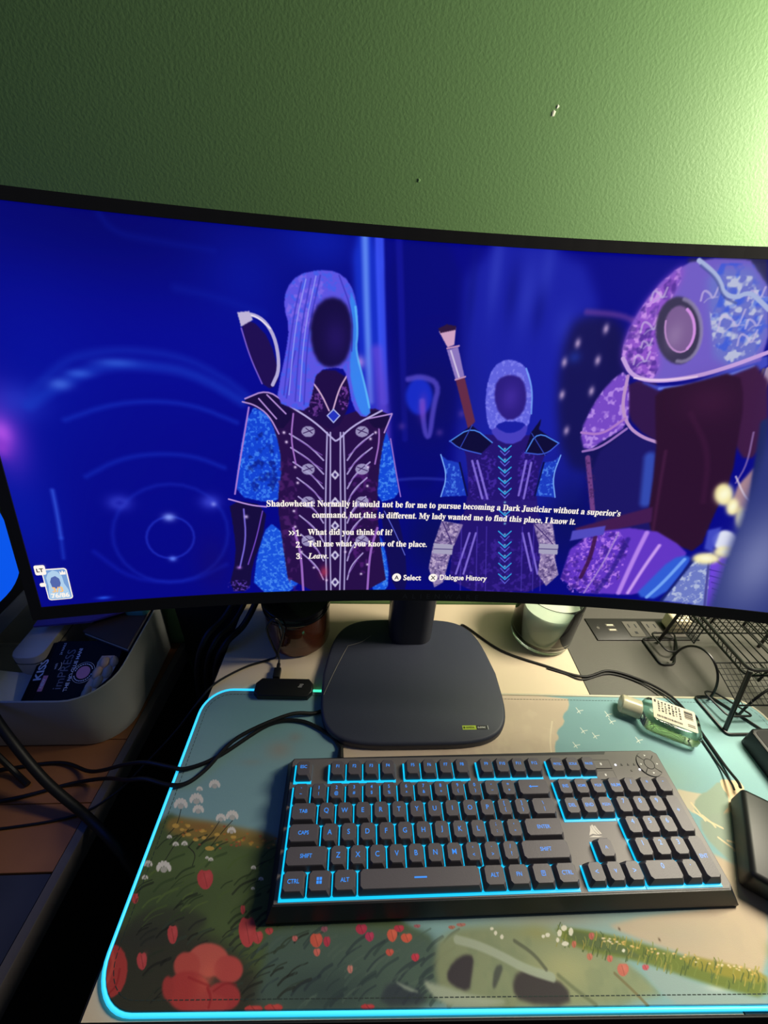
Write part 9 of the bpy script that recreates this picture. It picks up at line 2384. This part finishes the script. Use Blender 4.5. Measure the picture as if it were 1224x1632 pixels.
S(prism('cabinet_body', [(-0.80, -0.24), (strip_x(-0.24) - 0.006, -0.24), (strip_x(0.385) - 0.006, 0.385), (-0.80, 0.385)], -0.72, TZ - 0.021, M_wood_dark))

bn = thing('storage_bin', 'grey open-topped plastic bin with rounded corners, on the side table', 'bin', (-0.36, 0.295, TZ))
def bin_ring(x0, x1, y0, y1, r):
    out_ = []
    for cx, cy, a0, q in ((x1 - r, y0 + r, -90, r), (x1 - r * 0.25, y1 - r * 0.25, 0, r * 0.25), (x0 + r * 0.25, y1 - r * 0.25, 90, r * 0.25), (x0 + r, y0 + r, 180, r)):
        for i in range(9):
            a = math.radians(a0 + 90 * i / 8)
            out_.append((cx + q * math.cos(a), cy + q * math.sin(a)))
    return out_
bm = bmesh.new()
rings = []
for (g, z) in ((0.006, TZ + 0.0004), (0.004, TZ + 0.004), (0.0, 0.0130), (0.0012, 0.0145), (0.0026, 0.0130), (0.0065, TZ + 0.004)):
    pts = bin_ring(-0.580 + g, -0.2645 - g, 0.1990 + g, 0.3925 - g, 0.058 - g)
    rings.append([bm.verts.new((x, y, z)) for x, y in pts])
n = len(rings[0])
for a, b in zip(rings[:-1], rings[1:]):
    for i in range(n):
        bm.faces.new((a[i], a[(i + 1) % n], b[(i + 1) % n], b[i]))
bm.faces.new(list(reversed(rings[0])))
bm.faces.new(rings[-1])
place(bm_obj('shell', bm, M_bin, smooth=True), bn)
side_mon = thing('side_monitor', 'screen glowing blue at the far left, turned sideways behind the grey bin', 'monitor', (-0.475, 0.30, TZ))
def prism_x(name, pts, x0, x1, m, parent, bevel=0.0):
    M = Matrix(((0, 0, 1, 0), (1, 0, 0, 0), (0, 1, 0, 0), (0, 0, 0, 1)))
    return place(prism(name, pts, x0, x1, m, None, bevel=bevel, M=M), parent)
prism_x('housing', rrect(0.02, 0.391, 0.056, 0.46, 0.006, 4), -0.478, -0.4510, M_black, side_mon, 0.002)
prism_x('panel', rrect(0.045, 0.386, 0.074, 0.445, 0.055, 8), -0.4515, -0.4502, M_bluescreen, side_mon)
prism_x('chin', rrect(0.02, 0.391, 0.034, 0.0575, 0.003, 3), -0.476, -0.4490, M_chin, side_mon, 0.001)
place(box('stand', -0.640, -0.590, 0.16, 0.30, TZ + 0.0004, TZ + 0.012, M_black, bevel=0.003), side_mon)
place(box('neck', -0.622, -0.604, 0.21, 0.25, TZ + 0.010, 0.200, M_black, bevel=0.003), side_mon)
place(box('neck_arm', -0.622, -0.476, 0.21, 0.25, 0.180, 0.220, M_black, bevel=0.003), side_mon)

A0 = Vector((-0.38369, 0.22340, -0.0220))
EX, D1, NN = Vector((0.99958, 0.02872, 0.00396)), Vector((-0.02848, 0.94729, 0.31911)), Vector((0.00542, -0.31909, 0.94771))
BM_ = Matrix.Translation(A0) @ Matrix((EX, D1, NN)).transposed().to_4x4()
nb = thing('nail_box', 'black press-on nail box with white and pink lettering, leaning in the grey bin', 'box', A0)
MT = Matrix.Rotation(math.pi / 2, 4, 'Z')
place(prism('carton', [(0.0, -0.012), (0.062, -0.012), (0.096, 0.030), (0.100, 0.086), (0.0, 0.086)], -0.026, 0.0, M_boxblk, bevel=0.0008, seg=1, M=BM_), nb)
bm = bmesh.new()
v = [(0.0, -0.010, -0.0002), (0.0, 0.0845, -0.0002), (-0.0175, 0.083, -0.0042), (-0.0175, -0.006, -0.0042), (0.0, -0.010, -0.024), (0.0, 0.0845, -0.024), (-0.0175, 0.083, -0.020), (-0.0175, -0.006, -0.020)]
vv = [bm.verts.new(BM_ @ Vector(p)) for p in v]
for q in ((0, 1, 2, 3), (7, 6, 5, 4), (3, 2, 6, 7), (1, 5, 6, 2), (0, 3, 7, 4), (0, 4, 5, 1)):
    bm.faces.new([vv[i] for i in q])
sp = place(bm_obj('side_panel', bm, M_boxblk), nb)
def print_on(s, x, y, w, m, bold=0.01, z=0.0002, sh=0.0, M0=Matrix()):
    bm = xform(text_bm(s, width=w, bold=bold, shear=sh), BM_ @ Matrix.Translation((x, y, z)) @ M0 @ MT)
    return place(bm_obj('lettering', bm, m), nb)
tilt = Matrix.Rotation(math.radians(-13), 4, 'Y')
print_on('KISS', -0.0065, 0.044, 0.030, M_white_print, 0.03, -0.0011, M0=tilt)
print_on('imPRESS', 0.0262, 0.044, 0.057, M_grey_print, 0.0)
print_on('THE NO GLUE MANI', 0.0385, 0.043, 0.062, M_white_print, 0.02)
print_on('with', 0.0125, 0.0480, 0.0085, M_white_print, 0.0)
print_on('24 NAILS', 0.0125, 0.0740, 0.018, M_white_print, 0.0)
place(box('pink_tab', 0.0015, 0.0078, 0.0130, 0.0350, 0.0, 0.0003, M_pink, M=BM_), nb)
print_on('NEW', 0.0047, 0.0240, 0.0130, M_white_print, 0.02, 0.0005)
bm = bmesh.new()
add_tube(bm, [BM_ @ Vector((0.0170 + 0.0030 * math.sin(a), 0.0480 + 0.0058 * math.cos(a), 0.0002)) for a in [math.pi * (0.1 + 0.8 * i / 10) for i in range(11)]], 0.0004, 5)
place(bm_obj('smile_mark', bm, M_white_print), nb)
for r, z, m_ in ((0.0150, 0.0003, M_boxblk), (0.0092, 0.0005, M_pink)):
    bm = bmesh.new()
    bmesh.ops.create_circle(bm, cap_ends=True, segments=28, radius=r, matrix=BM_ @ Matrix.Translation((0.0545, 0.038, z)))
    seal = place(bm_obj('seal', bm, m_), nb)
bm = bmesh.new()
add_tube(bm, [BM_ @ Vector((0.0545 + 0.0150 * math.cos(2 * math.pi * i / 28), 0.038 + 0.0150 * math.sin(2 * math.pi * i / 28), 0.0003)) for i in range(28)], 0.0003, 5, closed=True)
rnd = random.Random(9)
for i in range(26):
    if i in (0, 1, 13, 14):
        continue
    a = 2 * math.pi * i / 26
    add_box(bm, -0.0007, 0.0007, -0.0010, 0.0010, 0, 0.0001, M=BM_ @ Matrix.Translation((0.0545, 0.038, 0.0005)) @ Matrix.Rotation(a, 4, 'Z') @ Matrix.Translation((0.0121, 0, 0)))
place(bm_obj('seal_print', bm, M_white_print), nb)
for i, (x, y, rx, ry) in enumerate(((0.069, 0.010, 0.0060, 0.009), (0.079, 0.024, 0.0065, 0.0095), (0.074, 0.037, 0.0070, 0.010), (0.088, 0.038, 0.0065, 0.010), (0.079, 0.052, 0.0075, 0.0085), (0.092, 0.053, 0.0060, 0.0085))):
    bm = bmesh.new()
    bmesh.ops.create_uvsphere(bm, u_segments=14, v_segments=8, radius=1.0, matrix=BM_ @ Matrix.Translation((x, y, 0.0)) @ Matrix.Rotation(-0.25 + 0.1 * i, 4, 'Z') @ Matrix.Diagonal((rx, ry, 0.0042, 1)))
    place(bm_obj('nail', bm, M_nail, smooth=True), nb)
bm = bmesh.new()
pts = [(0.062, -0.005), (0.072, 0.003), (0.094, 0.032), (0.0985, 0.054), (0.090, 0.062), (0.072, 0.062), (0.069, 0.052), (0.0705, 0.038), (0.064, 0.020)]
bm.faces.new([bm.verts.new(BM_ @ Vector((x, y, 0.0002))) for x, y in pts])
place(bm_obj('nail_window', bm, M_nail), nb)

cb = thing('cream_case', 'cream rounded plastic case at the left end of the grey bin', 'case', (-0.41, 0.33, -0.09))
place(prism('body', rrect(-0.438, -0.392, 0.272, 0.372, 0.016, 5), -0.0955, 0.0080, M_cream, bevel=0.003, seg=2), cb)
place(prism('lid_line', rrect(-0.4385, -0.3915, 0.2715, 0.3725, 0.016, 5), -0.006, -0.0045, M_socket), cb)
bk = thing('book', 'dark covered book with cream page edges, at the back of the grey bin', 'book', (-0.31, 0.33, 0.0))
bo = [(-0.3540, 0.3170), (-0.2735, 0.2850), (-0.2740, 0.372), (-0.334, 0.378)]
def ins(pts, g):
    cx, cy = sum(p[0] for p in pts) / 4, sum(p[1] for p in pts) / 4
    return [(x + (cx - x) * g, y + (cy - y) * g) for x, y in pts]
place(prism('pages', ins(bo, 0.03), 0.0062, 0.0118, M_page), bk)
place(prism('cover', bo, 0.0118, 0.0138, M_cover), bk)
place(prism('cover', bo, 0.0045, 0.0062, M_cover), bk)
place(box('book_block', -0.335, -0.285, 0.325, 0.368, -0.0955, 0.0045, M_blackm), bk)
pf = thing('purple_folder', 'purple folder lying behind the cream case, under the monitor corner', 'folder', (-0.36, 0.36, 0.02))
place(prism('cover', [(-0.4200, 0.3150), (-0.3440, 0.3250), (-0.3000, 0.3480), (-0.3100, 0.3850), (-0.4250, 0.3850)], 0.0240, 0.0275, M_purple), pf)
tp = thing('teal_pouch', 'small teal pouch behind the book, at the back of the grey bin', 'pouch', (-0.29, 0.37, 0.02))
place(prism('fabric', rrect(-0.3080, -0.2720, 0.3500, 0.3850, 0.008, 4), 0.0139, 0.0230, M_teal, bevel=0.003, seg=2), tp)

ps = thing('paper_sheet', 'white glossy sheet catching blue light at the front left of the grey bin', 'paper', (-0.43, 0.24, -0.02))
place(box('page', -0.045, 0.045, -0.030, 0.030, -0.0006, 0.0, mat('white_paper', (236, 238, 240), rough=0.3), M=Matrix.Translation((-0.447, 0.241, -0.020)) @ Matrix.Rotation(0.35, 4, 'Y') @ Matrix.Rotation(0.1, 4, 'Z')), ps)
place(box('stiff_back', -0.045, 0.045, -0.030, 0.030, -0.0020, -0.0006, M_cream, M=Matrix.Translation((-0.447, 0.241, -0.020)) @ Matrix.Rotation(0.35, 4, 'Y') @ Matrix.Rotation(0.1, 4, 'Z')), ps)
